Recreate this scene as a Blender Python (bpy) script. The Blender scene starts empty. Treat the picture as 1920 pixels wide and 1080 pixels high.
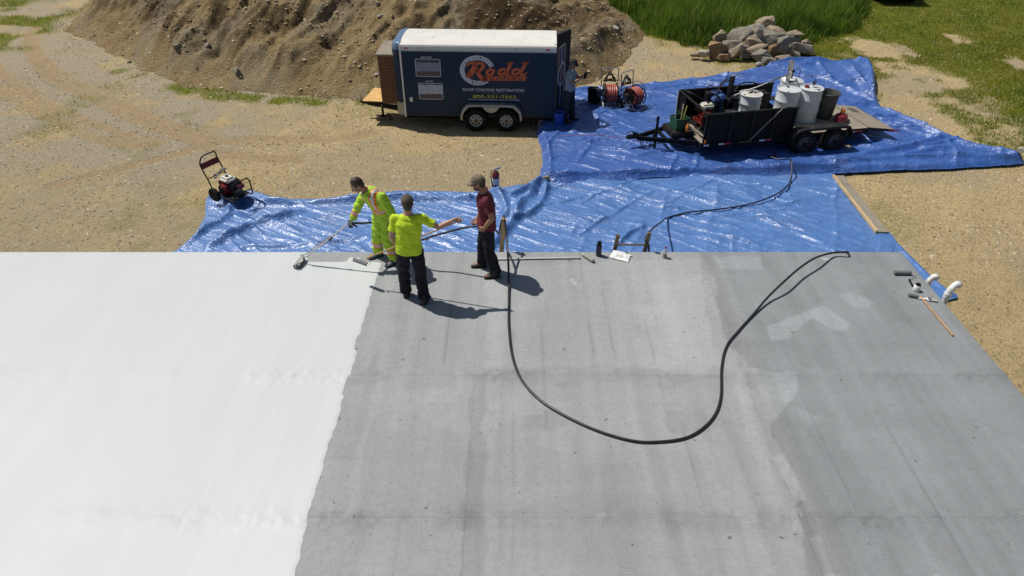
import bpy, bmesh, math, random, time
import numpy as np
from mathutils import Vector, Matrix, Euler, noise as mnoise

T0 = time.time()
scene = bpy.context.scene
C = scene.collection
random.seed(7)
rng = np.random.default_rng(11)
R = math.radians

# ------------------------------------------------------------------ camera, sky, sun, exposure
CAM_H = 6.3                     # drone height above the roof surface (roof z = 0)
GZ = -1.45                      # yard level
FPX = 1280.0
TILT = math.atan(925 / 1280.0)  # downward tilt
cam = bpy.data.cameras.new("camera")
cam.lens = 24.0
cam.sensor_width = 36.0
cam.clip_start = 0.1
cam.clip_end = 3000
camo = bpy.data.objects.new("camera", cam)
C.objects.link(camo)
camo.location = (0, 0, CAM_H)
camo.rotation_euler = (math.pi / 2 - TILT, 0, 0)
scene.camera = camo

SUN_DIR = Vector((0.90, -0.44, -1.72)).normalized()      # the way the light travels
elev = math.asin(-SUN_DIR.z)
azim = math.atan2(-SUN_DIR.x, -SUN_DIR.y)                # clockwise from +Y
world = bpy.data.worlds.new("World")
scene.world = world
world.use_nodes = True
wn = world.node_tree
for n in list(wn.nodes):
    wn.nodes.remove(n)
sky = wn.nodes.new("ShaderNodeTexSky")
sky.sky_type = 'NISHITA'
sky.sun_disc = False
sky.sun_elevation = elev
sky.sun_rotation = azim
sky.air_density = 1.0
sky.dust_density = 1.2
bg = wn.nodes.new("ShaderNodeBackground")
bg.inputs[1].default_value = 0.06
wo = wn.nodes.new("ShaderNodeOutputWorld")
wn.links.new(sky.outputs[0], bg.inputs[0])
wn.links.new(bg.outputs[0], wo.inputs[0])
sun = bpy.data.lights.new("sun", 'SUN')
sun.energy = 4.3
sun.angle = R(0.53)
sun.color = (1.0, 0.955, 0.88)
suno = bpy.data.objects.new("sun", sun)
C.objects.link(suno)
suno.rotation_euler = SUN_DIR.to_track_quat('-Z', 'Y').to_euler()
suno.location = (-20, 20, 40)
scene.view_settings.view_transform = 'Standard'
scene.view_settings.look = 'None'
scene.view_settings.exposure = 0.0
scene.view_settings.gamma = 1.0
scene.view_settings.use_curve_mapping = False

# ------------------------------------------------------------------ measuring helpers
cT, sT = math.cos(TILT), math.sin(TILT)
def at(px, py, z=0.0):
    """ground point measured from the photograph on the level z"""
    u = (px - 960) / FPX; v = (py - 540) / FPX
    t = (CAM_H - z) / (sT + v * cT)
    return Vector((u * t, t * (cT - v * sT), z))
def atY(px, py, Y):
    u = (px - 960) / FPX; v = (py - 540) / FPX
    t = Y / (cT - v * sT)
    return Vector((u * t, Y, CAM_H - t * (sT + v * cT)))
def g(px, py):
    p = at(px, py, GZ); return (p.x, p.y)
def rf(px, py):
    p = at(px, py, 0); return (p.x, p.y)

# ------------------------------------------------------------------ numeric noise
def _h(ix, iy, s):
    n = (ix.astype(np.int64) * 374761393 + iy.astype(np.int64) * 668265263 + s * 1442695041) & 0xffffffff
    n = ((n ^ (n >> 13)) * 1274126177) & 0xffffffff
    n = (n ^ (n >> 16)) & 0xffffffff
    return n / 4294967295.0
def vn(x, y, s=0):
    x = np.asarray(x, float); y = np.asarray(y, float)
    ix = np.floor(x); iy = np.floor(y); fx = x - ix; fy = y - iy
    fx = fx * fx * fx * (fx * (fx * 6 - 15) + 10); fy = fy * fy * fy * (fy * (fy * 6 - 15) + 10)
    a = _h(ix, iy, s); b = _h(ix + 1, iy, s); c = _h(ix, iy + 1, s); d = _h(ix + 1, iy + 1, s)
    return (a + (b - a) * fx) * (1 - fy) + (c + (d - c) * fx) * fy
def fbm(x, y, s=0, o=4, gain=0.5):
    r = 0; a = 1; t = 0
    for i in range(o):
        ang = 0.6 * i
        xr = x * math.cos(ang) - y * math.sin(ang); yr = x * math.sin(ang) + y * math.cos(ang)
        r = r + a * vn(xr * 2 ** i + 13.7 * i, yr * 2 ** i - 7.1 * i, s + i); t += a; a *= gain
    return r / t
def ridge(x, y, s=0, o=3):
    r = 0; a = 1; t = 0
    for i in range(o):
        r = r + a * (1 - np.abs(2 * vn(x * 2 ** i + 5.1 * i, y * 2 ** i + 9.3 * i, s + i) - 1)); t += a; a *= 0.5
    return r / t
def sstep(a, b, x):
    t = np.clip((x - a) / (b - a), 0, 1); return t * t * (3 - 2 * t)
def seg_dist(x, y, pts):
    """distance and arc position to a polyline"""
    d = np.full(np.shape(x), 1e9); arc = np.zeros(np.shape(x)); nx = np.array(x, float); ny = np.array(y, float); L = 0
    for (ax, ay), (bx, by) in zip(pts[:-1], pts[1:]):
        vx, vy = bx - ax, by - ay; l2 = vx * vx + vy * vy + 1e-12
        t = np.clip(((x - ax) * vx + (y - ay) * vy) / l2, 0, 1)
        qx, qy = ax + t * vx, ay + t * vy
        dd = np.hypot(x - qx, y - qy); m = dd < d
        d = np.where(m, dd, d); arc = np.where(m, L + t * math.sqrt(l2), arc)
        nx = np.where(m, qx, nx); ny = np.where(m, qy, ny)
        L += math.sqrt(l2)
    return d, arc, nx, ny
def inside(x, y, poly):
    r = np.zeros(np.shape(x), bool); n = len(poly)
    for i in range(n):
        ax, ay = poly[i]; bx, by = poly[(i + 1) % n]
        if ay == by: continue
        r ^= ((ay > y) != (by > y)) & (x < (bx - ax) * (y - ay) / (by - ay) + ax)
    return r
def signed(x, y, poly):
    d, *_ = seg_dist(x, y, list(poly) + [poly[0]])
    return np.where(inside(x, y, poly), d, -d)
def smooth_line(pts, n=8, closed=False):
    P = [Vector(p) for p in pts]; out = []; m = len(P)
    rng_ = range(m if closed else m - 1)
    for i in rng_:
        if closed: p0, p1, p2, p3 = P[i - 1], P[i], P[(i + 1) % m], P[(i + 2) % m]
        else: p0, p1, p2, p3 = P[max(i - 1, 0)], P[i], P[i + 1], P[min(i + 2, m - 1)]
        for k in range(n):
            t = k / n
            out.append(0.5 * ((2 * p1) + (p2 - p0) * t + (2 * p0 - 5 * p1 + 4 * p2 - p3) * t * t + (3 * p1 - p0 - 3 * p2 + p3) * t ** 3))
    if not closed: out.append(P[-1])
    return out

# ------------------------------------------------------------------ materials
MATS = {}
class NT:
    def __init__(s, name):
        s.m = bpy.data.materials.new(name); s.m.use_nodes = True; s.t = s.m.node_tree
        s.b = s.t.nodes["Principled BSDF"]; s.co = None
    def n(s, typ, **kw):
        nd = s.t.nodes.new(typ)
        for k, v in kw.items():
            if k.startswith('i_'):
                key = k[2:]
                key = int(key) if key.isdigit() else key
                nd.inputs[key].default_value = v
            else: setattr(nd, k, v)
        return nd
    def l(s, a, b): s.t.links.new(a, b)
    def coord(s, kind='Object', scale=(1, 1, 1)):
        if s.co is None: s.co = s.n("ShaderNodeTexCoord")
        mp = s.n("ShaderNodeMapping"); mp.inputs["Scale"].default_value = scale
        s.l(s.co.outputs[kind], mp.inputs[0]); return mp.outputs[0]
    def noise(s, scale, detail=4, rough=0.55, vec=None, lo=0.3, hi=0.7):
        nz = s.n("ShaderNodeTexNoise"); nz.inputs["Scale"].default_value = scale; nz.inputs["Detail"].default_value = detail
        nz.inputs["Roughness"].default_value = rough
        s.l(vec if vec is not None else s.coord(), nz.inputs["Vector"])
        mr = s.n("ShaderNodeMapRange"); mr.inputs[1].default_value = lo; mr.inputs[2].default_value = hi
        s.l(nz.outputs[0], mr.inputs[0]); return mr.outputs[0]
    def mix(s, f, a, b, mode='MIX'):
        nd = s.n("ShaderNodeMix"); nd.data_type = 'RGBA'; nd.blend_type = mode
        for sock, v in ((nd.inputs[0], f), (nd.inputs[6], a), (nd.inputs[7], b)):
            if isinstance(v, (int, float)): sock.default_value = v
            elif isinstance(v, (tuple, list)): sock.default_value = tuple(v) + (1,) if len(v) == 3 else v
            else: s.l(v, sock)
        return nd.outputs[2]
    def math(s, op, a, b=0.0):
        nd = s.n("ShaderNodeMath"); nd.operation = op
        for sock, v in ((nd.inputs[0], a), (nd.inputs[1], b)):
            if isinstance(v, (int, float)): sock.default_value = v
            else: s.l(v, sock)
        return nd.outputs[0]
    def attr(s, name):
        nd = s.n("ShaderNodeAttribute"); nd.attribute_name = name
        sp = s.n("ShaderNodeSeparateColor"); s.l(nd.outputs["Color"], sp.inputs[0])
        return sp.outputs
    def bump(s, h, strength=0.3, dist=0.02, prev=None):
        b = s.n("ShaderNodeBump"); b.inputs["Strength"].default_value = strength; b.inputs["Distance"].default_value = dist
        s.l(h, b.inputs["Height"])
        if prev is not None: s.l(prev, b.inputs["Normal"])
        s.l(b.outputs[0], s.b.inputs["Normal"]); return b.outputs[0]
    def color(s, c):
        if isinstance(c, (tuple, list)): s.b.inputs["Base Color"].default_value = tuple(c) + (1,)
        else: s.l(c, s.b.inputs["Base Color"])
    def done(s, rough=0.6, metal=0.0, spec=None):
        if isinstance(rough, (int, float)): s.b.inputs["Roughness"].default_value = rough
        else: s.l(rough, s.b.inputs["Roughness"])
        s.b.inputs["Metallic"].default_value = metal
        if spec is not None: s.b.inputs["Specular IOR Level"].default_value = spec
        return s.m

def mat(name, col, rough=0.55, metal=0.0, var=0.25, scale=6.0, bump=0.15, bscale=40.0, dist=0.004, spec=None, dirt=None, dirt_amt=0.35, coat=0.0):
    """plain surface with mottled colour, wear and fine relief"""
    if name in MATS: return MATS[name]
    t = NT(name)
    c2 = tuple(max(0, x * (1 - var)) for x in col); c1 = tuple(min(1, x * (1 + var * 0.6)) for x in col)
    f = t.noise(scale, 5)
    c = t.mix(f, c2, c1)
    if dirt is not None:
        d = t.noise(scale * 0.55 + 0.7, 6, 0.7, lo=0.52, hi=0.75)
        c = t.mix(t.math('MULTIPLY', d, dirt_amt), c, dirt)
    t.color(c)
    if bump > 0: t.bump(t.noise(bscale, 4), bump, dist)
    rv = t.noise(scale * 1.7, 4); rr = t.math('ADD', t.math('MULTIPLY', rv, 0.16), rough - 0.08)
    if coat: t.b.inputs["Coat Weight"].default_value = coat
    MATS[name] = t.done(rr, metal, spec); return MATS[name]

# ------------------------------------------------------------------ mesh helpers
class MB:
    def __init__(s): s.v = []; s.f = []; s.mi = []; s.M = Matrix.Identity(4); s.cur = 0
    def add(s, vs, fs):
        b = len(s.v); s.v += [tuple(s.M @ Vector(p)) for p in vs]
        s.f += [tuple(b + i for i in f) for f in fs]; s.mi += [s.cur] * len(fs); return s
    def box(s, c, d, rot=None, ch=0.0):
        c = Vector(c); hx, hy, hz = d[0] / 2, d[1] / 2, d[2] / 2
        Q = Euler(rot).to_matrix() if rot is not None else Matrix.Identity(3)
        if ch <= 0:
            vs = [(x * hx, y * hy, z * hz) for x in (-1, 1) for y in (-1, 1) for z in (-1, 1)]
            fs = [(0, 1, 3, 2), (4, 6, 7, 5), (0, 4, 5, 1), (2, 3, 7, 6), (0, 2, 6, 4), (1, 5, 7, 3)]
        else:
            k = min(ch, hx * .9, hy * .9, hz * .9)
            bm = bmesh.new(); bmesh.ops.create_cube(bm, size=1)
            for v in bm.verts: v.co = Vector((v.co.x * 2 * hx, v.co.y * 2 * hy, v.co.z * 2 * hz))
            bmesh.ops.bevel(bm, geom=bm.edges[:], offset=k, segments=1 if k < 0.012 else 2, affect='EDGES')
            bm.verts.index_update()
            vs = [tuple(v.co) for v in bm.verts]; fs = [tuple(v.index for v in f.verts) for f in bm.faces]; bm.free()
        return s.add([c + Q @ Vector(p) for p in vs], fs)
    def bar(s, a, b, w, h, up=(0, 0, 1)):
        a, b = Vector(a), Vector(b); d = (b - a); L = d.length
        if L < 1e-6: return s
        d /= L; u = Vector(up)
        if abs(d.dot(u)) > 0.98: u = Vector((1, 0, 0))
        sd = d.cross(u).normalized(); u2 = sd.cross(d).normalized()
        vs = [p + sd * (w / 2 * i) + u2 * (h / 2 * j) for p in (a, b) for i in (-1, 1) for j in (-1, 1)]
        fs = [(0, 1, 3, 2), (4, 6, 7, 5), (0, 4, 5, 1), (2, 3, 7, 6), (0, 2, 6, 4), (1, 5, 7, 3)]
        return s.add(vs, fs)
    def tube(s, pts, r, n=8, caps=True, closed=False):
        P = [Vector(p) for p in pts]; m = len(P); rs = r if isinstance(r, (list, tuple)) else [r] * m
        vs = []; prev = None
        for i, p in enumerate(P):
            if closed: d = P[(i + 1) % m] - P[i - 1]
            else: d = P[min(i + 1, m - 1)] - P[max(i - 1, 0)]
            d = d.normalized() if d.length > 1e-9 else Vector((0, 0, 1))
            if prev is None:
                a = Vector((0, 0, 1)) if abs(d.z) < 0.9 else Vector((1, 0, 0)); a = (a - d * a.dot(d)).normalized()
            else:
                a = prev - d * prev.dot(d); a = a.normalized() if a.length > 1e-6 else d.orthogonal().normalized()
            prev = a; b = d.cross(a)
            vs += [p + (a * math.cos(2 * math.pi * k / n) + b * math.sin(2 * math.pi * k / n)) * rs[i] for k in range(n)]
        fs = []
        for i in range(m if closed else m - 1):
            j = (i + 1) % m
            for k in range(n):
                k2 = (k + 1) % n; fs.append((i * n + k, i * n + k2, j * n + k2, j * n + k))
        if caps and not closed: fs += [tuple(range(n - 1, -1, -1)), tuple((m - 1) * n + k for k in range(n))]
        return s.add(vs, fs)
    def cyl(s, a, b, r0, r1=None, n=16): return s.tube([a, b], [r0, r0 if r1 is None else r1], n)
    def capsule(s, a, b, r0, r1=None, n=12, flat=None):
        r1 = r0 if r1 is None else r1; a, b = Vector(a), Vector(b); d = (b - a)
        L = d.length; d = d / L if L > 1e-9 else Vector((0, 0, 1)); pts = []; rs = []
        for k in range(5): t = math.pi / 2 * (1 - k / 4); pts.append(a - d * r0 * math.sin(t)); rs.append(max(r0 * math.cos(t), 1e-4))
        for k in range(1, 5): t = math.pi / 2 * k / 4; pts.append(b + d * r1 * math.sin(t)); rs.append(max(r1 * math.cos(t), 1e-4))
        if L > 1e-6: pts.insert(5, b); rs.insert(5, r1)
        return s.tube(pts, rs, n)
    def lathe(s, prof, o=(0, 0, 0), axis=(0, 0, 1), n=24, cap=True):
        o = Vector(o); ax = Vector(axis).normalized(); a = ax.orthogonal().normalized(); b = ax.cross(a)
        vs = [o + ax * z + (a * math.cos(2 * math.pi * k / n) + b * math.sin(2 * math.pi * k / n)) * r for r, z in prof for k in range(n)]
        m = len(prof); fs = []
        for i in range(m - 1):
            for k in range(n):
                k2 = (k + 1) % n; fs.append((i * n + k, i * n + k2, (i + 1) * n + k2, (i + 1) * n + k))
        if cap:
            if prof[0][0] > 1e-4: fs.append(tuple(range(n - 1, -1, -1)))
            if prof[-1][0] > 1e-4: fs.append(tuple((m - 1) * n + k for k in range(n)))
        return s.add(vs, fs)
    def ell(s, c, r, rot=None, n=16, m=10):
        Q = rot if rot is not None else Matrix.Identity(3); c = Vector(c); vs = []; fs = []
        for i in range(1, m):
            t = math.pi * i / m
            for k in range(n):
                p = 2 * math.pi * k / n; vs.append(c + Q @ Vector((r[0] * math.sin(t) * math.cos(p), r[1] * math.sin(t) * math.sin(p), r[2] * math.cos(t))))
        vs += [c + Q @ Vector((0, 0, r[2])), c + Q @ Vector((0, 0, -r[2]))]; T = len(vs) - 2
        for i in range(m - 2):
            for k in range(n):
                k2 = (k + 1) % n; fs.append((i * n + k, (i + 1) * n + k, (i + 1) * n + k2, i * n + k2))
        for k in range(n): fs.append((T, k, (k + 1) % n)); fs.append((T + 1, (m - 2) * n + (k + 1) % n, (m - 2) * n + k))
        return s.add(vs, fs)
    def loft(s, rings, n=24):
        """rings: (centre, side, front, a, b)"""
        vs = []; fs = []
        for c, sd, fr, a, b in rings:
            for k in range(n):
                t = 2 * math.pi * k / n; ct, st = math.cos(t), math.sin(t)
                e = 0.85
                vs.append(Vector(c) + sd * (a * math.copysign(abs(ct) ** e, ct)) + fr * (b * math.copysign(abs(st) ** e, st)))
        m = len(rings)
        for i in range(m - 1):
            for k in range(n):
                k2 = (k + 1) % n; fs.append((i * n + k, i * n + k2, (i + 1) * n + k2, (i + 1) * n + k))
        fs += [tuple(range(n - 1, -1, -1)), tuple((m - 1) * n + k for k in range(n))]
        return s.add(vs, fs)
    def prism(s, poly, h, M=None):
        """polygon in local xy extruded along z from 0 to h, placed by M"""
        M = M or Matrix.Identity(4); n = len(poly)
        vs = [M @ Vector((x, y, 0)) for x, y in poly] + [M @ Vector((x, y, h)) for x, y in poly]
        fs = [tuple(range(n - 1, -1, -1)), tuple(range(n, 2 * n))] + [(i, (i + 1) % n, n + (i + 1) % n, n + i) for i in range(n)]
        return s.add(vs, fs)
    def mesh(s, name, mats, smooth=False):
        me = bpy.data.meshes.new(name); me.from_pydata(s.v, [], s.f)
        for m in (mats if isinstance(mats, (list, tuple)) else [mats]): me.materials.append(m)
        if len(set(s.mi)) > 1: me.polygons.foreach_set("material_index", s.mi)
        bm = bmesh.new(); bm.from_mesh(me); bmesh.ops.recalc_face_normals(bm, faces=bm.faces[:]); bm.to_mesh(me); bm.free()
        if smooth:
            me.polygons.foreach_set("use_smooth", [True] * len(me.polygons))
            if smooth != 'full': me.set_sharp_from_angle(angle=R(38))
        me.update(); return me
    def build(s, name, mats, parent=None, smooth=False, loc=None, rot=None):
        o = bpy.data.objects.new(name, s.mesh(name, mats, smooth)); C.objects.link(o)
        if parent is not None: o.parent = parent
        if loc is not None: o.location = loc
        if rot is not None: o.rotation_euler = rot
        return o
def tag(o, label=None, cat=None, group=None, kind=None):
    if label: o["label"] = label
    if cat: o["category"] = cat
    if group: o["group"] = group
    if kind: o["kind"] = kind
    return o
def empty(name, loc=(0, 0, 0), rz=0, parent=None):
    o = bpy.data.objects.new(name, None); C.objects.link(o); o.location = loc; o.rotation_euler = (0, 0, rz)
    o.empty_display_size = 0.2
    if parent is not None: o.parent = parent
    return o
def link(name, me, parent=None, loc=(0, 0, 0), rot=(0, 0, 0)):
    o = bpy.data.objects.new(name, me); C.objects.link(o); o.location = loc; o.rotation_euler = rot
    if parent is not None: o.parent = parent
    return o
def raw_mesh(name, V, F, mats, smooth=True, attrs=None, mi=None):
    """V (n,3) array, F (m,k) array, vertex colour attributes"""
    me = bpy.data.meshes.new(name); V = np.ascontiguousarray(V, np.float32); F = np.ascontiguousarray(F, np.int32)
    k = F.shape[1]; me.vertices.add(len(V)); me.vertices.foreach_set("co", V.ravel())
    me.loops.add(F.size); me.loops.foreach_set("vertex_index", F.ravel())
    me.polygons.add(len(F)); me.polygons.foreach_set("loop_start", np.arange(0, F.size, k, dtype=np.int32))
    for m in (mats if isinstance(mats, (list, tuple)) else [mats]): me.materials.append(m)
    if mi is not None: me.polygons.foreach_set("material_index", np.asarray(mi, np.int32))
    me.update(calc_edges=True); me.validate()
    me.polygons.foreach_set("use_smooth", np.full(len(me.polygons), smooth, bool))
    for nm, arr in (attrs or {}).items():
        a = me.color_attributes.new(nm, 'FLOAT_COLOR', 'POINT')
        c = np.ones((len(V), 4), np.float32); c[:, :3] = arr; a.data.foreach_set("color", c.ravel())
    return me
def grid_mesh(name, xs, ys, hfun, mats, afun=None, keep=None, snap=None):
    X, Y = np.meshgrid(xs, ys); nx, ny = len(xs), len(ys)
    idx = np.arange(nx * ny).reshape(ny, nx)
    F = np.stack([idx[:-1, :-1], idx[:-1, 1:], idx[1:, 1:], idx[1:, :-1]], -1).reshape(-1, 4)
    X = X.ravel(); Y = Y.ravel()
    if keep is not None:
        sd = keep(X, Y); ins = sd >= 0
        fk = ins[F].any(1); F = F[fk]
        use = np.zeros(len(X), bool); use[F.ravel()] = True
        out = use & ~ins
        if snap is not None and out.any():
            _, _, qx, qy = seg_dist(X[out], Y[out], list(snap) + [snap[0]]); X[out] = qx; Y[out] = qy
        mp = -np.ones(len(X), int); mp[use] = np.arange(use.sum()); F = mp[F]; X = X[use]; Y = Y[use]
    Z = hfun(X, Y)
    at_ = {"mask": afun(X, Y, Z)} if afun is not None else None
    return raw_mesh(name, np.stack([X, Y, Z], 1), F, mats, True, at_)

# ================================================================== THE YARD
MOUND = [(-24, 40), (-19.6, 33.6), (-17.9, 28.4), (-15.2, 25.6), (-13, 23.7), (-10.9, 21.9), (-7, 20.9), (-4.3, 20.5), (-1, 20.9),
         (1.5, 21.6), (2.7, 22.3), (4.0, 24.6), (5.0, 27), (5.3, 31), (4, 38), (-2, 48), (-16, 48)]
LAWN = [g(1060, -60), g(1075, 0), g(1130, 34), g(1220, 74), g(1290, 92), g(1330, 112), g(1400, 120), g(1480, 116), g(1600, 116), g(1650, 140),
        g(1730, 128), g(1800, 150), g(1850, 190), g(1880, 240), g(1935, 300), (30, 20), (60, 60), (60, 120), (5, 120)]
TALL = [g(1070, 2), g(1110, 22), g(1160, 46), g(1225, 68), g(1275, 86), g(1330, 90), g(1420, 84), g(1500, 84), g(1560, 70), g(1612, 48), g(1640, 10), g(1600, -25), g(1560, -60),
        g(1080, -60)]
SPARSE = [g(1630, 130), g(1650, 210), g(1760, 260), g(1935, 320), (30, 20), (40, 40), g(1800, 100)]
LEFTG = [g(-60, 110), g(60, 92), g(120, 50), g(150, 30), g(200, -10), g(150, -80), g(-300, -80), g(-200, 60)]
WEEDS = [g(232, 134), g(262, 142), g(330, 163), g(400, 176), g(480, 184), g(560, 190), g(640, 188), g(700, 186)]
TRACKS = [[g(70, 40), g(66, 78), g(82, 112), g(120, 142), g(180, 172), g(250, 205), g(330, 240), g(410, 262), g(470, 268)],
          [g(60, 60), g(52, 85), g(66, 118), g(104, 150), g(168, 184), g(236, 217), g(315, 250), g(390, 268)],
          [g(-20, 110), g(20, 150), g(70, 186), g(140, 218), g(220, 248), g(300, 268)],
          [g(-60, 150), g(0, 165), g(50, 200), g(118, 232), g(196, 262), g(260, 276)],
          [g(100, 350), g(220, 318), g(330, 290), g(450, 262), g(620, 262), g(700, 250)],
          [g(240, 205), g(330, 246), g(420, 290), g(560, 300)]]

def grass_amt(x, y):
    wob = (fbm(x * 0.9, y * 0.9, 41) - 0.5) * 2.2
    lawn = sstep(-0.5, 0.7, signed(x, y, LAWN) + wob)
    for (px, py, rr) in ((1648, 92, 0.95), (1672, 128, 0.55), (1795, 72, 0.4), (1900, 118, 0.4)):
        cx, cy = g(px, py); d = np.hypot((x - cx), (y - cy) * 0.7) + (fbm(x * 2.3, y * 2.3, 5) - 0.5) * 1.1
        lawn = lawn * sstep(rr * 0.75, rr * 1.35, d)
    lawn = lawn * (0.86 + 0.14 * sstep(0.3, 0.55, fbm(x * 1.7, y * 1.7, 77)))
    sp = sstep(-0.6, 0.9, signed(x, y, SPARSE)) * sstep(0.44, 0.64, fbm(x * 0.9, y * 0.9, 9, 5)) * 0.75
    lf = sstep(-1.0, 1.5, signed(x, y, LEFTG) + wob) * sstep(0.42, 0.62, fbm(x * 0.7, y * 0.7, 19, 5)) * 0.95
    dw, aw, _, _ = seg_dist(x, y, WEEDS)
    wd = sstep(0.62, 0.16, dw + (fbm(x * 2, y * 2, 3) - 0.5) * 0.7) * sstep(0.44, 0.56, fbm(aw * 0.8, aw * 0 + 3, 31, 3)) * 1.0
    g3 = sstep(0.66, 0.74, fbm(x * 0.6, y * 0.6, 91, 4)) * 0.35
    return np.clip(np.maximum.reduce([lawn, sp, lf, wd, g3]), 0, 1)

def track_amt(x, y):
    r = np.zeros(np.shape(x)); rim = np.zeros(np.shape(x))
    for t in TRACKS:
        tl = [(p.x, p.y) for p in smooth_line([(a, b, 0) for a, b in t], 4)]
        d, a, _, _ = seg_dist(x, y, tl)
        d = d + (vn(x * 1.7, y * 1.7, 8) - 0.5) * 0.12
        r = np.maximum(r, sstep(0.26, 0.12, d)); rim = np.maximum(rim, np.exp(-((d - 0.31) / 0.07) ** 2))
    return r, rim

def gh(x, y):
    near = (np.abs(x) < 60) & (y < 80)
    base = GZ + 0.05 * (fbm(x * 0.35, y * 0.35, 1, 4) - 0.5)
    z = base + 0.022 * (fbm(x * 2.2, y * 2.2, 2, 3) - 0.5) + 0.016 * (ridge(x * 5 + y, y * 5, 4, 3) - 0.5)
    # long roll of pushed-up soil at the foot of the lawn (carries the tarp's far corner)
    return np.where(near, z, GZ)
def ground_z(x, y):
    z = gh(x, y); r, rim = track_amt(x, y)
    return z - 0.022 * r + 0.014 * rim

def ground_attr(x, y, z):
    r, rim = track_amt(x, y)
    ga = grass_amt(x, y)
    damp = sstep(0.45, 0.66, fbm(x * 0.45 + 3, y * 0.45, 55, 5)) * 0.5 + 0.95 * sstep(-5.5, -9, x) * sstep(14, 17, y) * sstep(0.3, 0.5, fbm(x * 0.7, y * 0.7, 56)) + sstep(1.5, -0.5, -signed(x, y, MOUND)) * 0.25
    return np.stack([ga, r, np.clip(damp, 0, 1)], 1)

def soil_nodes(t, base_a, base_b, dark_c, dark_f, chips=0.75):
    co = t.coord('Object')
    c = t.mix(t.noise(0.9, 7, 0.65, co, 0.35, 0.65), base_a, base_b)
    c = t.mix(t.math('MULTIPLY', t.noise(2.6, 7, 0.75, co, 0.52, 0.7), 0.5), c, tuple(x * 0.62 for x in base_b))
    c = t.mix(t.math('MULTIPLY', t.noise(9, 6, 0.7, co, 0.45, 0.7), 0.55), c, tuple(x * 0.55 for x in base_a))
    c = t.mix(t.math('MULTIPLY', t.noise(23, 5, 0.75, co, 0.53, 0.70), 0.85), c, tuple(x * 0.33 for x in base_a))
    v = t.n("ShaderNodeTexVoronoi", feature='F1'); v.inputs["Scale"].default_value = 17; v.inputs["Randomness"].default_value = 1
    t.l(co, v.inputs["Vector"])
    spot = t.math('LESS_THAN', v.outputs["Distance"], 0.27)
    sp = t.n("ShaderNodeSeparateColor"); t.l(v.outputs["Color"], sp.inputs[0])
    pick = t.math('GREATER_THAN', sp.outputs[0], chips)
    c = t.mix(t.math('MULTIPLY', spot, t.math('MULTIPLY', pick, 0.8)), c, (0.46, 0.40, 0.30))
    v2 = t.n('ShaderNodeTexVoronoi', feature='F1'); v2.inputs['Scale'].default_value = 9; t.l(co, v2.inputs['Vector'])
    s2 = t.n('ShaderNodeSeparateColor'); t.l(v2.outputs['Color'], s2.inputs[0])
    c = t.mix(t.math('MULTIPLY', t.math('LESS_THAN', v2.outputs['Distance'], 0.30), t.math('MULTIPLY', t.math('GREATER_THAN', s2.outputs[0], 0.86), 0.75)), c, tuple(x * 0.42 for x in base_a))
    c = t.mix(t.math('MULTIPLY', t.math('LESS_THAN', v2.outputs['Distance'], 0.22), t.math('MULTIPLY', t.math('GREATER_THAN', s2.outputs[1], 0.9), 0.8)), c, (0.62, 0.56, 0.44))
    pick2 = t.math('GREATER_THAN', sp.outputs[1], 0.74)
    c = t.mix(t.math('MULTIPLY', spot, t.math('MULTIPLY', pick2, 0.7)), c, (0.07, 0.05, 0.03))
    c = t.mix(dark_f, c, t.mix(t.noise(6, 6, 0.7, co), dark_c, tuple(x * 0.55 for x in dark_c)))
    h = t.math('ADD', t.noise(14, 8, 0.75, co, 0.2, 0.8), t.math('MULTIPLY', spot, 0.35))
    return c, h, co

t = NT("yard_soil")
A = t.attr("mask")
c, h, co = soil_nodes(t, (0.625, 0.48, 0.25), (0.525, 0.40, 0.21), (0.34, 0.26, 0.145), t.math('MULTIPLY', A[2], 0.45))
grv = t.mix(t.noise(34, 4, 0.8, co, 0.3, 0.7), (0.29, 0.245, 0.175), (0.56, 0.485, 0.36))
c = t.mix(t.math('MULTIPLY', A[2], 0.8), c, grv)
c = t.mix(t.math('MULTIPLY', A[1], 0.9), c, (0.42, 0.31, 0.17))
gcol = t.mix(t.noise(2.2, 6, 0.7, co), (0.11, 0.15, 0.013), (0.21, 0.225, 0.022))
gcol = t.mix(t.math('MULTIPLY', t.noise(0.35, 4, 0.6, co, 0.45, 0.62), 0.45), gcol, (0.22, 0.185, 0.04))
gcol = t.mix(t.noise(30, 4, 0.8, co, 0.5, 0.8), gcol, (0.03, 0.04, 0.008))
gf = t.math('MULTIPLY', A[0], t.math('ADD', t.noise(9, 6, 0.8, co, 0.38, 0.6), t.math('MULTIPLY', A[0], 0.5)))
gf2 = t.n("ShaderNodeClamp"); t.l(gf, gf2.inputs[0])
t.color(t.mix(gf2.outputs[0], c, gcol)); t.bump(h, 1.0, 0.055)
M_SOIL = t.done(0.95, 0, 0.15)

def axis(lo_f, hi_f, lo, hi, st, grow=1.35):
    a = list(np.arange(lo_f, hi_f + 1e-6, st)); s_ = st; x = a[-1]
    while x < hi: s_ = min(s_ * grow, 60); x += s_; a.append(min(x, hi))
    s_ = st; x = a[0]; b = []
    while x > lo: s_ = min(s_ * grow, 60); x -= s_; b.append(max(x, lo))
    return np.array(b[::-1] + a)
me = grid_mesh("ground", axis(-20, 21, -900, 900, 0.085), axis(10.4, 34, -300, 1800, 0.085), ground_z, M_SOIL, ground_attr)
tag(link("ground", me), kind='structure')

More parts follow.
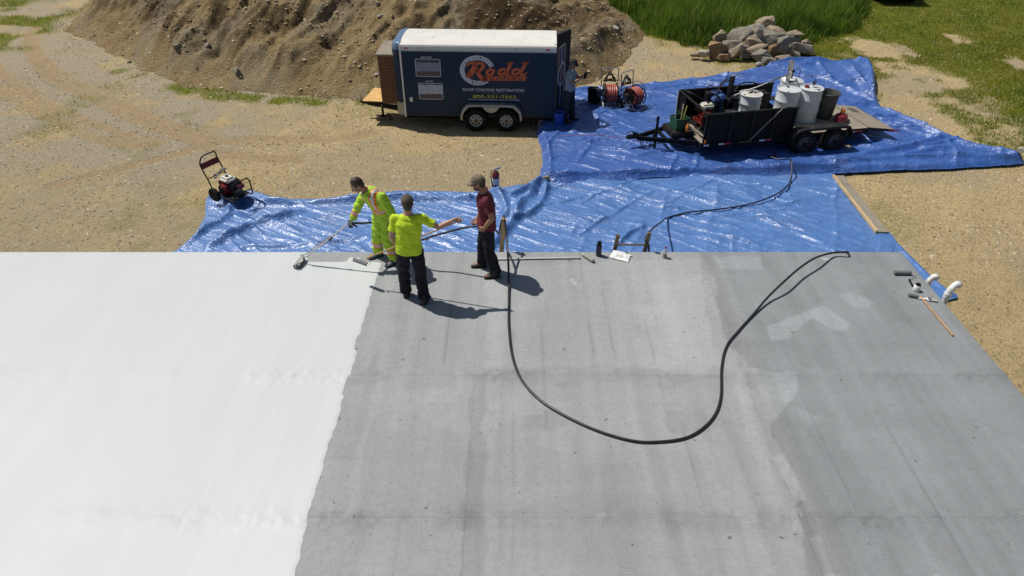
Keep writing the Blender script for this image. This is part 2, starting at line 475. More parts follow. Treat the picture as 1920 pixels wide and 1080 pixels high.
# ------------------------------------------------------------------ the bank of excavated soil
def gully(x, y):
    u = x * 0.86 - y * 0.5; v = x * 0.5 + y * 0.86
    wu = u + 0.7 * (fbm(x * 0.5, y * 0.5, 61) - 0.5)
    return u, v, wu
def mound_h(x, y):
    d = signed(x, y, MOUND) + 1.3 * (fbm(x * 0.35, y * 0.35, 21, 4) - 0.5) + 0.25 * (fbm(x * 1.6, y * 1.6, 22, 3) - 0.5)
    dd = np.maximum(d, 0)
    u, v, wu = gully(x, y)
    top = 3.9 + 1.0 * (fbm(x * 0.25, y * 0.25, 23, 3) - 0.5) - 1.4 * sstep(-1.0, 4.5, x)
    prof = top * (1 - np.exp(-(dd * 0.74 / top) ** 1.12 * 1.05))
    k = sstep(0.15, 1.6, dd) * sstep(9.5, 4, dd)
    h = prof + k * (1.0 * (ridge(wu * 0.36, v * 0.07, 33, 3) - 0.55) + 0.55 * (ridge(wu * 1.15 + 3, v * 0.26, 35, 3) - 0.5) + 0.18 * (ridge(wu * 3.4, v * 0.8, 36, 3) - 0.5))
    # scarps where the face has slumped
    sc = fbm(x * 0.42 + 5, y * 0.42, 37, 3)
    h = h - k * 0.30 * sstep(0.50, 0.66, sc) + k * 0.16 * (ridge(x * 1.9, y * 1.9, 40, 4) - 0.5) + 0.10 * k * (fbm(x * 4, y * 4, 38, 3) - 0.5) + 0.05 * k * (ridge(x * 8, y * 8, 39, 3) - 0.5)
    return np.where(dd > 0, np.maximum(h, -0.05), -0.1 - 0.2 * np.minimum(-np.minimum(d, 0), 1))
def mound_z(x, y): return gh(x, y) * 0 + GZ + mound_h(x, y)
def mound_attr(x, y, z):
    u, v, wu = gully(x, y)
    e = 0.12
    sl = np.hypot(mound_h(x + e, y) - mound_h(x - e, y), mound_h(x, y + e) - mound_h(x, y - e)) / (2 * e)
    # darker bands down the bank, also on steep faces and towards the right
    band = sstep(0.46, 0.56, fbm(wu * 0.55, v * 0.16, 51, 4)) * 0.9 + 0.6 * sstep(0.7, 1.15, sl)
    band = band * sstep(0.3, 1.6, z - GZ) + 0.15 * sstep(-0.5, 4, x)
    grs = sstep(0.66, 0.72, fbm(x * 0.7, y * 0.7, 52, 4)) * sstep(1.8, 2.8, z - GZ) * 0.5
    grv = sstep(0.52, 0.66, fbm(wu * 0.8, v * 0.35, 54, 4))
    return np.stack([grs, grv, np.clip(band, 0, 1)], 1)
t = NT("bank_soil")
A = t.attr("mask")
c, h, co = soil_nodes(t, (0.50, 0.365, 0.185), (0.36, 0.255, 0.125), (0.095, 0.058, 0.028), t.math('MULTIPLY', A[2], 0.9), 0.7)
gr = t.mix(t.noise(12, 6, 0.8, co), (0.20, 0.155, 0.10), (0.52, 0.44, 0.31))
c = t.mix(t.math('MULTIPLY', A[1], t.noise(5, 5, 0.7, co, 0.35, 0.65)), c, gr)
c = t.mix(t.math('MULTIPLY', A[0], t.noise(6, 5, 0.7, co, 0.4, 0.6)), c, (0.05, 0.07, 0.015))
t.color(c); t.bump(h, 1.0, 0.10)
M_BANK = t.done(0.95, 0, 0.12)
me = grid_mesh("soil_bank", np.concatenate([np.arange(-26, -20, 0.25), np.arange(-20, 7, 0.075)]), np.concatenate([np.arange(19.4, 31, 0.075), np.arange(31, 50, 0.3)]), mound_z, M_BANK, mound_attr,
               keep=lambda x, y: signed(x, y, MOUND) + 1.2)
tag(link("soil_bank", me), kind='structure')

def surf_z(x, y):
    return np.maximum(ground_z(x, y), mound_z(x, y))

# ------------------------------------------------------------------ loose stones and clods (uncountable)
def scatter_stones(name, X, Y, S, cols, matl, zf=surf_z, flat=0.42):
    n = len(X); base = np.array([[1, 0, 0], [0.3, 0.9, 0.1], [-0.8, 0.5, -0.1], [-0.7, -0.6, 0.1], [0.4, -0.95, -0.1], [0.1, 0.1, 1], [-0.1, 0, -1]], float)
    f = np.array([[0, 1, 5], [1, 2, 5], [2, 3, 5], [3, 4, 5], [4, 0, 5], [1, 0, 6], [2, 1, 6], [3, 2, 6], [4, 3, 6], [0, 4, 6]])
    a = rng.uniform(0, 6.28, n); ca, sa = np.cos(a), np.sin(a)
    sc = S[:, None] * rng.uniform(0.6, 1.3, (n, 3)) * np.array([1, 0.8, flat])
    V = base[None] * sc[:, None, :] * rng.uniform(0.8, 1.2, (n, 7, 1))
    x = V[..., 0] * ca[:, None] - V[..., 1] * sa[:, None] + X[:, None]; y = V[..., 0] * sa[:, None] + V[..., 1] * ca[:, None] + Y[:, None]
    z = V[..., 2] + (zf(X, Y) - S * 0.02)[:, None]
    Vv = np.stack([x, y, z], -1).reshape(-1, 3); F = (f[None] + (np.arange(n) * 7)[:, None, None]).reshape(-1, 3)
    me = raw_mesh(name, Vv, F, matl, False, {"tint": np.repeat(cols, 7, 0)})
    return tag(link(name, me), kind='stuff')
t = NT("loose_stone"); ta = t.n("ShaderNodeAttribute"); ta.attribute_name = "tint"
t.color(t.mix(t.math('MULTIPLY', t.noise(30, 3), 0.35), ta.outputs["Color"], (0.12, 0.09, 0.06))); M_PEB = t.done(0.9, 0, 0.2)
def stone_cols(n, lo=0.6, hi=1.2):
    pal = np.array([[0.44, 0.34, 0.21], [0.52, 0.44, 0.31], [0.34, 0.28, 0.19], [0.60, 0.53, 0.41], [0.26, 0.19, 0.12], [0.48, 0.38, 0.24]])
    return pal[rng.integers(0, len(pal), n)] * rng.uniform(lo, hi, (n, 1))
n = 110000
X = rng.uniform(-17, 17, n); Y = rng.uniform(11.5, 27, n)
k = (rng.uniform(0, 1, n) < (1 - 0.8 * grass_amt(X, Y)) * (0.35 + 0.65 * sstep(0.4, 0.6, fbm(X * .7, Y * .7, 88)))) & (signed(X, Y, MOUND) < 0.3)
X, Y = X[k], Y[k]; S = 0.012 + 0.040 * rng.random(len(X)) ** 3
scatter_stones("gravel", X, Y, S, stone_cols(len(X)), M_PEB)
n = 60000
X = rng.uniform(-20, 5, n); Y = rng.uniform(20.3, 34, n); sd = signed(X, Y, MOUND)
k = (sd > -0.8) & (rng.random(n) < 0.25 + 0.75 * sstep(0.45, 0.65, fbm(X, Y, 66))); X, Y = X[k], Y[k]
S = 0.016 + 0.06 * rng.random(len(X)) ** 6
scatter_stones("bank_stones", X, Y, S, stone_cols(len(X)), M_PEB)

# ------------------------------------------------------------------ grass
def blades(name, X, Y, H, W, cols, matl, seg=1, lean=0.35, zf=ground_z):
    n = len(X); a = rng.uniform(0, 6.28, n); la = rng.uniform(0, 6.28, n); ln = H * rng.uniform(0.05, lean, n)
    Z = zf(X, Y) - 0.01; dx, dy = np.cos(a) * W / 2, np.sin(a) * W / 2; lx, ly = np.cos(la) * ln, np.sin(la) * ln
    if seg == 1:
        P = np.stack([np.stack([X - dx, Y - dy, Z], 1), np.stack([X + dx, Y + dy, Z], 1), np.stack([X + lx, Y + ly, Z + H], 1)], 1); F = np.array([[0, 1, 2]]); k = 3
    else:
        P = np.stack([np.stack([X - dx, Y - dy, Z], 1), np.stack([X + dx, Y + dy, Z], 1),
                      np.stack([X + lx * .35 + dx * .9, Y + ly * .35 + dy * .9, Z + H * .6], 1), np.stack([X + lx * .35 - dx * .9, Y + ly * .35 - dy * .9, Z + H * .6], 1),
                      np.stack([X + lx * 1.2, Y + ly * 1.2, Z + H], 1)], 1); F = np.array([[0, 1, 2], [0, 2, 3], [3, 2, 4]]); k = 5
    Ff = (F[None] + (np.arange(n) * k)[:, None, None]).reshape(-1, 3)
    me = raw_mesh(name, P.reshape(-1, 3), Ff, matl, False, {"tint": np.repeat(cols, k, 0)})
    return tag(link(name, me), kind='stuff')
t = NT("grass_blade"); ta = t.n("ShaderNodeAttribute"); ta.attribute_name = "tint"; t.color(ta.outputs["Color"])
tr_ = t.n("ShaderNodeBsdfTranslucent"); t.l(t.mix(1.0, ta.outputs["Color"], (1.5, 1.5, 0.9), 'MULTIPLY'), tr_.inputs[0]); mx_ = t.n("ShaderNodeMixShader"); mx_.inputs[0].default_value = 0.45
M_BLADE = t.done(0.6, 0, 0.2); t.l(t.b.outputs[0], mx_.inputs[1]); t.l(tr_.outputs[0], mx_.inputs[2]); t.l(mx_.outputs[0], t.t.nodes["Material Output"].inputs[0])
def gcols(X, Y, a=(0.085, 0.15, 0.012), b=(0.225, 0.25, 0.02), dry=(0.34, 0.28, 0.05), dryf=0.14):
    n = len(X); f = np.clip(fbm(X * 0.8, Y * 0.8, 71)[:, None] * 2.6 - 0.85 + rng.normal(0, 0.24, (n, 1)), 0, 1)
    c = np.array(a) * (1 - f) + np.array(b) * f
    d = (rng.random((n, 1)) < dryf * (0.4 + 1.6 * fbm(X * .35, Y * .35, 72)[:, None]))
    return np.where(d, np.array(dry), c) * rng.uniform(0.75, 1.25, (n, 1))
n = 330000
X = rng.uniform(5, 26, n); Y = rng.uniform(17, 36, n)
ga = grass_amt(X, Y); k = rng.random(n) < np.clip(ga * 1.1 - 0.1, 0, 1) * (0.6 + 0.4 * sstep(34, 22, Y))
X, Y = X[k], Y[k]
blades("lawn_grass", X, Y, rng.uniform(0.04, 0.11, len(X)), rng.uniform(0.012, 0.028, len(X)), gcols(X, Y), M_BLADE, 1, 0.7)
n = 120000
X = rng.uniform(-24, 6, n); Y = rng.uniform(17, 36, n); ga = grass_amt(X, Y)
k = (rng.random(n) < ga ** 1.5 * 0.8) & (signed(X, Y, MOUND) < 0.8); X, Y = X[k], Y[k]
blades("weeds", X, Y, rng.uniform(0.05, 0.2, len(X)), rng.uniform(0.012, 0.03, len(X)), gcols(X, Y, (0.11, 0.17, 0.02), (0.20, 0.24, 0.03)), M_BLADE, 1, 0.8, surf_z)
n = 260000
X = rng.uniform(3, 20, n); Y = rng.uniform(24, 48, n); sd = signed(X, Y, TALL) + (fbm(X * 1.2, Y * 1.2, 14) - 0.5) * 1.0
k = (sd > 0) & (rng.random(n) < 0.55 + 0.45 * sstep(0, 0.6, sd)); X, Y, sd = X[k], Y[k], sd[k]
cl = fbm(X * 1.8, Y * 1.8, 15, 3)
H = (0.35 + 0.75 * sstep(0, 1.2, sd)) * (0.55 + 0.9 * cl) * rng.uniform(0.7, 1.15, len(X))
H = H * (0.75 + 0.5 * fbm(X * .6, Y * .6, 17, 3)) + 0.45 * (rng.random(len(X)) < 0.01)
blades("tall_grass", X, Y, H, rng.uniform(0.010, 0.026, len(X)), gcols(X, Y, (0.045, 0.10, 0.013), (0.14, 0.225, 0.035), (0.34, 0.31, 0.14), 0.06), M_BLADE, 2, 0.4)

# ================================================================== THE FLAT ROOF
XR = 6.61                       # right edge of the roof
XE = [-21, -11.3, -7.7, -4.1, -0.5, 3.1, XR]
YE = [-7, 1.4, 4.5, 6.72, 9.76]
RP = lambda *pts: [rf(*p) for p in pts]
TONES = [  # (polygon, brightness change, blur, noise)
    (RP((1316, 470), (1345, 560), (1362, 640), (1405, 690), (1500, 700), (1480, 760), (1450, 800), (1470, 850), (1500, 905), (1496, 970), (1520, 1085), (2100, 1085), (2100, 700), (1700, 470)), -0.17, 0.015, 0.05),
    (RP((1340, 482), (1425, 482), (1432, 506), (1350, 506)), 0.14, 0.02, 0.03),
    (RP((1445, 640), (1438, 612), (1500, 590), (1546, 573), (1592, 608), (1588, 620), (1560, 619), (1524, 594), (1478, 632)), 0.17, 0.02, 0.03),
    (RP((1570, 553), (1600, 548), (1640, 568), (1640, 578), (1600, 576)), 0.12, 0.03, 0.03),
    (RP((905, 500), (1310, 484), (1340, 700), (1300, 706), (1180, 690), (1015, 694), (905, 690), (915, 600)), 0.07, 0.03, 0.06),
    (RP((1225, 540), (1312, 520), (1332, 640), (1360, 704), (1320, 706), (1200, 698), (1190, 640)), 0.06, 0.02, 0.05),
    (RP((880, 700), (915, 700), (906, 860), (905, 1085), (866, 1085), (874, 900)), -0.10, 0.02, 0.05),
    (RP((745, 500), (884, 505), (868, 700), (700, 700)), -0.03, 0.04, 0.06),
    (RP((985, 778), (1030, 768), (1060, 790), (1030, 806), (990, 800)), -0.10, 0.03, 0.06),
    (RP((1000, 735), (1060, 722), (1070, 745), (1015, 752)), -0.06, 0.03, 0.06),
    (RP((1255, 780), (1330, 770), (1360, 790), (1320, 815), (1262, 806)), -0.07, 0.05, 0.06),
    (RP((1190, 608), (1236, 612), (1240, 634), (1196, 632)), -0.06, 0.03, 0.04),
    (RP((640, 707), (1100, 690), (1490, 700), (1480, 722), (1000, 716), (640, 722)), -0.07, 0.05, 0.10),
    (RP((560, 975), (900, 955), (1500, 975), (1500, 1010), (900, 985), (560, 1000)), -0.05, 0.06, 0.12),
    (RP((1450, 860), (1470, 850), (1512, 935), (1494, 940)), 0.17, 0.02, 0.02),
    (RP((1520, 1005), (1538, 1003), (1570, 1085), (1548, 1085)), 0.14, 0.02, 0.02),
    (RP((1476, 960), (1500, 955), (1512, 1000), (1480, 1000)), 0.10, 0.02, 0.04),
    (RP((1372, 700), (1395, 700), (1440, 850), (1500, 1085), (1480, 1085), (1420, 880)), 0.05, 0.03, 0.04),
    (RP((1068, 523), (1072, 522), (1082, 534), (1078, 536)), 0.5, 0.006, 0.0),
    (RP((1538, 485), (1543, 482), (1561, 487), (1556, 490)), 0.5, 0.006, 0.0),
    (RP((560, 800), (640, 760), (700, 790), (640, 860), (570, 870)), -0.04, 0.08, 0.10),
    (RP((1560, 820), (1700, 800), (1760, 900), (1640, 960)), 0.04, 0.08, 0.12),
    (RP((1100, 880), (1200, 860), (1240, 960), (1120, 980)), -0.04, 0.06, 0.10),
    (RP((940, 700), (1060, 700), (1080, 940), (950, 950)), 0.03, 0.05, 0.08),
    (RP((1500, 770), (1545, 785), (1540, 795), (1505, 790)), 0.10, 0.02, 0.03),
]
def roof_tone(x, y):
    t = np.zeros(np.shape(x))
    for poly, dv, bl, nz in TONES:
        wob = (fbm(x * 3.1, y * 3.1, 101, 4) - 0.5) * nz * 4
        t = t + dv * sstep(-bl, bl, signed(x, y, poly) + wob)
    # broom and roller streaks
    t = t + 0.19 * (fbm(x * 7 + 0.3 * fbm(x, y, 7), y * 0.35, 103, 3) - 0.5) + 0.07 * (fbm(x * 0.4, y * 6, 104, 3) - 0.5)
    t = t + 0.13 * (fbm(x * 0.9, y * 0.9, 105, 5) - 0.5) + 0.05 * (sstep(.5, .56, fbm(x * 0.8, y * 0.8, 109, 5)) - .5) * sstep(.45, .6, fbm(x * .3, y * .3, 110)) + 0.07 * (np.floor(vn(x * 4.2, y * 0.12, 106) * 5) / 5 - 0.5)
    return t
def seam_rough(x, y):
    r = np.zeros(np.shape(x))
    for sy in (6.72, 4.5):
        yy = sy + 0.06 * (fbm(x * 1.3, x * 0, int(sy * 10), 3) - 0.5)
        w = 0.08 + 0.10 * fbm(x * 0.9, x * 0 + 4, 77, 2)
        r = np.maximum(r, np.exp(-((y - yy) / w) ** 2) * sstep(0.32, 0.6, fbm(x * 1.6, x * 0 + sy, 78, 3)))
    xx = 3.1 + 0.03 * (fbm(y * 1.2, y * 0, 5, 2) - 0.5)
    r = np.maximum(r, np.exp(-((x - xx - 0.03) / 0.05) ** 2) * 0.6 * sstep(0.35, 0.6, fbm(y * 1.5, y * 0, 79, 3)))
    return r
def joint_gap(x, y):
    """shallow recess at the panel joints"""
    wob = 0.010 * (vn(x * 5, y * 5, 31) - 0.5)
    gx = np.min([np.abs(x - e + wob) + (0.011 if e < 3 else 0) for e in XE[1:-1]], 0); gy = np.min([np.abs(y - e + wob) for e in YE[1:-1]], 0)
    return np.maximum(sstep(0.016, 0.002, gx) * (0.35 + 0.9 * sstep(.45, .6, fbm(y * .7, x * 0 + 2, 4, 3))), 0.6 * sstep(0.016, 0.002, gy) * sstep(.4, .6, fbm(x * .9, y * 0, 5, 3)))
def roof_h(x, y):
    r = seam_rough(x, y)
    return 0.0015 * (fbm(x * 9, y * 9, 107, 3) - 0.5) + r * (0.030 * (fbm(x * 15, y * 15, 108, 3)) - 0.006) - 0.0018 * joint_gap(x, y)
def laps(x, y):
    """thin lap lines left by the rolled primer, broken along their length"""
    r = np.zeros(np.shape(x))
    for i, (lx, ya, yb) in enumerate(((-1.72, 3, 9.3), (-0.93, 6.8, 8.6), (0.02, 3, 8.4), (0.42, 5.0, 8.8), (1.13, 6.8, 9.6), (1.42, 6.9, 9.2), (1.95, 5.6, 9.0), (2.34, 6.6, 8.4), (2.1, 3, 5.9), (0.9, 3, 5.6), (3.75, 4, 7), (4.6, 3, 6), (-1.2, 3, 6.2))):
        xx = lx + 0.03 * (fbm(y * 0.5, y * 0, 200 + i, 2) - 0.5)
        r = np.maximum(r, np.exp(-((x - xx) / 0.016) ** 2) * sstep(ya, ya + .3, y) * sstep(yb, yb - .3, y) * sstep(0.35, 0.6, fbm(y * 1.1, y * 0 + 1, 220 + i, 2)))
    return r
def roof_attr(x, y, z):
    tn = 0.50 + 1.7 * roof_tone(x, y) - 0.03 * joint_gap(x, y) - 0.34 * seam_rough(x, y) * (fbm(x * 9, y * 13, 130, 3) - .25) - 0.24 * laps(x, y)
    blue = sstep(3.2, 3.6, x)
    return np.stack([np.clip(tn, 0, 1), seam_rough(x, y), blue], 1)
t = NT("roof_concrete")
A = t.attr("mask"); co = t.coord('Object')
c = t.mix(A[0], (0.152, 0.161, 0.164), (0.53, 0.55, 0.548))
c = t.mix(t.math('MULTIPLY', A[2], 0.5), c, t.mix(A[0], (0.13, 0.148, 0.166), (0.475, 0.52, 0.56)))
c = t.mix(0.35, c, t.mix(t.noise(60, 5, 0.8, co, 0.3, 0.7), (0.115, 0.12, 0.122), (0.44, 0.452, 0.45)))
c = t.mix(t.math('MULTIPLY', t.noise(14, 6, 0.75, co, 0.45, 0.75), 0.35), c, (0.16, 0.16, 0.158))
c = t.mix(t.math('MULTIPLY', t.noise(90, 2, 0.8, co, 0.62, 0.72), 0.55), c, (0.08, 0.08, 0.08))
c = t.mix(t.math('MULTIPLY', t.noise(9, 3, 0.6, co, 0.685, 0.71), 0.7), c, (0.09, 0.085, 0.08))
st = t.coord('Object', (22, 1.3, 1))
c = t.mix(t.math('MULTIPLY', t.noise(3, 4, 0.7, st, 0.45, 0.75), 0.16), c, (0.13, 0.13, 0.13))
st2 = t.coord('Object', (1.2, 26, 1))
c = t.mix(t.math('MULTIPLY', t.noise(3, 4, 0.7, st2, 0.45, 0.75), 0.12), c, (0.42, 0.42, 0.41))
c = t.mix(t.math('MULTIPLY', t.noise(1.6, 3, 0.5, co, 0.66, 0.8), 0.3), c, (0.15, 0.14, 0.125))
t.color(c)
h = t.math('ADD', t.noise(70, 5, 0.8, co, 0.2, 0.8), t.math('MULTIPLY', A[1], t.noise(36, 4, 0.8, co, 0.3, 0.7)))
t.bump(h, 0.5, 0.008)
M_ROOF = t.done(0.85, 0, 0.25)
M_CONC = mat("wall_concrete", (0.30, 0.295, 0.28), 0.9, var=0.2, scale=2.5, bump=0.4, bscale=30, dist=0.01, dirt=(0.16, 0.12, 0.08))

bld = empty("flat_roofed_building", (0, 0, 0))
tag(bld, "low building with a flat grey concrete roof, its left part coated glossy white", "building")
mb = MB()
mb.box(((XE[0] + XR) / 2 - 0.03, 9.58, GZ / 2 - 0.25), (XR - XE[0] - 0.12, 0.3, -GZ + 0.34 - 0.5 + 0.2))
mb.box((XR - 0.2, (YE[0] + 9.43) / 2, GZ / 2 - 0.25), (0.3, 9.43 - YE[0], -GZ + 0.04))
mb.build("wall", M_CONC, bld)
mb = MB(); mb.box(((XE[0] + XR) / 2, (YE[0] + 9.76) / 2, -0.11), (XR - XE[0] - 0.004, 9.76 - YE[0] - 0.004, 0.17)); mb.build("roof_deck", M_CONC, bld)
for i in range(len(XE) - 1):
    for j in range(len(YE) - 1):
        x0, x1, y0, y1 = XE[i] + 0.0002, XE[i + 1] - 0.0002, YE[j] + 0.0002, YE[j + 1] - 0.0002
        vis = j >= 1 and x1 > -2.6
        stp = 0.032 if vis else 0.25
        xs = np.unique(np.concatenate([np.arange(x0, x1, stp), [x0 + 0.004, x0 + 0.010, x1 - 0.010, x1 - 0.004, x1]]))
        ys = np.unique(np.concatenate([np.arange(y0, y1, stp), [y0 + 0.004, y0 + 0.010, y1 - 0.010, y1 - 0.004, y1]]))
        me = grid_mesh("roof_panel", xs, ys, roof_h, M_ROOF, roof_attr)
        bm = bmesh.new(); bm.from_mesh(me)       # give the panel its thickness
        be = [e for e in bm.edges if e.is_boundary]
        ex = bmesh.ops.extrude_edge_only(bm, edges=be)
        for v in ex['geom']:
            if isinstance(v, bmesh.types.BMVert): v.co.z = -0.022
        bm.to_mesh(me); bm.free()
        link("roof_panel", me, bld)

# white elastomeric coating rolled over the left part
def coat_edge(y):
    return -2.17 + 0.045 * (np.floor(vn(y * 1.3, y * 0, 3) * 5) / 5 - 0.5) * 0.9 + 0.045 * (fbm(y * 11, y * 0 + 1, 4, 4) - 0.5) - 0.035 * sstep(.76, .8, vn(y * 2.3, y * 0, 19))
ys_ = np.arange(-6.9, 9.44, 0.03)
edge = [(float(coat_edge(np.array(v))), float(v)) for v in ys_]
top = []
for xx in np.arange(-2.25, -3.40, -0.03):
    top.append((float(xx), 9.45 + 0.05 * (float(fbm(np.array(xx * 3.0), np.array(1.0), 12)) - 0.5) + (0.13 if -2.75 < xx < -2.52 else 0) * 1.0))
COATP = edge + top + [(-3.44, 9.60), (-3.46, 9.757), (XE[0] + 0.01, 9.757), (XE[0] + 0.01, -6.9)]
def coat_h(x, y):
    d = signed(x, y, COATP)
    return roof_h(x, y) + 0.0015 + 0.005 * sstep(0.0, 0.03, d) + 0.0012 * (fbm(x * 22, y * 3.5, 15, 2) - 0.5)
def coat_attr(x, y, z):
    return np.stack([seam_rough(x, y), fbm(x * 0.5, y * 0.5, 7), sstep(.42, .62, fbm(x * 6, y * 0.5, 8, 3))], 1)
t = NT("white_coating")
A = t.attr("mask"); co = t.coord('Object')
c = t.mix(A[1], (0.515, 0.538, 0.535), (0.56, 0.583, 0.578))
c = t.mix(t.math('MULTIPLY', A[2], 0.18), c, (0.47, 0.49, 0.485))
c = t.mix(t.math('MULTIPLY', t.noise(19, 3, 0.7, co, 0.70, 0.73), 0.45), c, (0.36, 0.37, 0.36))
t.color(c)
h = t.math('ADD', t.noise(45, 5, 0.75, co, 0.2, 0.8), t.math('MULTIPLY', A[0], t.math('MULTIPLY', t.noise(28, 4, 0.8, co, 0.3, 0.7), 1.0)))
t.bump(h, 0.34, 0.006)
wet = t.math('GREATER_THAN', t.noise(38, 2, 0.6, co, 0, 1), 0.74)
M_COAT = t.done(t.math('SUBTRACT', 0.48, t.math('MULTIPLY', wet, 0.38)), 0, 0.35)
xs = np.concatenate([np.arange(-20.95, -10, 0.2), np.arange(-10, -3.6, 0.06), np.arange(-3.6, -1.95, 0.025)])
ys = np.concatenate([np.arange(-6.85, 3.4, 0.2), np.arange(3.4, 9.757, 0.035), [9.757]])
me = grid_mesh("white_coating", xs, ys, coat_h, M_COAT, coat_attr, keep=lambda x, y: signed(x, y, COATP), snap=COATP)
tag(link("white_coating", me, bld), "glossy white roof coating with a ragged rolled edge")

# ================================================================== THE BLUE TARPS
def tarp_mat(name, ca, cb):
    t = NT(name); co = t.coord('Object')
    c = t.mix(t.noise(1.1, 5, 0.6, co), ca, cb)
    c = t.mix(t.math('MULTIPLY', t.noise(4.5, 6, 0.75, co, 0.5, 0.72), 0.45), c, tuple(min(1, x * 1.35 + 0.05) for x in cb))
    c = t.mix(t.math('MULTIPLY', t.noise(0.8, 6, 0.7, co, 0.55, 0.7), 0.22), c, (0.24, 0.25, 0.30))
    t.color(c)
    def creases(ang, sx, sy, sc, dt=4, ds=0.4):
        mp = t.n("ShaderNodeMapping"); mp.inputs["Rotation"].default_value = (0, 0, ang); t.l(t.co.outputs['Object'], mp.inputs[0])
        m2 = t.n("ShaderNodeMapping"); m2.inputs["Scale"].default_value = (sx, sy, 1); t.l(mp.outputs[0], m2.inputs[0])
        nz = t.n("ShaderNodeTexNoise"); nz.inputs["Scale"].default_value = sc; nz.inputs["Detail"].default_value = dt; nz.inputs["Roughness"].default_value = 0.5; nz.inputs["Distortion"].default_value = ds; t.l(m2.outputs[0], nz.inputs[0])
        return t.math('ABSOLUTE', t.math('SUBTRACT', nz.outputs[0], 0.5))
    h = t.math('ADD', creases(0.52, 0.14, 1.0, 7.0), t.math('MULTIPLY', creases(-0.6, 0.5, 1.0, 11.0), 0.4))
    h = t.math('ADD', h, t.math('MULTIPLY', creases(1.3, 0.5, 1.0, 14.0), 0.25))
    gate = t.noise(0.9, 3, 0.5, co, 0.38, 0.62)
    bn = t.bump(t.math('MULTIPLY', h, t.math('ADD', t.math('MULTIPLY', gate, 0.5), 0.45)), 1.0, 0.085)
    t.b.inputs["Coat Weight"].default_value = 0.55; t.b.inputs["Coat Roughness"].default_value = 0.17; t.l(bn, t.b.inputs["Coat Normal"])
    return t.done(0.5, 0, 0.7)
M_TARP1 = tarp_mat("blue_tarp_faded", (0.056, 0.148, 0.39), (0.078, 0.190, 0.45))
M_TARP2 = tarp_mat("blue_tarp_plain", (0.020, 0.076, 0.30), (0.032, 0.110, 0.37))
def dirn(x, y, a): return x * math.cos(a) + y * math.sin(a), -x * math.sin(a) + y * math.cos(a)
AUTO = {}
def auto_folds(seed, n, x0, x1, y0, y1, a0, a1):
    rr = random.Random(seed); out = []
    for _ in range(n):
        x, y, a, L = rr.uniform(x0, x1), rr.uniform(y0, y1), rr.uniform(a0, a1), rr.uniform(0.8, 4.2); pts = []
        for k in range(4):
            pts.append((x, y)); x += math.cos(a) * L / 3; y += math.sin(a) * L / 3; a += rr.uniform(-.12, .12)
        out.append((pts, rr.uniform(.016, .034), rr.uniform(.035, .055)))
    return out
AUTO[201] = auto_folds(5, 34, -6.5, 7.0, 11.5, 15.3, -0.62, -0.28) + auto_folds(6, 8, -6.5, 6, 11.5, 15, 0.1, 0.9)
AUTO[301] = auto_folds(7, 26, 1, 12, 16, 23.5, -0.6, -0.15) + auto_folds(9, 12, 2, 11, 16, 23, 0.0, 0.6)
def tarp(name, poly, step, folds, lift, seed, puffs=(), amp=1.0, und=0.05, matl=None):
    P = [(p.x, p.y) for p in smooth_line([(a, b, 0) for a, b in poly], 6, True)]
    P = [(a + 0.06 * (float(vn(np.array(a * 3), np.array(b * 3), seed)) - 0.5), b + 0.06 * (float(vn(np.array(a * 3 + 9), np.array(b * 3), seed)) - 0.5)) for a, b in P]
    def hf(x, y):
        d = signed(x, y, P)
        z = lift + und * fbm(x * 0.7, y * 0.7, seed, 3)
        wx = x + 0.35 * (fbm(x * 0.8, y * 0.8, seed + 1) - 0.5); wy = y + 0.35 * (fbm(x * 0.8 + 7, y * 0.8, seed + 2) - 0.5)
        for k_, (a, f, s_, am) in enumerate(((-0.45, 1.5, 0.16, 0.060), (-0.62, 2.6, 0.28, 0.045), (0.35, 1.6, 0.2, 0.045), (1.2, 1.8, 0.2, 0.030), (-0.35, 4.6, 0.5, 0.010), (0.5, 4.6, 0.9, 0.009), (-0.9, 7, 2.5, 0.005))):
            u, v = dirn(wx, wy, a)
            rr = ridge(u * s_, v * f, seed + 3 + k_, 2)
            patch = 0.15 + 1.2 * sstep(0.35, 0.68, fbm(x * 0.8 + k_ * 3, y * 0.8, seed + 20 + k_))
            z = z + amp * am * patch * np.clip((rr - .62) / .38, 0, 1) ** 1.6
        for pts, am, w in list(folds) + AUTO[seed]:
            L = [(q.x, q.y) for q in smooth_line([(a, b, 0) for a, b in pts], 5)]
            dd, ar, _, _ = seg_dist(x + 0.05 * (vn(x * 3, y * 3, seed + 9) - 0.5), y + 0.05 * (vn(x * 3 + 4, y * 3, seed + 9) - 0.5), L)
            z = z + am * np.exp(-(dd / w) ** 2) * (0.6 + 0.8 * vn(ar * 1.8, ar * 0, seed + 8))
        for (cx, cy, am, w) in puffs:
            z = z + am * np.exp(-(np.hypot(x - cx, y - cy) / w) ** 2)
        z = z * (0.25 + 0.75 * sstep(0, 0.18, d)) + 0.02 * np.exp(-((d - 0.07) / 0.04) ** 2) * (0.4 + fbm(x * 2, y * 2, seed + 6))
        return gh(x, y) * 0.0 + GZ + 0.045 + z
    xs_ = [p[0] for p in P]; ys2 = [p[1] for p in P]
    me = grid_mesh(name, np.arange(min(xs_) - step, max(xs_) + step, step), np.arange(min(ys2) - step, max(ys2) + step, step), hf, matl, None,
                   keep=lambda x, y: signed(x, y, P), snap=P)
    return link(name, me), hf
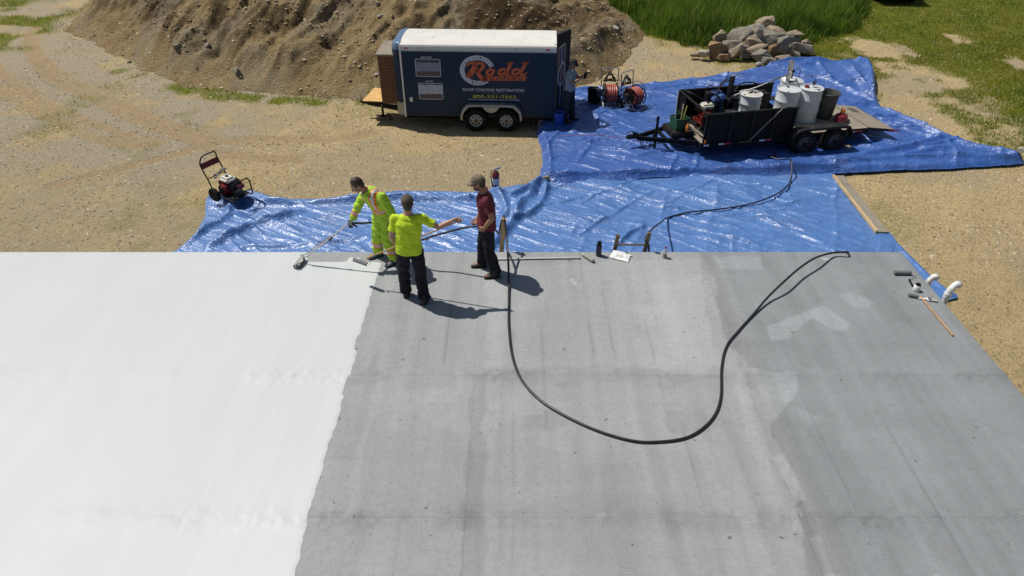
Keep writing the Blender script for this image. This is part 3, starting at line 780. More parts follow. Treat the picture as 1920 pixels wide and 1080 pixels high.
FRONT = [(-7.9, 10.1), g(330, 475), g(368, 440), g(385, 405), g(390, 373), g(425, 372), g(468, 360), g(520, 374), g(600, 376), g(680, 368), g(740, 362), g(810, 362), g(885, 364), g(950, 354),
         g(1010, 346), g(1060, 338), g(1200, 332), g(1400, 322), g(1500, 322), g(1562, 331), g(1600, 372), g(1640, 415), g(1672, 445), g(1700, 480), g(1735, 515), g(1775, 548), g(1795, 560), g(1778, 566), (7.9, 10.1), (6.9, 9.9), (0, 9.85)]
ffolds = [([g(395, 378), g(520, 388), g(640, 384), g(760, 380), g(880, 378)], 0.13, 0.09), ([g(400, 470), g(470, 430), g(560, 405)], 0.12, 0.11),
          ([g(350, 465), g(430, 410), g(440, 385)], 0.10, 0.09), ([g(920, 470), g(955, 430), g(975, 392), g(1015, 350)], 0.14, 0.10),
          ([g(930, 440), g(950, 400), g(925, 366)], 0.12, 0.09), ([g(960, 420), g(1010, 395), g(1025, 350)], 0.10, 0.07), ([g(940, 375), g(975, 372), g(1010, 352)], 0.14, 0.08),
          ([g(1035, 352), g(1150, 372), g(1270, 398)], 0.05, 0.06), ([g(1250, 420), g(1330, 440), g(1420, 466)], 0.05, 0.05),
          ([g(1380, 345), g(1450, 362), g(1480, 372)], 0.05, 0.05), ([g(1400, 405), g(1460, 430), g(1540, 465)], 0.045, 0.05),
          ([g(460, 472), g(600, 462), g(720, 452), g(800, 455)], 0.06, 0.05), ([g(1690, 470), g(1740, 520), g(1785, 556)], 0.08, 0.10),
          ([g(1150, 470), g(1180, 445), g(1205, 432)], 0.06, 0.05), ([g(420, 400), g(500, 420), g(560, 440)], 0.06, 0.06)]
tf, front_h = tarp("blue_tarp", FRONT, 0.027, ffolds, 0.0, 201, amp=1.0, matl=M_TARP1)
tag(tf, "blue tarp spread along the roof edge, lying in front of the other tarp", "tarp", "blue plastic tarps")
REAR = [g(1009, 262), g(1018, 300), g(1020, 346), g(1120, 344), g(1250, 338), g(1400, 335), g(1520, 333), g(1640, 327), g(1760, 322), g(1860, 316), g(1914, 311), g(1905, 303), g(1860, 290), g(1800, 268),
        g(1740, 246), g(1690, 226), g(1655, 208), g(1642, 190), g(1640, 160), g(1636, 138), g(1622, 126), g(1606, 122), g(1560, 124), g(1500, 121), g(1450, 128), g(1360, 144), g(1250, 158), g(1150, 168), g(1085, 172),
        g(1040, 190), g(1012, 225)]
rfolds = [([g(1022, 342), g(1150, 336), g(1300, 332), g(1480, 328), g(1560, 324)], 0.13, 0.075), ([g(1022, 270), g(1030, 300), g(1032, 340)], 0.06, 0.06),
          ([g(1500, 322), g(1620, 300), g(1700, 288), g(1760, 270)], 0.10, 0.10), ([g(1560, 318), g(1700, 306), g(1900, 308)], 0.12, 0.09),
          ([g(1905, 306), g(1800, 280), g(1700, 236), g(1650, 200)], 0.13, 0.10), ([g(1690, 300), g(1790, 292), g(1890, 304)], 0.07, 0.08),
          ([g(1640, 195), g(1600, 160), g(1570, 130)], 0.14, 0.10), ([g(1635, 200), g(1590, 180), g(1550, 160), g(1530, 135)], 0.10, 0.09), ([g(1640, 205), g(1560, 195), g(1500, 180)], 0.08, 0.08),
          ([g(1630, 185), g(1625, 150), g(1610, 126)], 0.16, 0.13), ([g(1440, 132), g(1500, 126), g(1600, 124)], 0.14, 0.10), ([g(1110, 190), g(1200, 178), g(1350, 160)], 0.05, 0.07),
          ([g(1215, 180), g(1260, 190), g(1300, 206)], 0.04, 0.05), ([g(1130, 235), g(1170, 245), g(1215, 262)], 0.04, 0.05), ([g(1030, 310), g(1100, 290), g(1180, 285)], 0.03, 0.05),
          ([g(1600, 230), g(1680, 250), g(1760, 275)], 0.09, 0.07), ([g(1090, 215), g(1112, 226), g(1125, 245)], 0.06, 0.06)]
rp = [(*g(1600, 150), 0.22, 0.9), (*g(1500, 135), 0.12, 1.0), (*g(1620, 135), 0.12, 0.5), (*g(1130, 245), 0.04, 0.5)]
tr, rear_h = tarp("blue_tarp", REAR, 0.029, rfolds, 0.085, 301, rp, 1.45, 0.06, M_TARP2)
tag(tr, "large blue tarp spread under the black open trailer, its far right corner bunched up", "tarp", "blue plastic tarps")
def front_z(x, y): return float(front_h(np.array([x]), np.array([y]))[0])
def rear_z(x, y): return float(rear_h(np.array([x]), np.array([y]))[0])

# ================================================================== MATERIALS FOR THINGS
Mx = Matrix
M_BLUE = mat("trailer_blue_paint", (0.011, 0.030, 0.062), 0.42, var=0.12, scale=1.5, bump=0.03, bscale=4, dist=0.01, spec=0.25, dirt=(0.04, 0.04, 0.04), dirt_amt=0.15)
M_BLUEC = mat("nose_cap_blue", (0.10, 0.17, 0.27), 0.35, var=0.12, scale=2, bump=0.03, dirt=(0.18, 0.16, 0.13), dirt_amt=0.2)
M_WHITE = mat("roof_white_paint", (0.72, 0.70, 0.64), 0.45, var=0.07, scale=2.2, bump=0.06, bscale=5, dist=0.02, dirt=(0.42, 0.38, 0.30), dirt_amt=0.35)
M_TRIM = mat("trim_grey_metal", (0.42, 0.44, 0.45), 0.42, 0.5, var=0.15, scale=3, bump=0.05, dirt=(0.18, 0.15, 0.11))
M_FEND = mat("fender_metal", (0.36, 0.36, 0.34), 0.4, 0.6, var=0.2, scale=5, bump=0.08, dirt=(0.2, 0.16, 0.1), dirt_amt=0.6)
M_BLACK = mat("black_paint", (0.0055, 0.0055, 0.006), 0.6, spec=0.18, var=0.3, scale=4, bump=0.12, bscale=30, dirt=(0.06, 0.05, 0.04), dirt_amt=0.2)
M_BLACKW = mat("worn_black_paint", (0.013, 0.013, 0.013), 0.65, spec=0.25, var=0.4, scale=6, bump=0.2, bscale=40, dirt=(0.12, 0.10, 0.08), dirt_amt=0.4)
M_RUB = mat("tyre_rubber", (0.010, 0.010, 0.010), 0.85, spec=0.2, var=0.3, scale=10, bump=0.3, bscale=60, dirt=(0.12, 0.09, 0.06), dirt_amt=0.5)
M_RIM = mat("rim_white_metal", (0.42, 0.42, 0.40), 0.4, 0.3, var=0.2, scale=12, bump=0.1, dirt=(0.16, 0.12, 0.08), dirt_amt=0.6)
M_RIMD = mat("rim_grey_metal", (0.08, 0.08, 0.085), 0.4, 0.5, var=0.25, scale=12, bump=0.1, dirt=(0.12, 0.09, 0.06), dirt_amt=0.6)
M_HUB = mat("hub_rust", (0.16, 0.085, 0.035), 0.6, 0.3, var=0.3, scale=20)
M_SHADE = mat("opening_shade", (0.006, 0.006, 0.006), 0.9, var=0.1, bump=0)  # near-black colour that stands in for the shade inside openings
M_DKMET = mat("dark_metal", (0.05, 0.05, 0.055), 0.45, 0.6, var=0.3, scale=9, bump=0.15)
M_STEEL = mat("galvanised_steel", (0.45, 0.45, 0.44), 0.35, 0.85, var=0.2, scale=9, bump=0.1)
M_ALU = mat("bare_aluminium", (0.62, 0.62, 0.60), 0.3, 0.9, var=0.12, scale=9, bump=0.08)
M_RED = mat("red_paint", (0.20, 0.016, 0.014), 0.4, var=0.2, scale=8, bump=0.06, dirt=(0.12, 0.05, 0.03))
M_ORNG = mat("orange_plastic", (0.78, 0.21, 0.015), 0.45, var=0.12, scale=8)
M_REDL = mat("red_lens", (0.50, 0.03, 0.015), 0.25, var=0.1)
M_CREAM = mat("cream_engine_tank", (0.66, 0.63, 0.55), 0.35, var=0.1, scale=9, bump=0.05, dirt=(0.3, 0.25, 0.2))
M_DRUM = mat("drum_pale_paint", (0.60, 0.63, 0.64), 0.42, var=0.10, scale=3, bump=0.1, bscale=10, dist=0.01, dirt=(0.30, 0.30, 0.28), dirt_amt=0.55)
M_DRUMTOP = mat("drum_lid_stained", (0.55, 0.52, 0.46), 0.5, var=0.15, scale=6, dirt=(0.30, 0.16, 0.08), dirt_amt=0.8)
M_BIN = mat("bin_grey_plastic", (0.055, 0.058, 0.05), 0.55, var=0.2, scale=4, bump=0.08, dirt=(0.16, 0.15, 0.12), dirt_amt=0.5)
M_GAS = mat("gas_can_red", (0.23, 0.02, 0.035), 0.4, var=0.2, scale=7, dirt=(0.10, 0.05, 0.04))
M_PLY = mat("plywood_yellow", (0.62, 0.38, 0.13), 0.7, var=0.22, scale=5, bump=0.15, bscale=25)
def wood(name, a, b, axis_scale=(1.5, 18, 18), rough=0.8):
    if name in MATS: return MATS[name]
    t = NT(name); co = t.coord('Object', axis_scale)
    c = t.mix(t.noise(2.0, 6, 0.7, co, 0.3, 0.7), a, b)
    c = t.mix(t.math('MULTIPLY', t.noise(3.0, 3, 0.5, t.coord('Object', (1, 1, 1)), 0.55, 0.75), 0.4), c, tuple(x * 0.45 for x in a))
    t.color(c); t.bump(t.noise(4, 5, 0.7, co), 0.35, 0.004); MATS[name] = t.done(rough); return MATS[name]
M_WOODB = wood("cabinet_brown_wood", (0.115, 0.052, 0.024), (0.19, 0.088, 0.042), (2, 2, 22))
M_WOODG = wood("weathered_grey_wood", (0.20, 0.17, 0.13), (0.31, 0.27, 0.21))
M_WOODY = wood("fresh_pine_wood", (0.50, 0.35, 0.17), (0.62, 0.46, 0.25))
M_WOODD = wood("dark_old_wood", (0.12, 0.085, 0.055), (0.20, 0.15, 0.10))
M_DECK = wood("trailer_deck_wood", (0.22, 0.185, 0.135), (0.34, 0.29, 0.22), (1.2, 14, 14))
M_HOSE = mat("black_hose_rubber", (0.016, 0.016, 0.017), 0.42, var=0.25, scale=12, bump=0.1, dirt=(0.1, 0.09, 0.07), dirt_amt=0.35)
M_HOSER = mat("red_hose", (0.40, 0.085, 0.055), 0.45, var=0.15, scale=12, dirt=(0.2, 0.06, 0.04))
M_GREENP = mat("green_crate_plastic", (0.012, 0.07, 0.03), 0.5, var=0.2, scale=9)
M_BLUEP = mat("blue_pump_paint", (0.02, 0.07, 0.22), 0.4, var=0.2, scale=9)
M_BUCKB = mat("blue_bucket_plastic", (0.012, 0.06, 0.42), 0.35, var=0.1)
M_TXTW = mat("print_white", (0.50, 0.53, 0.58), 0.5, var=0.05, bump=0)
M_TXTY = mat("print_yellow", (0.50, 0.48, 0.03), 0.5, var=0.05, bump=0)
M_TXTO = mat("print_orange", (0.55, 0.105, 0.035), 0.5, var=0.05, bump=0)
M_TXTK = mat("print_black", (0.012, 0.014, 0.022), 0.5, var=0.05, bump=0)
M_TXTG = mat("print_dim_blue_grey", (0.17, 0.20, 0.27), 0.5, var=0.05, bump=0)
M_REFW = mat("reflector_white", (0.62, 0.64, 0.68), 0.3, var=0.05, bump=0)
M_REFR = mat("reflector_red", (0.42, 0.03, 0.03), 0.3, var=0.05, bump=0)
M_PVC = mat("white_pvc", (0.78, 0.77, 0.73), 0.35, var=0.05, scale=5, bump=0.03, dirt=(0.5, 0.45, 0.36), dirt_amt=0.3)
M_CLOTH = mat("white_rag", (0.74, 0.74, 0.72), 0.9, var=0.06, bump=0.2)
M_NAP = mat("roller_nap_grey", (0.17, 0.18, 0.18), 0.9, var=0.3, scale=30, bump=0.5, bscale=150, dirt=(0.4, 0.4, 0.4), dirt_amt=0.5)
M_NAPL = mat("roller_nap_pale", (0.33, 0.32, 0.28), 0.9, var=0.3, scale=30, bump=0.5, bscale=150)

# ------------------------------------------------------------------ lettering
def text_polys(s, size=1.0, off=0.0, shear=0.0, spacing=1.0):
    cu = bpy.data.curves.new("lettering", 'FONT'); cu.body = s; cu.size = size; cu.offset = off; cu.shear = shear; cu.space_character = spacing
    cu.resolution_u = 3; cu.fill_mode = 'FRONT'
    ob = bpy.data.objects.new("lettering", cu); C.objects.link(ob)
    dg = bpy.context.evaluated_depsgraph_get(); m = bpy.data.meshes.new_from_object(ob.evaluated_get(dg))
    V = [tuple(v.co) for v in m.vertices]; F = [tuple(p.vertices) for p in m.polygons]
    bpy.data.objects.remove(ob); bpy.data.curves.remove(cu); bpy.data.meshes.remove(m)
    return V, F
def text_on(mb, s, cx, cy, w, h, M, off=0.0, shear=0.0, spacing=1.0, rot=0.0):
    """centre a word in a w by h box on the plane of M (local xy)"""
    V, F = text_polys(s, 1, off, shear, spacing); xs = [v[0] for v in V]; ys = [v[1] for v in V]
    x0, x1, y0, y1 = min(xs), max(xs), min(ys), max(ys); sx = w / (x1 - x0); sy = h / (y1 - y0)
    if w is None: sx = sy
    cr, sr = math.cos(rot), math.sin(rot); P = []
    for v in V:
        x = (v[0] - (x0 + x1) / 2) * sx; y = (v[1] - (y0 + y1) / 2) * sy
        P.append(M @ Vector((cx + x * cr - y * sr, cy + x * sr + y * cr, 0)))
    mb.add(P, F)
def strip(pts, w):
    """flat ribbon polygon along 2-D points"""
    L, Rr = [], []
    for i, p in enumerate(pts):
        a = pts[max(i - 1, 0)]; b = pts[min(i + 1, len(pts) - 1)]; dx, dy = b[0] - a[0], b[1] - a[1]; l = math.hypot(dx, dy) or 1
        ww = w[i] if isinstance(w, (list, tuple)) else w
        L.append((p[0] - dy / l * ww / 2, p[1] + dx / l * ww / 2)); Rr.append((p[0] + dy / l * ww / 2, p[1] - dx / l * ww / 2))
    return L, Rr
def flat_strip(mb, pts, w, M, closed=False):
    L, Rr = strip(pts, w); n = len(pts); vs = [M @ Vector((*p, 0)) for p in L + Rr]
    mb.add(vs, [(i, i + 1, n + i + 1, n + i) for i in range(n - 1)])
def flat_poly(mb, pts, M): mb.add([M @ Vector((*p, 0)) for p in pts], [tuple(range(len(pts)))])
def arc(cx, cy, rx, ry, a0, a1, n=24): return [(cx + rx * math.cos(R(a0 + (a1 - a0) * i / n)), cy + ry * math.sin(R(a0 + (a1 - a0) * i / n))) for i in range(n + 1)]

# ------------------------------------------------------------------ wheels
def wheel_meshes(r, w, rr, rim_mat, hub_mat):
    k = r * 0.12
    t = MB(); t.lathe([(rr * 0.97, -w / 2 + .02), (rr * 1.04, -w / 2), (r - k, -w / 2), (r - k * .25, -w / 2 + k * .4), (r, -w / 2 + k), (r, -w * .16), (r - .008, -w * .15), (r - .008, -w * .12), (r, -w * .11), (r, w * .11), (r - .008, w * .12), (r - .008, w * .15), (r, w * .16), (r, w / 2 - k), (r - k * .25, w / 2 - k * .4), (r - k, w / 2), (rr * 1.04, w / 2), (rr * .97, w / 2 - .02)], axis=(0, 1, 0), n=36, cap=False)
    tyre = t.mesh("tyre", M_RUB, True)
    m = MB(); m.lathe([(rr * 0.97, -w / 2 + .015), (rr * 0.9, -w / 2 + .012), (rr * 0.86, -w / 2 + .05), (rr * 0.5, -w / 2 + .045), (rr * .34, -w / 2 + .02), (rr * 0.30, -w / 2 + .02)], axis=(0, 1, 0), n=32, cap=False)
    m.lathe([(rr * 0.3, -w / 2 + .03), (rr * .3, w / 2 - .03)], axis=(0, 1, 0), n=12)
    m.lathe([(rr * .98, w / 2 - .02), (rr * .9, 0.03), (0.01, 0.02)], axis=(0, 1, 0), n=24)
    for i in range(8):
        a = 2 * math.pi * i / 8; b = 2 * math.pi * (i + .5) / 8; m.cur = 1
        o = Vector((math.cos(a) * rr * .68, -w / 2 + .043, math.sin(a) * rr * .68)); m.cyl(o, o + Vector((0, .004, 0)) - Vector((0, .006, 0)), rr * .13, n=10)  # dark discs carry the shade of the rim holes in their colour
    m.cur = 2; m.lathe([(rr * .26, -w / 2 + .02), (rr * .24, -w / 2 - .012), (rr * .10, -w / 2 - .022), (0.001, -w / 2 - .022)], axis=(0, 1, 0), n=16)
    rim = m.mesh("rim", [rim_mat, M_SHADE, hub_mat], True)
    return tyre, rim
def wheel(root, meshes, loc, flip=False):
    e = empty("wheel", loc, math.pi if flip else 0, root)
    link("tyre", meshes[0], e); link("rim", meshes[1], e)
    return e

# ================================================================== THE ENCLOSED BLUE TRAILER
def enclosed_trailer():
    root = empty("cargo_trailer", (-0.90, 19.22, GZ), R(-2.6))
    tag(root, "enclosed dark blue cargo trailer with white roof, advert lettering and open rear doors", "trailer")
    L, W = 2.07, 0.75; z0, z1 = 0.39, 2.20
    mb = MB(); mb.box((0, 0, (z0 + z1) / 2), (2 * L, 2 * W, z1 - z0)); 
    mb.build("body", M_BLUE, root)
    # rear frame, then a dark sheet painted as the shaded inside
    mb = MB()
    for s in (-1, 1): mb.box((L + 0.025, s * (W - .03), (z0 + z1 + .1) / 2), (.05, .07, z1 - z0 + .15), ch=.008)
    mb.box((L + .025, 0, z1 + .14), (.05, 2 * W - .14, .08)); mb.box((L + .03, 0, z0 + .02), (.06, 2 * W - .14, .06))
    mb.build("rear_frame", M_BLUE, root)
    mb = MB(); mb.box((L + .004, 0, (z0 + z1) / 2 + .05), (.006, 2 * W - .12, z1 - z0)); mb.build("inside_shade", M_SHADE, root)
    # roof: crowned, rounded down over the sides
    prof = [(-W - .012, z1 - .02), (-W - .014, z1 + .10), (-W + .012, z1 + .14), (-W + .05, z1 + .17), (-W + .2, z1 + .195), (0, z1 + .215), (W - .2, z1 + .195), (W - .05, z1 + .17), (W - .012, z1 + .14), (W + .014, z1 + .10), (W + .012, z1 - .02)]
    Mr = Mx(((0, 0, 1, -L - .01), (1, 0, 0, 0), (0, 1, 0, 0), (0, 0, 0, 1)))
    mb = MB(); mb.prism(prof, 2 * L + .06, Mr); ro = mb.build("roof", M_WHITE, root, smooth=True)
    for k in range(1, 5): mb = MB(); mb.box((-L + k * .83, 0, z1 + .2085), (.022, .6, .012)); mb.build("roof_seam", M_WHITE, ro)
    mb = MB(); mb.box((0.0, -W - .018, z1 + .135), (2 * L + .05, .010, .012)); mb.box((0.0, -W - .018, z1 - .005), (2 * L + .05, .012, .018)); mb.build("drip_rail", M_TRIM, root)
    for x in (-L + .16, L - .18):
        mb = MB(); mb.box((x, -W - .022, z1 + .06), (.11, .02, .035), ch=.008); mb.build("marker_light", M_REDL, root)
    mb = MB(); mb.box((1.03, -W - .02, z1 + .06), (.03, .02, .03)); mb.build("vent_plug", M_DKMET, root)
    # rounded nose
    n = 10; sec = []
    for i in range(n + 1):
        a = math.pi / 2 * i / n; sec.append((-L - .28 * math.sin(a) ** .9, -W + .30 * (1 - math.cos(a))))
    half = [(-L + .002, -W)] + sec; full = half + [(x, -y) for x, y in reversed(half)]
    mb = MB(); mb.prism(full, z1 - z0 - .36, Mx.Translation((0, 0, z0 + .36))); no = mb.build("nose", M_BLUE, root, smooth=True)
    # domed cap at the top front
    rings = []
    for k in range(8):
        a = math.pi / 2 * k / 7; sc = math.cos(a) ** .7 if k < 7 else 0.02
        rings.append([(-L + .002 if abs(x + L) < .003 else -L - (-x - L) * (.35 + .65 * sc), y * (.86 + .14 * sc) , z1 + .20 * math.sin(a)) for x, y in full])
    mb = MB(); m = len(full); vs = [p for r_ in rings for p in r_]
    mb.add(vs, [(i * m + k, i * m + (k + 1) % m, (i + 1) * m + (k + 1) % m, (i + 1) * m + k) for i in range(7) for k in range(m)] + [tuple(7 * m + k for k in range(m))])
    mb.build("nose_cap", M_BLUEC, root, smooth=True)
    mb = MB(); mb.prism([(x - .006 if x < -L - .01 else x, y * 1.01) for x, y in full], .36, Mx.Translation((0, 0, z0))); mb.build("stone_guard", M_FEND, root, smooth=True)
    mb = MB(); mb.box((-L - .004, -W - .012, (z0 + z1) / 2 + .05), (.045, .022, z1 - z0 + .2), ch=.006); mb.build("corner_trim", M_WHITE, root)
    mb = MB(); mb.box((0.0, -W - .006, z0 + .012), (2 * L, .012, .03)); mb.build("sill_trim", M_DKMET, root)
    # chassis
    mb = MB()
    for s in (-1, 1):
        mb.box((0, s * .62, z0 - .06), (2 * L, .06, .12)); mb.bar((-L + .2, s * .66, z0 + .08), (-L - 1.25, s * .04, z0 + .08), .06, .13)
    for k in range(7): mb.box((-L + .3 + k * .62, 0, z0 - .05), (.05, 1.34, .08))
    mb.box((.36, 0, .33), (.06, 1.5, .06)); mb.box((-.07, 0, .33), (.05, 1.6, .05)); mb.box((.785, 0, .33), (.05, 1.6, .05))
    mb.build("chassis", M_BLACK, root)
    mb = MB(); mb.box((-L - 1.3, 0, .47), (.26, .10, .10), ch=.02); mb.ell((-L - 1.42, 0, .48), (.055, .055, .05)); mb.build("coupler", M_BLACK, root)
    jk = empty("tongue_jack", (-L - .80, -.16, 0), 0, root)
    mb = MB(); mb.cyl((0, 0, .12), (0, 0, .58), .034, n=12); mb.cyl((0, 0, .10), (0, 0, .12), .06, n=12); mb.box((0, .05, .42), (.09, .06, .10)); mb.cyl((0, 0, .58), (0, 0, .62), .04, n=12); mb.build("post", M_BLACK, jk)
    mb = MB(); mb.tube([(0, -.03, .5), (.02, -.16, .5), (.02, -.16, .44)], .010, 6); mb.build("crank", M_STEEL, jk)
    mb = MB(); mb.box((-L - .18, -.35, .46), (.55, .10, .12), ch=.01); mb.build("tongue_box", M_BLACKW, root)
    # double arched fender
    pts = [(-.50, .36), (-.49, .50), (-.44, .64), (-.34, .745), (-.20, .79), (.90, .79), (1.05, .745), (1.16, .64), (1.21, .50), (1.22, .36)]
    pts = [(p.x, p.y) for p in smooth_line([(a, b, 0) for a, b in pts], 3)]
    inn = [(x + (.055 if x < .36 else -.055) * min(1, abs(x - .36) / .5), z - .055 * (1 if z > .6 else .4)) for x, z in pts]
    Mf = Mx(((1, 0, 0, 0), (0, 0, -1, -W), (0, 1, 0, 0), (0, 0, 0, 1)))
    mb = MB(); nn = len(pts)
    def fv(yy, P): return [(x, yy, z) for x, z in P]
    A_, B_, D_ = fv(-W + .01, pts), fv(-W - .20, pts), fv(-W - .21, inn)
    mb.add(A_ + B_ + D_, [(i, i + 1, nn + i + 1, nn + i) for i in range(nn - 1)] + [(nn + i, nn + i + 1, 2 * nn + i + 1, 2 * nn + i) for i in range(nn - 1)])
    mb.add([(.13, -W - .212, .735), (.60, -W - .212, .735), (.50, -W - .212, .62), (.36, -W - .212, .565), (.22, -W - .212, .62)], [(0, 1, 2, 3, 4)])
    fe = mb.build("fender", M_FEND, root)
    so = fe.modifiers.new("thick", 'SOLIDIFY'); so.thickness = .008
    mb = MB(); arcp = [(x, z) for x, z in pts]
    mb.add([(x, -W - .004, z - .03) for x, z in pts], [tuple(range(nn))]); mb.build("wheel_well_shade", M_SHADE, root)  # flat dark sheet paints the shade behind the wheels
    ms = wheel_meshes(.325, .20, .185, M_RIM, M_HUB)
    for x in (-.07, .785):
        wheel(root, ms, (x, -W - .10, .325)); wheel(root, ms, (x, W + .10, .325), True)
    # far side fender
    mb = MB(); A2, B2 = fv(W - .01, pts), fv(W + .2, pts); mb.add(A2 + B2, [(i, i + 1, nn + i + 1, nn + i) for i in range(nn - 1)]); mb.build("fender", M_FEND, root)
    mb = MB(); mb.box((-L + .19, -W - .012, z0 + .46), (.085, .022, .13), ch=.01); mb.build("power_inlet", M_WHITE, root)
    # rear doors swung open
    def door(y, ang, hinge, name_mat, logo):
        d = empty("door", (L + .06, y, 0), 0, root)
        d.rotation_euler = (0, 0, ang)
        m_ = MB(); m_.box((0, hinge * .36, (z0 + z1) / 2 + .04), (.045, .71, z1 - z0 - .02), ch=.006); m_.build("panel", name_mat, d)
        m_ = MB()
        for yy in (.02, .70): m_.box((0, hinge * yy, (z0 + z1) / 2 + .04), (.056, .035, z1 - z0), ch=.004)
        for zz in (z0 + .04, z1 + .04): m_.box((0, hinge * .36, zz), (.054, .64, .035))
        m_.build("frame", M_DKMET, d)
        m_ = MB()
        for yy in (.3, .55): m_.cyl((.035, hinge * yy, z0 + .02), (.035, hinge * yy, z1 + .04), .012, n=8)
        m_.build("lock_rod", M_STEEL, d)
        if logo:
            Md = Mx(((0, 0, 1, .0235), (1, 0, 0, hinge * .40), (0, 1, 0, 1.50), (0, 0, 0, 1)))
            m_ = MB(); a_ = arc(0, 0, .27, .30, 0, 360, 40); flat_strip(m_, a_, .085, Md); m_.build("logo_ring", M_TXTW, d)
            m_ = MB(); text_on(m_, "R", .02, 0, .30, .36, Md, .03, .25); m_.build("logo_letter", M_TXTO, d)
        return d
    door(-W + .01, R(-20), 1, M_BLUE, True)
    door(W - .01, R(145), -1, M_BLACKW, False)
    # ---- lettering on the near side; coordinates measured on the side panel
    Ms = Mx(((1, 0, 0, 0), (0, 0, -1, -W - .0035), (0, 1, 0, 0), (0, 0, 0, 1)))
    Ms2 = Mx.Translation((0, -.0015, 0)) @ Ms; Ms3 = Mx.Translation((0, -.003, 0)) @ Ms
    def S(zx, zy):
        u = (zx - 385) / 1123.0; v = (zy - (293 + 14 * u)) / (520 + 8 * u); return (-L + u * 2 * L, z1 - v * (z1 - z0))
    def put(s, cx, cy, w, h, m_, mt=None, name="lettering", **k):
        b = MB(); x, z = S(cx, cy); text_on(b, s, x, z, w * 2 * L / 1123, h * (z1 - z0) / 526, mt or Ms, **k); return tag(b.build(name, m_, root), kind='stuff')
    put("BEFORE", 573, 348, 78, 13, M_TXTW, off=.012); put("AFTER", 582, 536, 62, 13, M_TXTW, off=.012)
    put("ROOF COATING RESTORATION", 1061, 606, 458, 24, M_TXTW, off=.018)
    put("ST JOHNSBURY VT", 1066, 633, 182, 12, M_TXTG, shear=.3)
    put("800-331-7663", 1067, 660, 326, 27, M_TXTY, off=.03, spacing=1.05)
    put("WWW.RODDROOFING.COM/COATINGS", 1062, 686, 386, 15, M_TXTW, off=.012)
    # the two photographs: before and after
    for (a, b_, c_, d_, after) in ((489, 360, 672, 498, False), (499, 549, 679, 682, True)):
        x0, y1 = S(a, b_); x1, y0 = S(c_, d_); ph = MB(); r_ = .03
        pts4 = arc(x1 - r_, y1 - r_, r_, r_, 0, 90, 5) + arc(x0 + r_, y1 - r_, r_, r_, 90, 180, 5) + arc(x0 + r_, y0 + r_, r_, r_, 180, 270, 5) + arc(x1 - r_, y0 + r_, r_, r_, 270, 360, 5); pts4.append(pts4[0])
        flat_strip(ph, pts4, .016, Ms2); ph.build("photo_border", M_TXTW, root)
        t = NT("after_picture" if after else "before_picture"); co = t.coord('Object'); sp = t.n("ShaderNodeSeparateXYZ"); t.l(co, sp.inputs[0])
        zz = t.n("ShaderNodeMapRange"); zz.inputs[1].default_value = y0; zz.inputs[2].default_value = y1; t.l(sp.outputs[2], zz.inputs[0])
        wb = t.math('ADD', zz.outputs[0], t.math('MULTIPLY', t.noise(9, 4, .7, co), .08))
        base = t.mix(t.noise(24, 5, .8, co, .4, .62), (0.10, 0.12, 0.17), (0.32, 0.36, 0.45)) if not after else t.mix(t.noise(20, 5, .8, co, .25, .5), (0.10, 0.14, 0.24), (0.42, 0.46, 0.55))
        low = t.mix(t.noise(30, 4, .8, co), (0.06, 0.04, 0.035), (0.12, 0.09, 0.09)); c = t.mix(t.math('GREATER_THAN', wb, .36 if after else .34), low, base)
        c = t.mix(t.math('GREATER_THAN', wb, .93 if after else .84), c, (0.04, 0.045, 0.06)); t.color(c); mm = t.done(.5)
        ph = MB(); flat_poly(ph, pts4[:-1], Ms); ph.build("photo_print", mm, root)
    # round badge: broken ring with curved words
    cx, cy = S(945, 450); rx, ry = .415, .345
    b = MB(); flat_strip(b, arc(cx, cy, rx, ry, 18, 310, 60), .125, Ms); b.build("badge_ring", M_TXTW, root)
    b = MB(); w_ = "ESTABLISHED"
    for i, ch in enumerate(w_):
        a = 158 - i * (158 - 24) / (len(w_) - 1); text_on(b, ch, cx + rx * math.cos(R(a)), cy + ry * math.sin(R(a)), .036, .052, Ms2, rot=R(a - 90))
    for i, ch in enumerate("1920"):
        a = 250 + i * 15; text_on(b, ch, cx + rx * math.cos(R(a)), cy + ry * math.sin(R(a)), .038, .056, Ms2, off=.01, rot=R(a + 90))
    tag(b.build("badge_lettering", M_TXTK, root), kind="stuff")
    # script word with tail banner; black surround then orange
    def glyphs(mbb, grow, M):
        """brush capital R, then o d d, then the banner; coordinates in the zoomed drawing"""
        def q(pts): return [S(x, y) for x, y in pts]
        def ribbon(pts, w):
            k = 2 * L / 1123; P = [(p.x, p.y) for p in smooth_line([(a_, b_, 0) for a_, b_ in q(pts)], 5)]
            ww = [(w[0] + (w[1] - w[0]) * i / (len(P) - 1)) * k + grow * 2 for i in range(len(P))] if isinstance(w, tuple) else w * k + grow * 2
            flat_strip(mbb, P, ww, M)
            for e, wv in ((P[0], ww[0] if isinstance(ww, list) else ww), (P[-1], ww[-1] if isinstance(ww, list) else ww)): flat_poly(mbb, arc(e[0], e[1], wv / 2, wv / 2, 0, 360, 12)[:-1], M)
        ribbon([(932, 402), (918, 440), (886, 484)], (36, 40)); ribbon([(868, 492), (905, 490)], 14)             # stem and foot
        ribbon([(872, 408), (890, 392), (940, 390), (985, 398), (988, 425), (962, 446), (935, 448)], (16, 26))    # bowl
        ribbon([(948, 448), (955, 480), (972, 505), (1002, 516)], (30, 34))                                       # leg into banner
        k = 2 * L / 1123
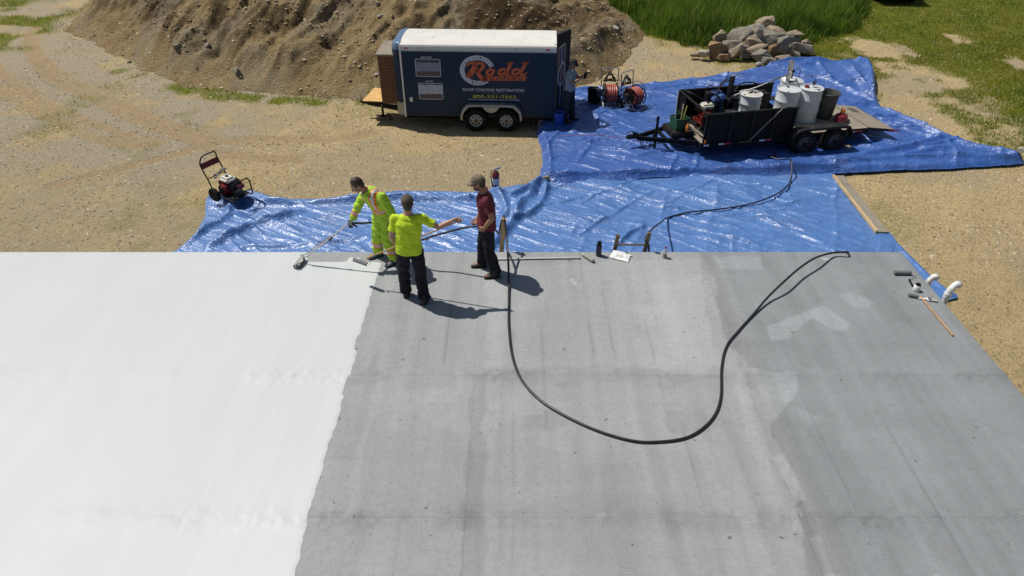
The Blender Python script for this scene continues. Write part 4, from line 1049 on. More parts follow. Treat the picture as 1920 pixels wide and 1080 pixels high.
        def bowl(x, y): 
            c0 = S(x, y); P = []
            for i in range(25):
                a = 2 * math.pi * i / 24; px = 23 * math.cos(a); py = 25 * math.sin(a); P.append((c0[0] + (px + .35 * py) * k, c0[1] + py * .0030))
            flat_strip(mbb, P, [k * (15 + 7 * abs(math.cos(2 * math.pi * i / 24))) + grow * 2 for i in range(25)], M)
        bowl(1040, 462); bowl(1128, 460); bowl(1228, 460)
        ribbon([(1192, 394), (1160, 470), (1178, 486)], (26, 22)); ribbon([(1172, 392), (1205, 392)], 12)
        ribbon([(1300, 392), (1264, 470), (1282, 486), (1305, 470)], (26, 14)); ribbon([(1280, 392), (1318, 390)], 12)
        g_ = grow
        bp = q([(975, 494), (1312, 496), (1296, 531), (990, 529)]); cxx = sum(p[0] for p in bp) / 4; cyy = sum(p[1] for p in bp) / 4
        flat_poly(mbb, [(p[0] + (g_ if p[0] > cxx else -g_), p[1] + (g_ if p[1] > cyy else -g_)) for p in bp], M)
    b = MB(); glyphs(b, .020, Ms2); b.build("script_shadow", M_TXTK, root)
    b = MB(); glyphs(b, 0, Ms3); b.build("script_lettering", M_TXTO, root)
    Ms4 = Mx.Translation((0, -.0045, 0)) @ Ms
    put("ROOFING", 1134, 514, 290, 26, M_TXTK, Ms4, off=.02, shear=.3, spacing=1.5)
    return root
trailer = enclosed_trailer()
TR = trailer.matrix_basis.copy()
def on_trailer(x, y, z): return TR @ Vector((x, y, z))
# brown wooden cabinet standing on the tongue
cab = empty("wooden_cabinet", on_trailer(-2.50, .0, .68), R(-2.6)); tag(cab, "tall brown wooden cabinet standing on the tongue of the blue trailer", "cabinet")
mb = MB(); mb.box((0, 0, .67), (.50, 1.2, 1.30), ch=.01); mb.build("carcass", M_WOODB, cab)
for k in range(15):
    mb = MB(); mb.box((-.0, -.606, .07 + k * .086), (.47, .014, .078), ch=.003); mb.build("slat", M_WOODB, cab)
mb = MB(); mb.box((-.01, 0, 1.345), (.56, 1.28, .05), ch=.008); mb.build("lid", M_WOODG, cab)
mb = MB(); mb.box((.20, -.618, .67), (.035, .02, 1.28)); mb.box((-.0, -.616, .66), (.47, .012, .02)); mb.box((0, -.4, -.04), (.45, .08, .1)); mb.box((0, .4, -.04), (.45, .08, .1)); mb.box((0, 0, -.01), (.49, 1.15, .03)); mb.build("batten", M_WOODD, cab)
ply = MB(); ply.box((0, 0, 0), (.62, 1.0, .022)); po = ply.build("plywood_sheet", M_PLY, None, loc=on_trailer(-2.98, -.02, .69), rot=(R(1.5), R(-2), R(-10)))
tag(po, "bright yellow plywood sheet resting on the trailer tongue in front of the cabinet", "plywood sheet")
mb = MB(); mb.box((0, 0, .055), (.42, .24, .09), ch=.008); mb.box((.02, 0, .0), (.30, .2, .03)); o = mb.build("wood_block", M_WOODD, None, loc=on_trailer(-2.87, -.16, .015)); tag(o, "dark wood block under the jack of the blue trailer", "wood block")

# ================================================================== THE BLACK OPEN TRAILER
BL = Vector((4.87, 16.22, GZ + .06)); BA = R(12)
def bl(x, y, z): return Mx.Translation(BL) @ Mx.Rotation(BA, 4, 'Z') @ Vector((x, y, z))
W2 = 1.76
def open_trailer():
    root = empty("open_trailer", BL, BA)
    tag(root, "black open equipment trailer with solid sides, wooden deck and tail ramp on the blue tarp", "trailer")
    # deck planks
    for k in range(9):
        mb = MB(); mb.box((2.35, .10 + k * .195, .50 + .002 * (k % 3)), (4.7, .187, .035), ch=.003); mb.build("deck_plank", M_DECK, root)
    mb = MB()
    for s in (0, W2): mb.box((2.3, s, .44), (4.75, .05, .13))
    mb.box((-.03, W2 / 2, .44), (.05, W2, .12)); mb.box((4.69, W2 / 2, .44), (.05, W2, .12))
    for k in range(8): mb.box((.5 + k * .56, W2 / 2, .44), (.05, W2 - .1, .08))
    for s in (-1, 1): mb.bar((.3, W2 / 2 + s * .80, .42), (-1.45, W2 / 2 + s * .035, .42), .07, .11)
    mb.box((2.73, W2 / 2, .33), (.06, W2 + .1, .06)); mb.box((3.63, W2 / 2, .33), (.06, W2 + .1, .06))
    mb.box((-.75, W2 / 2, .42), (.05, .85, .08))
    mb.build("chassis", M_BLACK, root)
    mb = MB(); mb.box((-.02, W2 / 2, .512), (.10, W2, .03), ch=.004); mb.build("front_sill", M_WOODG, root)
    # solid sides with uprights
    for s, x1, nm in ((0, 2.45, "side_panel"), (W2, 2.75, "side_panel")):
        e = MB(); e.box((x1 / 2, s, .88), (x1, .025, .74)); pn = e.build(nm, M_BLACK, root)
        sg = -1 if s == 0 else 1
        for k in range(5): e = MB(); e.box((.06 + k * (x1 - .1) / 4, s + sg * .028, .86), (.045, .035, .76)); e.build("stake", M_BLACKW, pn)
        e = MB(); e.box((x1 / 2, s, 1.262), (x1 + .04, .06, .035), ch=.006); e.build("top_rail", M_BLACKW, pn)
    mb = MB(); mb.box((0, W2 / 2, 1.262), (.045, W2 - .06, .035)); mb.box((0.0, W2 / 2, .72), (.03, W2 - .05, .03))
    for s in (.02, W2 - .02): mb.box((0, s, .88), (.05, .045, .78))
    mb.build("front_frame", M_BLACKW, root)
    mb = MB(); mb.box((.012, W2 - .22, .89), (.02, .42, .72)); mb.build("front_panel", M_BLACK, root)
    # fender
    for s, sg in ((0, -1), (W2, 1)):
        yo = s + sg * .30; pts = [(2.30, .40), (2.34, .62), (2.46, .735), (2.62, .765), (3.78, .765), (3.92, .735), (4.02, .62), (4.05, .40)]
        nn = len(pts); y_in = s + sg * .03
        mb = MB(); inner = [(x, z - .055) for x, z in pts]
        mb.add([(x, y_in, z) for x, z in pts] + [(x, yo, z) for x, z in pts] + [(x * .97 + 3.17 * .03, yo, z - .06) for x, z in pts], [(i, i + 1, nn + i + 1, nn + i) for i in range(nn - 1)] + [(nn + i, nn + i + 1, 2 * nn + i + 1, 2 * nn + i) for i in range(nn - 1)])
        fe = mb.build("fender", M_BLACKW, root); so = fe.modifiers.new("thick", 'SOLIDIFY'); so.thickness = .01
    ms = wheel_meshes(.335, .21, .20, M_RIMD, M_BLACK)
    for x in (2.73, 3.60):
        wheel(root, ms, (x, -.16, .335)); wheel(root, ms, (x, W2 + .16, .335), True)
    # ramp
    rp_ = empty("ramp", (4.74, 0, .50), 0, root); rp_.rotation_euler = (0, R(9), 0)
    for k in range(4): mb = MB(); mb.box((.13 + k * .19, W2 / 2, .0), (.18, W2 - .06, .03), ch=.003); mb.build("plank", M_WOODG, rp_)
    mb = MB()
    for s in (.03, W2 - .03): mb.box((.40, s, -.02), (.82, .05, .06))
    mb.box((.80, W2 / 2, -.015), (.04, W2, .05)); mb.build("frame", M_BLACKW, rp_)
    mb = MB()
    for k in range(4): mb.box((.36 + k * .07, W2 - .40, .017), (.028, .34, .006))
    mb.build("grip_slot_shade", M_SHADE, rp_)  # dark strips coloured as the shade in the ramp's slots
    mb = MB(); mb.box((4.80, W2 / 2, .475), (.05, W2 - .1, .035)); mb.build("hinge_bar", M_WOODG, root)
    mb = MB(); mb.box((.80, -.02, 0), (.30, .01, .04)); mb.build("reflector", M_REFR, rp_)
    # reflective strips
    for x, m_, w in ((.07, M_REFW, .14), (.48, M_REFW, .14), (.64, M_REFR, .18), (1.62, M_REFW, .16), (1.80, M_REFR, .14), (4.22, M_REFW, .16), (4.42, M_REFR, .22)):
        mb = MB(); mb.box((x, -.028, .452), (w, .006, .045)); mb.build("reflector", m_, root)
    mb = MB(); mb.box((0.02, -.032, .56), (.035, .02, .09), ch=.004); mb.build("side_light", M_ORNG, root)
    mb = MB(); mb.box((1.15, -.0275, .452), (.34, .004, .04)); mb.build("maker_plate", mat("dull_gold_print", (0.10, 0.075, 0.02), .5, var=.4, scale=30), root)
    # coupler, jack, chains
    mb = MB(); mb.box((-1.56, W2 / 2, .46), (.30, .11, .10), ch=.02); mb.ell((-1.70, W2 / 2, .46), (.065, .06, .055)); mb.box((-1.50, W2 / 2, .53), (.14, .05, .06), ch=.01); mb.tube([(-1.5, W2 / 2, .55), (-1.62, W2 / 2, .60), (-1.72, W2 / 2 + .02, .57)], .018, 6); mb.build("coupler", M_BLACKW, root)
    ch_ = []
    for s in (-1, 1):
        b = MB(); P = [(-1.35 + .03 * k + .02 * math.sin(k), W2 / 2 + s * .10, .38 - .34 * math.sin(math.pi * k / 9.0)) for k in range(10)]
        for k in range(9): b.tube([P[k], P[k + 1]], .010 + .004 * (k % 2), 5)
        b.build("safety_chain", M_DKMET, root)
    jk = empty("tongue_jack", (-.98, W2 / 2 - .12, 0), 0, root)
    mb = MB(); mb.cyl((0, 0, .11), (0, 0, .95), .034, n=12); mb.cyl((0, 0, .10), (0, 0, .125), .07, n=12); mb.cyl((0, 0, .93), (0, 0, .99), .042, n=12); mb.box((0, .06, .44), (.10, .08, .12)); mb.build("post", M_BLACK, jk)
    mb = MB(); mb.tube([(0, 0, .93), (-.10, -.03, .93), (-.26, -.05, .90), (-.27, -.05, .98)], .010, 6); mb.build("crank", M_STEEL, jk)
    mb = MB(); mb.box((-.34, W2 / 2 - .04, .54), (.62, .74, .17), ch=.03); mb.build("toolbox", M_BLACKW, root)
    mb = MB(); mb.box((-.13, W2 / 2 - .33, .629), (.11, .07, .004)); mb.build("sticker", M_REFW, root)
    return root
open_trailer()
def place(root, x, y, z=.52, rz=0): root.location = bl(x, y, z); root.rotation_euler = (0, 0, BA + rz)
mb = MB(); mb.box((0, 0, .05), (.30, .20, .09), ch=.01); o = mb.build("wood_block", M_WOODG, None, loc=bl(-.98, W2 / 2 - .12, -.045), rot=(0, 0, BA)); tag(o, "pale wood block under the tongue jack of the black trailer", "wood block")
mb = MB(); mb.box((0, 0, .09), (.20, .18, .18), ch=.015); o = mb.build("wheel_chock", M_WOODG, None, loc=bl(4.10, -.16, -.04), rot=(0, 0, BA + .2)); tag(o, "grey block wedged behind the rear wheel of the black trailer", "wheel chock")

# ---- drums
def drum(x, y, rz, label, h=.88, r=.29, lid=M_DRUM, items=()):
    e = empty("steel_drum"); place(e, x, y, .52, rz); tag(e, label, "drum", "pale steel drums on the black trailer")
    def rib(z): return [(r, z - .03), (r + .012, z - .012), (r + .012, z + .012), (r, z + .03)]
    mb = MB(); mb.lathe([(r - .01, 0), (r + .012, 0), (r + .012, .018), (r, .03)] + rib(h * .34) + rib(h * .67) + [(r, h - .035), (r + .013, h - .022), (r + .013, h), (r - .012, h), (r - .014, h - .022)], n=36, cap=False)
    mb.lathe([(r - .002, .0), (.01, .0)], n=36, cap=False); mb.build("shell", M_DRUM, e, smooth=True)
    mb = MB(); mb.lathe([(r - .013, h - .025), (r - .03, h - .02), (0.001, h - .018)], n=36, cap=False); mb.build("lid", lid, e, smooth=True)
    mb = MB(); mb.cyl((r * .6, 0, h - .018), (r * .6, 0, h + .004), .035, n=12); mb.cyl((-r * .7, .05, h - .018), (-r * .7, .05, h), .02, n=10); mb.build("bung", M_DKMET, e)
    return e
drum(1.80, 1.22, .4, "leftmost pale drum, standing lower, its lid stained with rust", .72, lid=M_DRUMTOP)
d2 = drum(2.70, .92, 1.2, "pale drum in the middle front, beside the end of the black side panel")
d3 = drum(3.34, .88, 2.2, "pale drum nearest the dark bin, a red cap and white rag on its lid")
d4 = drum(3.14, 1.52, 2.0, "pale drum standing behind the others with the silver pump in it")
# items on lids
mb = MB(); mb.box((0, 0, .012), (.16, .03, .02)); mb.tube([(-.05, 0, .02), (.05, .01, .03), (.12, .05, .02)], .012, 6); o = mb.build("bung_wrench", M_DKMET, None, loc=bl(1.84, 1.30, 1.225), rot=(0, 0, .6)); tag(o, "small dark wrench lying on the rusty drum lid", "wrench")
mb = MB(); mb.cyl((0, 0, 0), (0, 0, .05), .06, n=16); o = mb.build("red_cap", M_RED, None, smooth=True, loc=bl(3.24, .96, 1.385)); tag(o, "red plastic cap on the lid of the drum nearest the bin", "cap")
def crumple(name, loc, sx, sy, hh, m_, seed, rz=0, n=26, label="", cat="rag"):
    X, Y = np.meshgrid(np.linspace(-1, 1, n), np.linspace(-1, 1, n)); X = X.ravel(); Y = Y.ravel()
    rr = np.hypot(X, Y); jx = (fbm(X * 2.2, Y * 2.2, seed) - .5) * .5; jy = (fbm(X * 2.2, Y * 2.2, seed + 5) - .5) * .5
    Z = hh * (0.05 + 1.1 * ridge(X * 1.3 + 3, Y * 1.3, seed + 2, 3) * np.clip(1.25 - rr * .9, 0.05, 1))
    ix = np.arange(n * n).reshape(n, n); F = np.stack([ix[:-1, :-1], ix[:-1, 1:], ix[1:, 1:], ix[1:, :-1]], -1).reshape(-1, 4)
    me = raw_mesh(name, np.stack([(X + jx) * sx, (Y + jy) * sy, Z], 1), F, m_, True); o = link(name, me, None, loc, (0, 0, rz)); so = o.modifiers.new("thick", 'SOLIDIFY'); so.thickness = .004
    tag(o, label, cat); return o
crumple("rag", bl(3.46, .84, 1.388), .10, .09, .06, M_CLOTH, 3, label="white rag bunched on the lid of the drum nearest the bin")
crumple("rag", bl(3.10, 1.60, 1.388), .20, .16, .10, M_CLOTH, 8, label="white plastic sheet crumpled on the drum lid behind the silver pump", cat="plastic sheet")
mb = MB(); mb.cyl((0, 0, 0), (0, 0, .26), .010, n=8); mb.box((0, 0, .13), (.06, .05, .05)); mb.cyl((-.04, 0, .17), (.05, 0, .20), .012, n=8); o = mb.build("drum_valve", M_DKMET, None, loc=bl(3.36, .86, 1.385)); tag(o, "thin dark valve rod standing up from the drum nearest the bin", "valve")
pump = empty("transfer_pump"); place(pump, 2.95, 1.45, .52); tag(pump, "silver drum pump standing upright with a hose running left from it", "pump")
mb = MB(); mb.cyl((0, 0, 0), (0, 0, .95), .024, n=12); mb.build("suction_tube", M_STEEL, pump, smooth=True)
mb = MB(); mb.lathe([(.03, .88), (.055, .90), (.055, .98), (.075, 1.0), (.075, 1.06), (.05, 1.07), (.05, 1.16), (.066, 1.18), (.066, 1.42), (.05, 1.45), (.0, 1.45)], n=20); mb.box((0, -.06, 1.12), (.07, .07, .10), ch=.01); mb.build("motor", M_ALU, pump, smooth=True)
mb = MB(); mb.tube([p for p in smooth_line([(-.05, -.05, 1.08), (-.25, -.12, 1.07), (-.55, -.2, 1.02), (-.9, -.12, .85), (-1.25, .05, .66), (-1.5, .15, .50)], 6)], .019, 8); mb.build("hose", mat("braided_hose", (0.16, 0.16, 0.16), .4, .3, var=.3, scale=30), pump, smooth=True)
mb = MB(); mb.cyl((.16, .08, .88), (.16, .08, 1.08), .02, n=10); mb.box((.16, .08, 1.12), (.07, .06, .07), ch=.01); mb.tube([p for p in smooth_line([(.16, .08, 1.12), (.28, .06, 1.20), (.38, .10, 1.12), (.40, .12, .92)], 5)], .008, 6); mb.build("valve", M_BLACK, pump, smooth=True)
# ---- bin, gas can
bn = empty("rubbish_bin"); place(bn, 3.93, .92, .52, .3); tag(bn, "dark grey plastic bin standing on the trailer deck right of the drums", "bin")
mb = MB(); mb.lathe([(0.01, .0), (.215, .0), (.225, .02), (.275, .66), (.30, .665), (.305, .70), (.285, .71), (.27, .69), (.205, .03), (.01, .025)], n=36, cap=False); mb.build("tub", M_BIN, bn, smooth=True)
for s in (-1, 1):
    mb = MB(); mb.tube([(s * .27, -.09, .60), (s * .34, -.08, .61), (s * .35, 0, .58), (s * .34, .08, .61), (s * .27, .09, .60)], .014, 6); mb.build("handle", M_BIN, bn, smooth=True)
gc = empty("gas_can"); place(gc, 4.20, .52, .52, .2); tag(gc, "dark red fuel can with an orange cap on the deck beside the bin", "fuel can")
mb = MB(); mb.lathe([(.01, 0), (.15, 0), (.165, .03), (.165, .15), (.15, .19), (.09, .22), (.05, .24), (.045, .25), (.0, .25)], n=28); mb.build("can", M_GAS, gc, smooth=True)
mb = MB(); mb.lathe([(.05, .24), (.058, .25), (.058, .34), (.045, .36), (.0, .36)], n=16); mb.build("cap", M_ORNG, gc, smooth=True)
mb = MB(); mb.tube([(-.09, 0, .20), (-.09, 0, .27), (-.02, .0, .28)], .012, 6); mb.build("handle", M_GAS, gc, smooth=True)

# ---- machines in the trailer
def engine(name, label, x, y, z, rz, body, tank, sc=1.0):
    e = empty(name); place(e, x, y, z, rz); e.scale = (sc,) * 3; tag(e, label, "engine")
    m_ = MB(); m_.box((0, 0, .03), (.42, .34, .06), ch=.01); m_.box((0, 0, .17), (.26, .24, .24), ch=.03); m_.cyl((0, -.12, .17), (0, -.20, .17), .115, n=20); m_.build("crankcase", body, e)
    m_ = MB(); m_.cyl((0, -.20, .17), (0, -.235, .17), .075, n=16); m_.box((.15, 0, .20), (.12, .16, .14), ch=.02)
    for k in range(5): m_.box((.15, 0, .15 + k * .025), (.15, .19, .006))
    m_.box((-.10, -.10, .27), (.06, .06, .06)); m_.build("cooling_fins", M_DKMET, e)
    m_ = MB(); m_.box((0, .0, .37), (.30, .24, .13), ch=.04); m_.build("fuel_tank", tank, e, smooth=True)
    m_ = MB(); m_.cyl((.02, 0, .43), (.02, 0, .46), .035, n=14); m_.build("tank_cap", M_DKMET, e)
    m_ = MB(); m_.cyl((.20, -.05, .32), (.20, .14, .32), .06, n=14); m_.build("muffler", M_DKMET, e, smooth=True)
    m_ = MB(); m_.box((-.19, .02, .33), (.12, .16, .14), ch=.02); m_.build("air_filter", M_BLACK, e)
    return e
engine("petrol_engine", "red engine with a cream fuel tank in the front of the black trailer", .60, 1.28, .54, 0, M_RED, M_CREAM, 1.15)
engine("petrol_engine", "small black engine beside the leftmost drum in the black trailer", 1.35, .55, .54, .4, M_BLACK, M_BLACKW, .9)
pm = empty("coating_pump"); place(pm, 1.08, 1.36, .52, .15); tag(pm, "tall dark blue coating pump with an upright column in the black trailer", "pump")
mb = MB(); mb.box((0, 0, .04), (.55, .45, .08), ch=.01); mb.box((-.08, .1, .30), (.36, .2, .46), ch=.02); mb.build("stand", M_BLACK, pm)
for k, (a, b) in enumerate(((-.25, -.02), (-.02, .04))):
    mb = MB(); mb.cyl((a, b, .08), (a, b, .52), .07, n=16); mb.cyl((a, b, .52), (a, b, .56), .09, n=16); mb.lathe([(.09, .56), (.13, .60), (.10, .66), (.04, .70), (0, .70)], (a, b, 0), n=16); mb.build("cylinder", M_BLUEP, pm, smooth=True)
mb = MB(); mb.box((.20, .06, .62), (.06, .10, 1.05), ch=.01); mb.box((.28, .06, .62), (.03, .08, 1.05), ch=.006); mb.box((.22, .05, .50), (.22, .22, .12), ch=.02); mb.build("column", M_DKMET, pm)
mb = MB()
for k in range(4): mb.tube(smooth_line([(.17 - .03 * k, 0, 1.10 - .02 * k), (.02 - .05 * k, -.03, 1.16 - .05 * k), (-.16 - .05 * k, -.04 * k, 1.0 - .06 * k), (-.22 - .03 * k, -.05 * k, .70), (-.1, -.1, .5)], 5), .011, 6)
mb.build("pump_hose", M_HOSE, pm, smooth=True)
mb = MB(); mb.cyl((-.25, -.02, .70), (-.25, -.02, .78), .022, n=8); mb.tube([(-.33, -.1, .80), (-.17, .06, .80)], .012, 6); mb.tube([(-.33, .06, .80), (-.17, -.1, .80)], .012, 6); mb.tube([(-.25 + .13 * math.cos(t_), -.02 + .13 * math.sin(t_), .80) for t_ in np.linspace(0, 2 * math.pi, 18)], .012, 6); mb.build("hand_wheel", M_BLUEP, pm, smooth=True)
bx = empty("control_box"); place(bx, 1.02, .72, .53, .1); tag(bx, "black control box with switches between the two engines", "control box")
mb = MB(); mb.box((0, 0, .24), (.34, .28, .48), ch=.02); mb.build("case", M_BLACK, bx); mb = MB()
for k in range(3): mb.box((-.10 + k * .10, -.145, .36), (.05, .012, .06))
mb.build("switch", M_STEEL, bx)
bt = empty("battery_tray"); place(bt, .62, .62, .53, 0); tag(bt, "low black tray of fittings with a metal bar behind the near side panel", "tray")
mb = MB(); mb.box((0, 0, .1), (.5, .3, .2), ch=.01); mb.build("tray", M_BLACKW, bt)
mb = MB(); mb.bar((.10, -.18, .60), (1.0, -.30, .52), .035, .02); mb.bar((.12, -.17, .20), (.12, -.17, .60), .03, .03); mb.bar((.98, -.30, .1), (.98, -.30, .52), .03, .03); mb.build("bar", M_ALU, bt)
cr2 = empty("hand_truck"); place(cr2, .20, .75, .53, 0.1); tag(cr2, "small red hand truck folded behind the front rail of the black trailer", "hand truck")
mb = MB()
for s in (-.10, .10): mb.tube([(0, s, .04), (-.03, s, .62)], .013, 6)
for zz in (.2, .4, .6): mb.tube([(-.01, -.10, zz), (-.01, .10, zz)], .010, 6)
mb.build("frame", M_RED, cr2, smooth=True)
for s in (-.13, .13):
    mb = MB(); mb.lathe([(.03, -.02), (.085, -.02), (.09, 0), (.085, .02), (.03, .02)], (.02, s, .09), (0, 1, 0), 16); mb.build("wheel", M_RUB, cr2, smooth=True)
pr = empty("pressure_regulator"); place(pr, .42, 1.02, .53, 0); tag(pr, "red and black pressure regulator with a gauge below the cream fuel tank", "regulator")
mb = MB(); mb.cyl((0, 0, 0), (0, 0, .34), .05, n=12); mb.box((0, 0, .2), (.14, .10, .12), ch=.02); mb.build("housing", M_RED, pr, smooth=True)
mb = MB(); mb.cyl((0, -.06, .26), (0, -.09, .26), .045, n=14); mb.build("gauge", M_BLACK, pr)
# long pale lance leaning over the near side
mb = MB(); a, b = bl(1.98, -.06, 1.30), bl(1.22, -.10, .52); mb.tube([a, b], .008, 6); mb.tube([a, a + Vector((.12, .05, .02)), a + Vector((.3, .2, -.03))], .016, 8); o = mb.build("spray_lance", M_STEEL, None, smooth=True); tag(o, "thin pale spray lance leaning against the near side of the black trailer", "lance")
# clutter on the trailer floor
cc = empty("cable_coil"); place(cc, 1.45, .95, .53, .3); tag(cc, "coil of black cable on the trailer floor beside the leftmost drum", "cable")
for q in range(4): mb = MB(); mb.tube([((.16 + .015 * q) * math.cos(t_), (.14 + .012 * q) * math.sin(t_), .02 + .022 * q + .012 * math.sin(2 * t_ + q)) for t_ in np.linspace(0, 2 * math.pi, 22)[:-1]], .012, 6, closed=True); mb.build("loop", M_HOSE, cc, smooth=True)
for q, (x_, y_, z_, d_, nm_, lb_, m_) in enumerate(((.55, .95, .53, (.30, .26, .30), "battery_box", "black battery box between the red regulator and the control box", M_BLACK), (1.60, 1.45, .53, (.42, .34, .52), "compressor_case", "dark compressor case behind the leftmost drum", M_DKMET),
        (.85, 1.62, .53, (.30, .2, .66), "heater_case", "upright dark heater case at the far side of the black trailer", M_DKMET), (2.22, 1.42, .53, (.34, .40, .62), "supply_box", "dark supply box between the leftmost drum and the silver pump", M_BLACKW), (1.2, .30, .53, (.5, .22, .34), "parts_bin", "long black parts bin against the near side panel", M_BLACKW))):
    e_ = empty(nm_); place(e_, x_, y_, z_, .1 * (q - 2)); tag(e_, lb_, nm_.replace("_", " ")); mb = MB(); mb.box((0, 0, d_[2] / 2), d_, ch=.02); mb.build("case", m_, e_)
    mb = MB(); mb.box((0, 0, d_[2] + .012), (d_[0] * .96, d_[1] * .96, .022), ch=.006); mb.box((0, -d_[1] / 2 - .008, d_[2] * .8), (.08, .016, .03)); mb.build("lid", m_, e_)
    mb = MB(); mb.tube(smooth_line([(-.1, 0, d_[2] + .02), (-.16, .05, d_[2] + .12), (0, .08, d_[2] + .16), (.14, .0, d_[2] + .06), (.22, -.05, d_[2] * .5)], 4), .011, 6); mb.build("cable", M_HOSE, e_, smooth=True)
jc = empty("jerry_can"); place(jc, 2.15, .35, .52, .1); tag(jc, "dark jerry can standing against the inside of the near side panel", "jerry can")
mb = MB(); mb.box((0, 0, .24), (.34, .18, .46), ch=.03); mb.build("can", M_BLACKW, jc); mb = MB(); mb.tube([(-.12, 0, .46), (-.10, 0, .52), (.06, 0, .52), (.08, 0, .46)], .013, 6); mb.cyl((.13, 0, .46), (.13, 0, .51), .03, n=12); mb.build("handle", M_BLACK, jc, smooth=True)
mh = empty("material_hose", (0, 0, 0)); tag(mh, "dark hose looping from the blue pump along the trailer's far side panel", "hose")
mb = MB(); mb.tube(smooth_line([bl(*p_) for p_ in ((1.2, 1.3, 1.0), (1.5, 1.5, 1.30), (1.75, 1.72, 1.34), (2.1, 1.74, 1.33), (2.4, 1.68, 1.2), (2.6, 1.6, .9))], 6), .018, 8); mb.build("tube", M_HOSE, mh, smooth=True)
mb = MB(); mb.tube(smooth_line([bl(*p_) for p_ in ((.45, 1.45, .8), (.3, 1.65, 1.1), (.05, 1.6, 1.30), (.12, 1.3, 1.34), (.5, 1.15, 1.15), (.9, 1.2, 1.05), (1.1, 1.0, .8))], 6), .014, 8); mb.build("tube", M_HOSE, mh, smooth=True)
# crate of tools on the toolbox
crt = empty("tool_crate"); place(crt, -.36, W2 / 2 - .08, .63, .1); tag(crt, "green plastic crate stuffed with poles and tools on the trailer tongue", "crate")
mb = MB(); 
for s in (-1, 1): mb.box((s * .17, 0, .15), (.012, .36, .30)); mb.box((0, s * .18, .15), (.35, .012, .30))
mb.box((0, 0, .01), (.35, .36, .02)); mb.build("box", M_GREENP, crt)
mb = MB()
for s in (-1, 1): mb.box((0, s * .185, .295), (.38, .03, .02)); mb.box((s * .175, 0, .295), (.03, .34, .02))
for s in (-1, 1):
    for k in range(4): mb.box((-.13 + k * .087, s * .187, .15), (.012, .008, .26))
mb.build("rim", M_GREENP, crt)
tl = [((-.10, .05, .05), (-.12, .08, .98), .014, M_REFW, "long white pole standing in the green crate", "pole"), ((.02, -.04, .05), (.06, .02, .62), .016, M_WOODY, "wooden tool handle standing in the middle of the green crate", "tool handle"),
      ((.10, .02, .05), (.20, .06, .55), .013, mat("yellow_handle", (0.55, 0.5, 0.06), .5), "yellow handle leaning right in the green crate", "tool handle"), ((.0, .12, .05), (-.02, .18, .55), .013, M_GREENP, "green tool handle at the back of the crate", "tool handle")]
for a, b, r_, m_, lb, ct in tl:
    mb = MB(); mb.cyl(a, b, r_, n=8); 
    mb.cyl(Vector(a) + (Vector(b) - Vector(a)) * .8, Vector(a) + (Vector(b) - Vector(a)) * .84, r_ * 1.5, n=8)
    o = mb.build("tool_pole", m_, None, smooth=True, loc=crt.location, rot=crt.rotation_euler); tag(o, lb, ct)
o = MB(); o.lathe([(.0, 0), (.05, 0), (.052, .12), (.03, .16), (.02, .17), (.02, .20), (0, .20)], n=16); oo = o.build("spray_bottle", M_ORNG, None, smooth=True, loc=bl(-.24, W2 / 2 - .34, .63)); tag(oo, "orange bottle standing before the green crate", "bottle")
# loose planks inside the front of the black trailer
for k, (x, y, z, a) in enumerate(((.16, .50, .53, 1.45), (.30, .55, .56, 1.62), (.44, .42, .53, 1.5))):
    mb = MB(); mb.box((0, 0, .02), (.9 - .1 * k, .09, .035), ch=.004); o = mb.build("timber_offcut", M_WOODG if k != 1 else M_WOODD, None); place(o, x, y, z, a)
    tag(o, ["grey timber offcut nearest the front rail inside the black trailer", "dark timber offcut in the middle of three on the trailer floor", "shorter grey timber offcut farthest from the front rail on the trailer floor"][k], "timber", "timber offcuts in the black trailer")

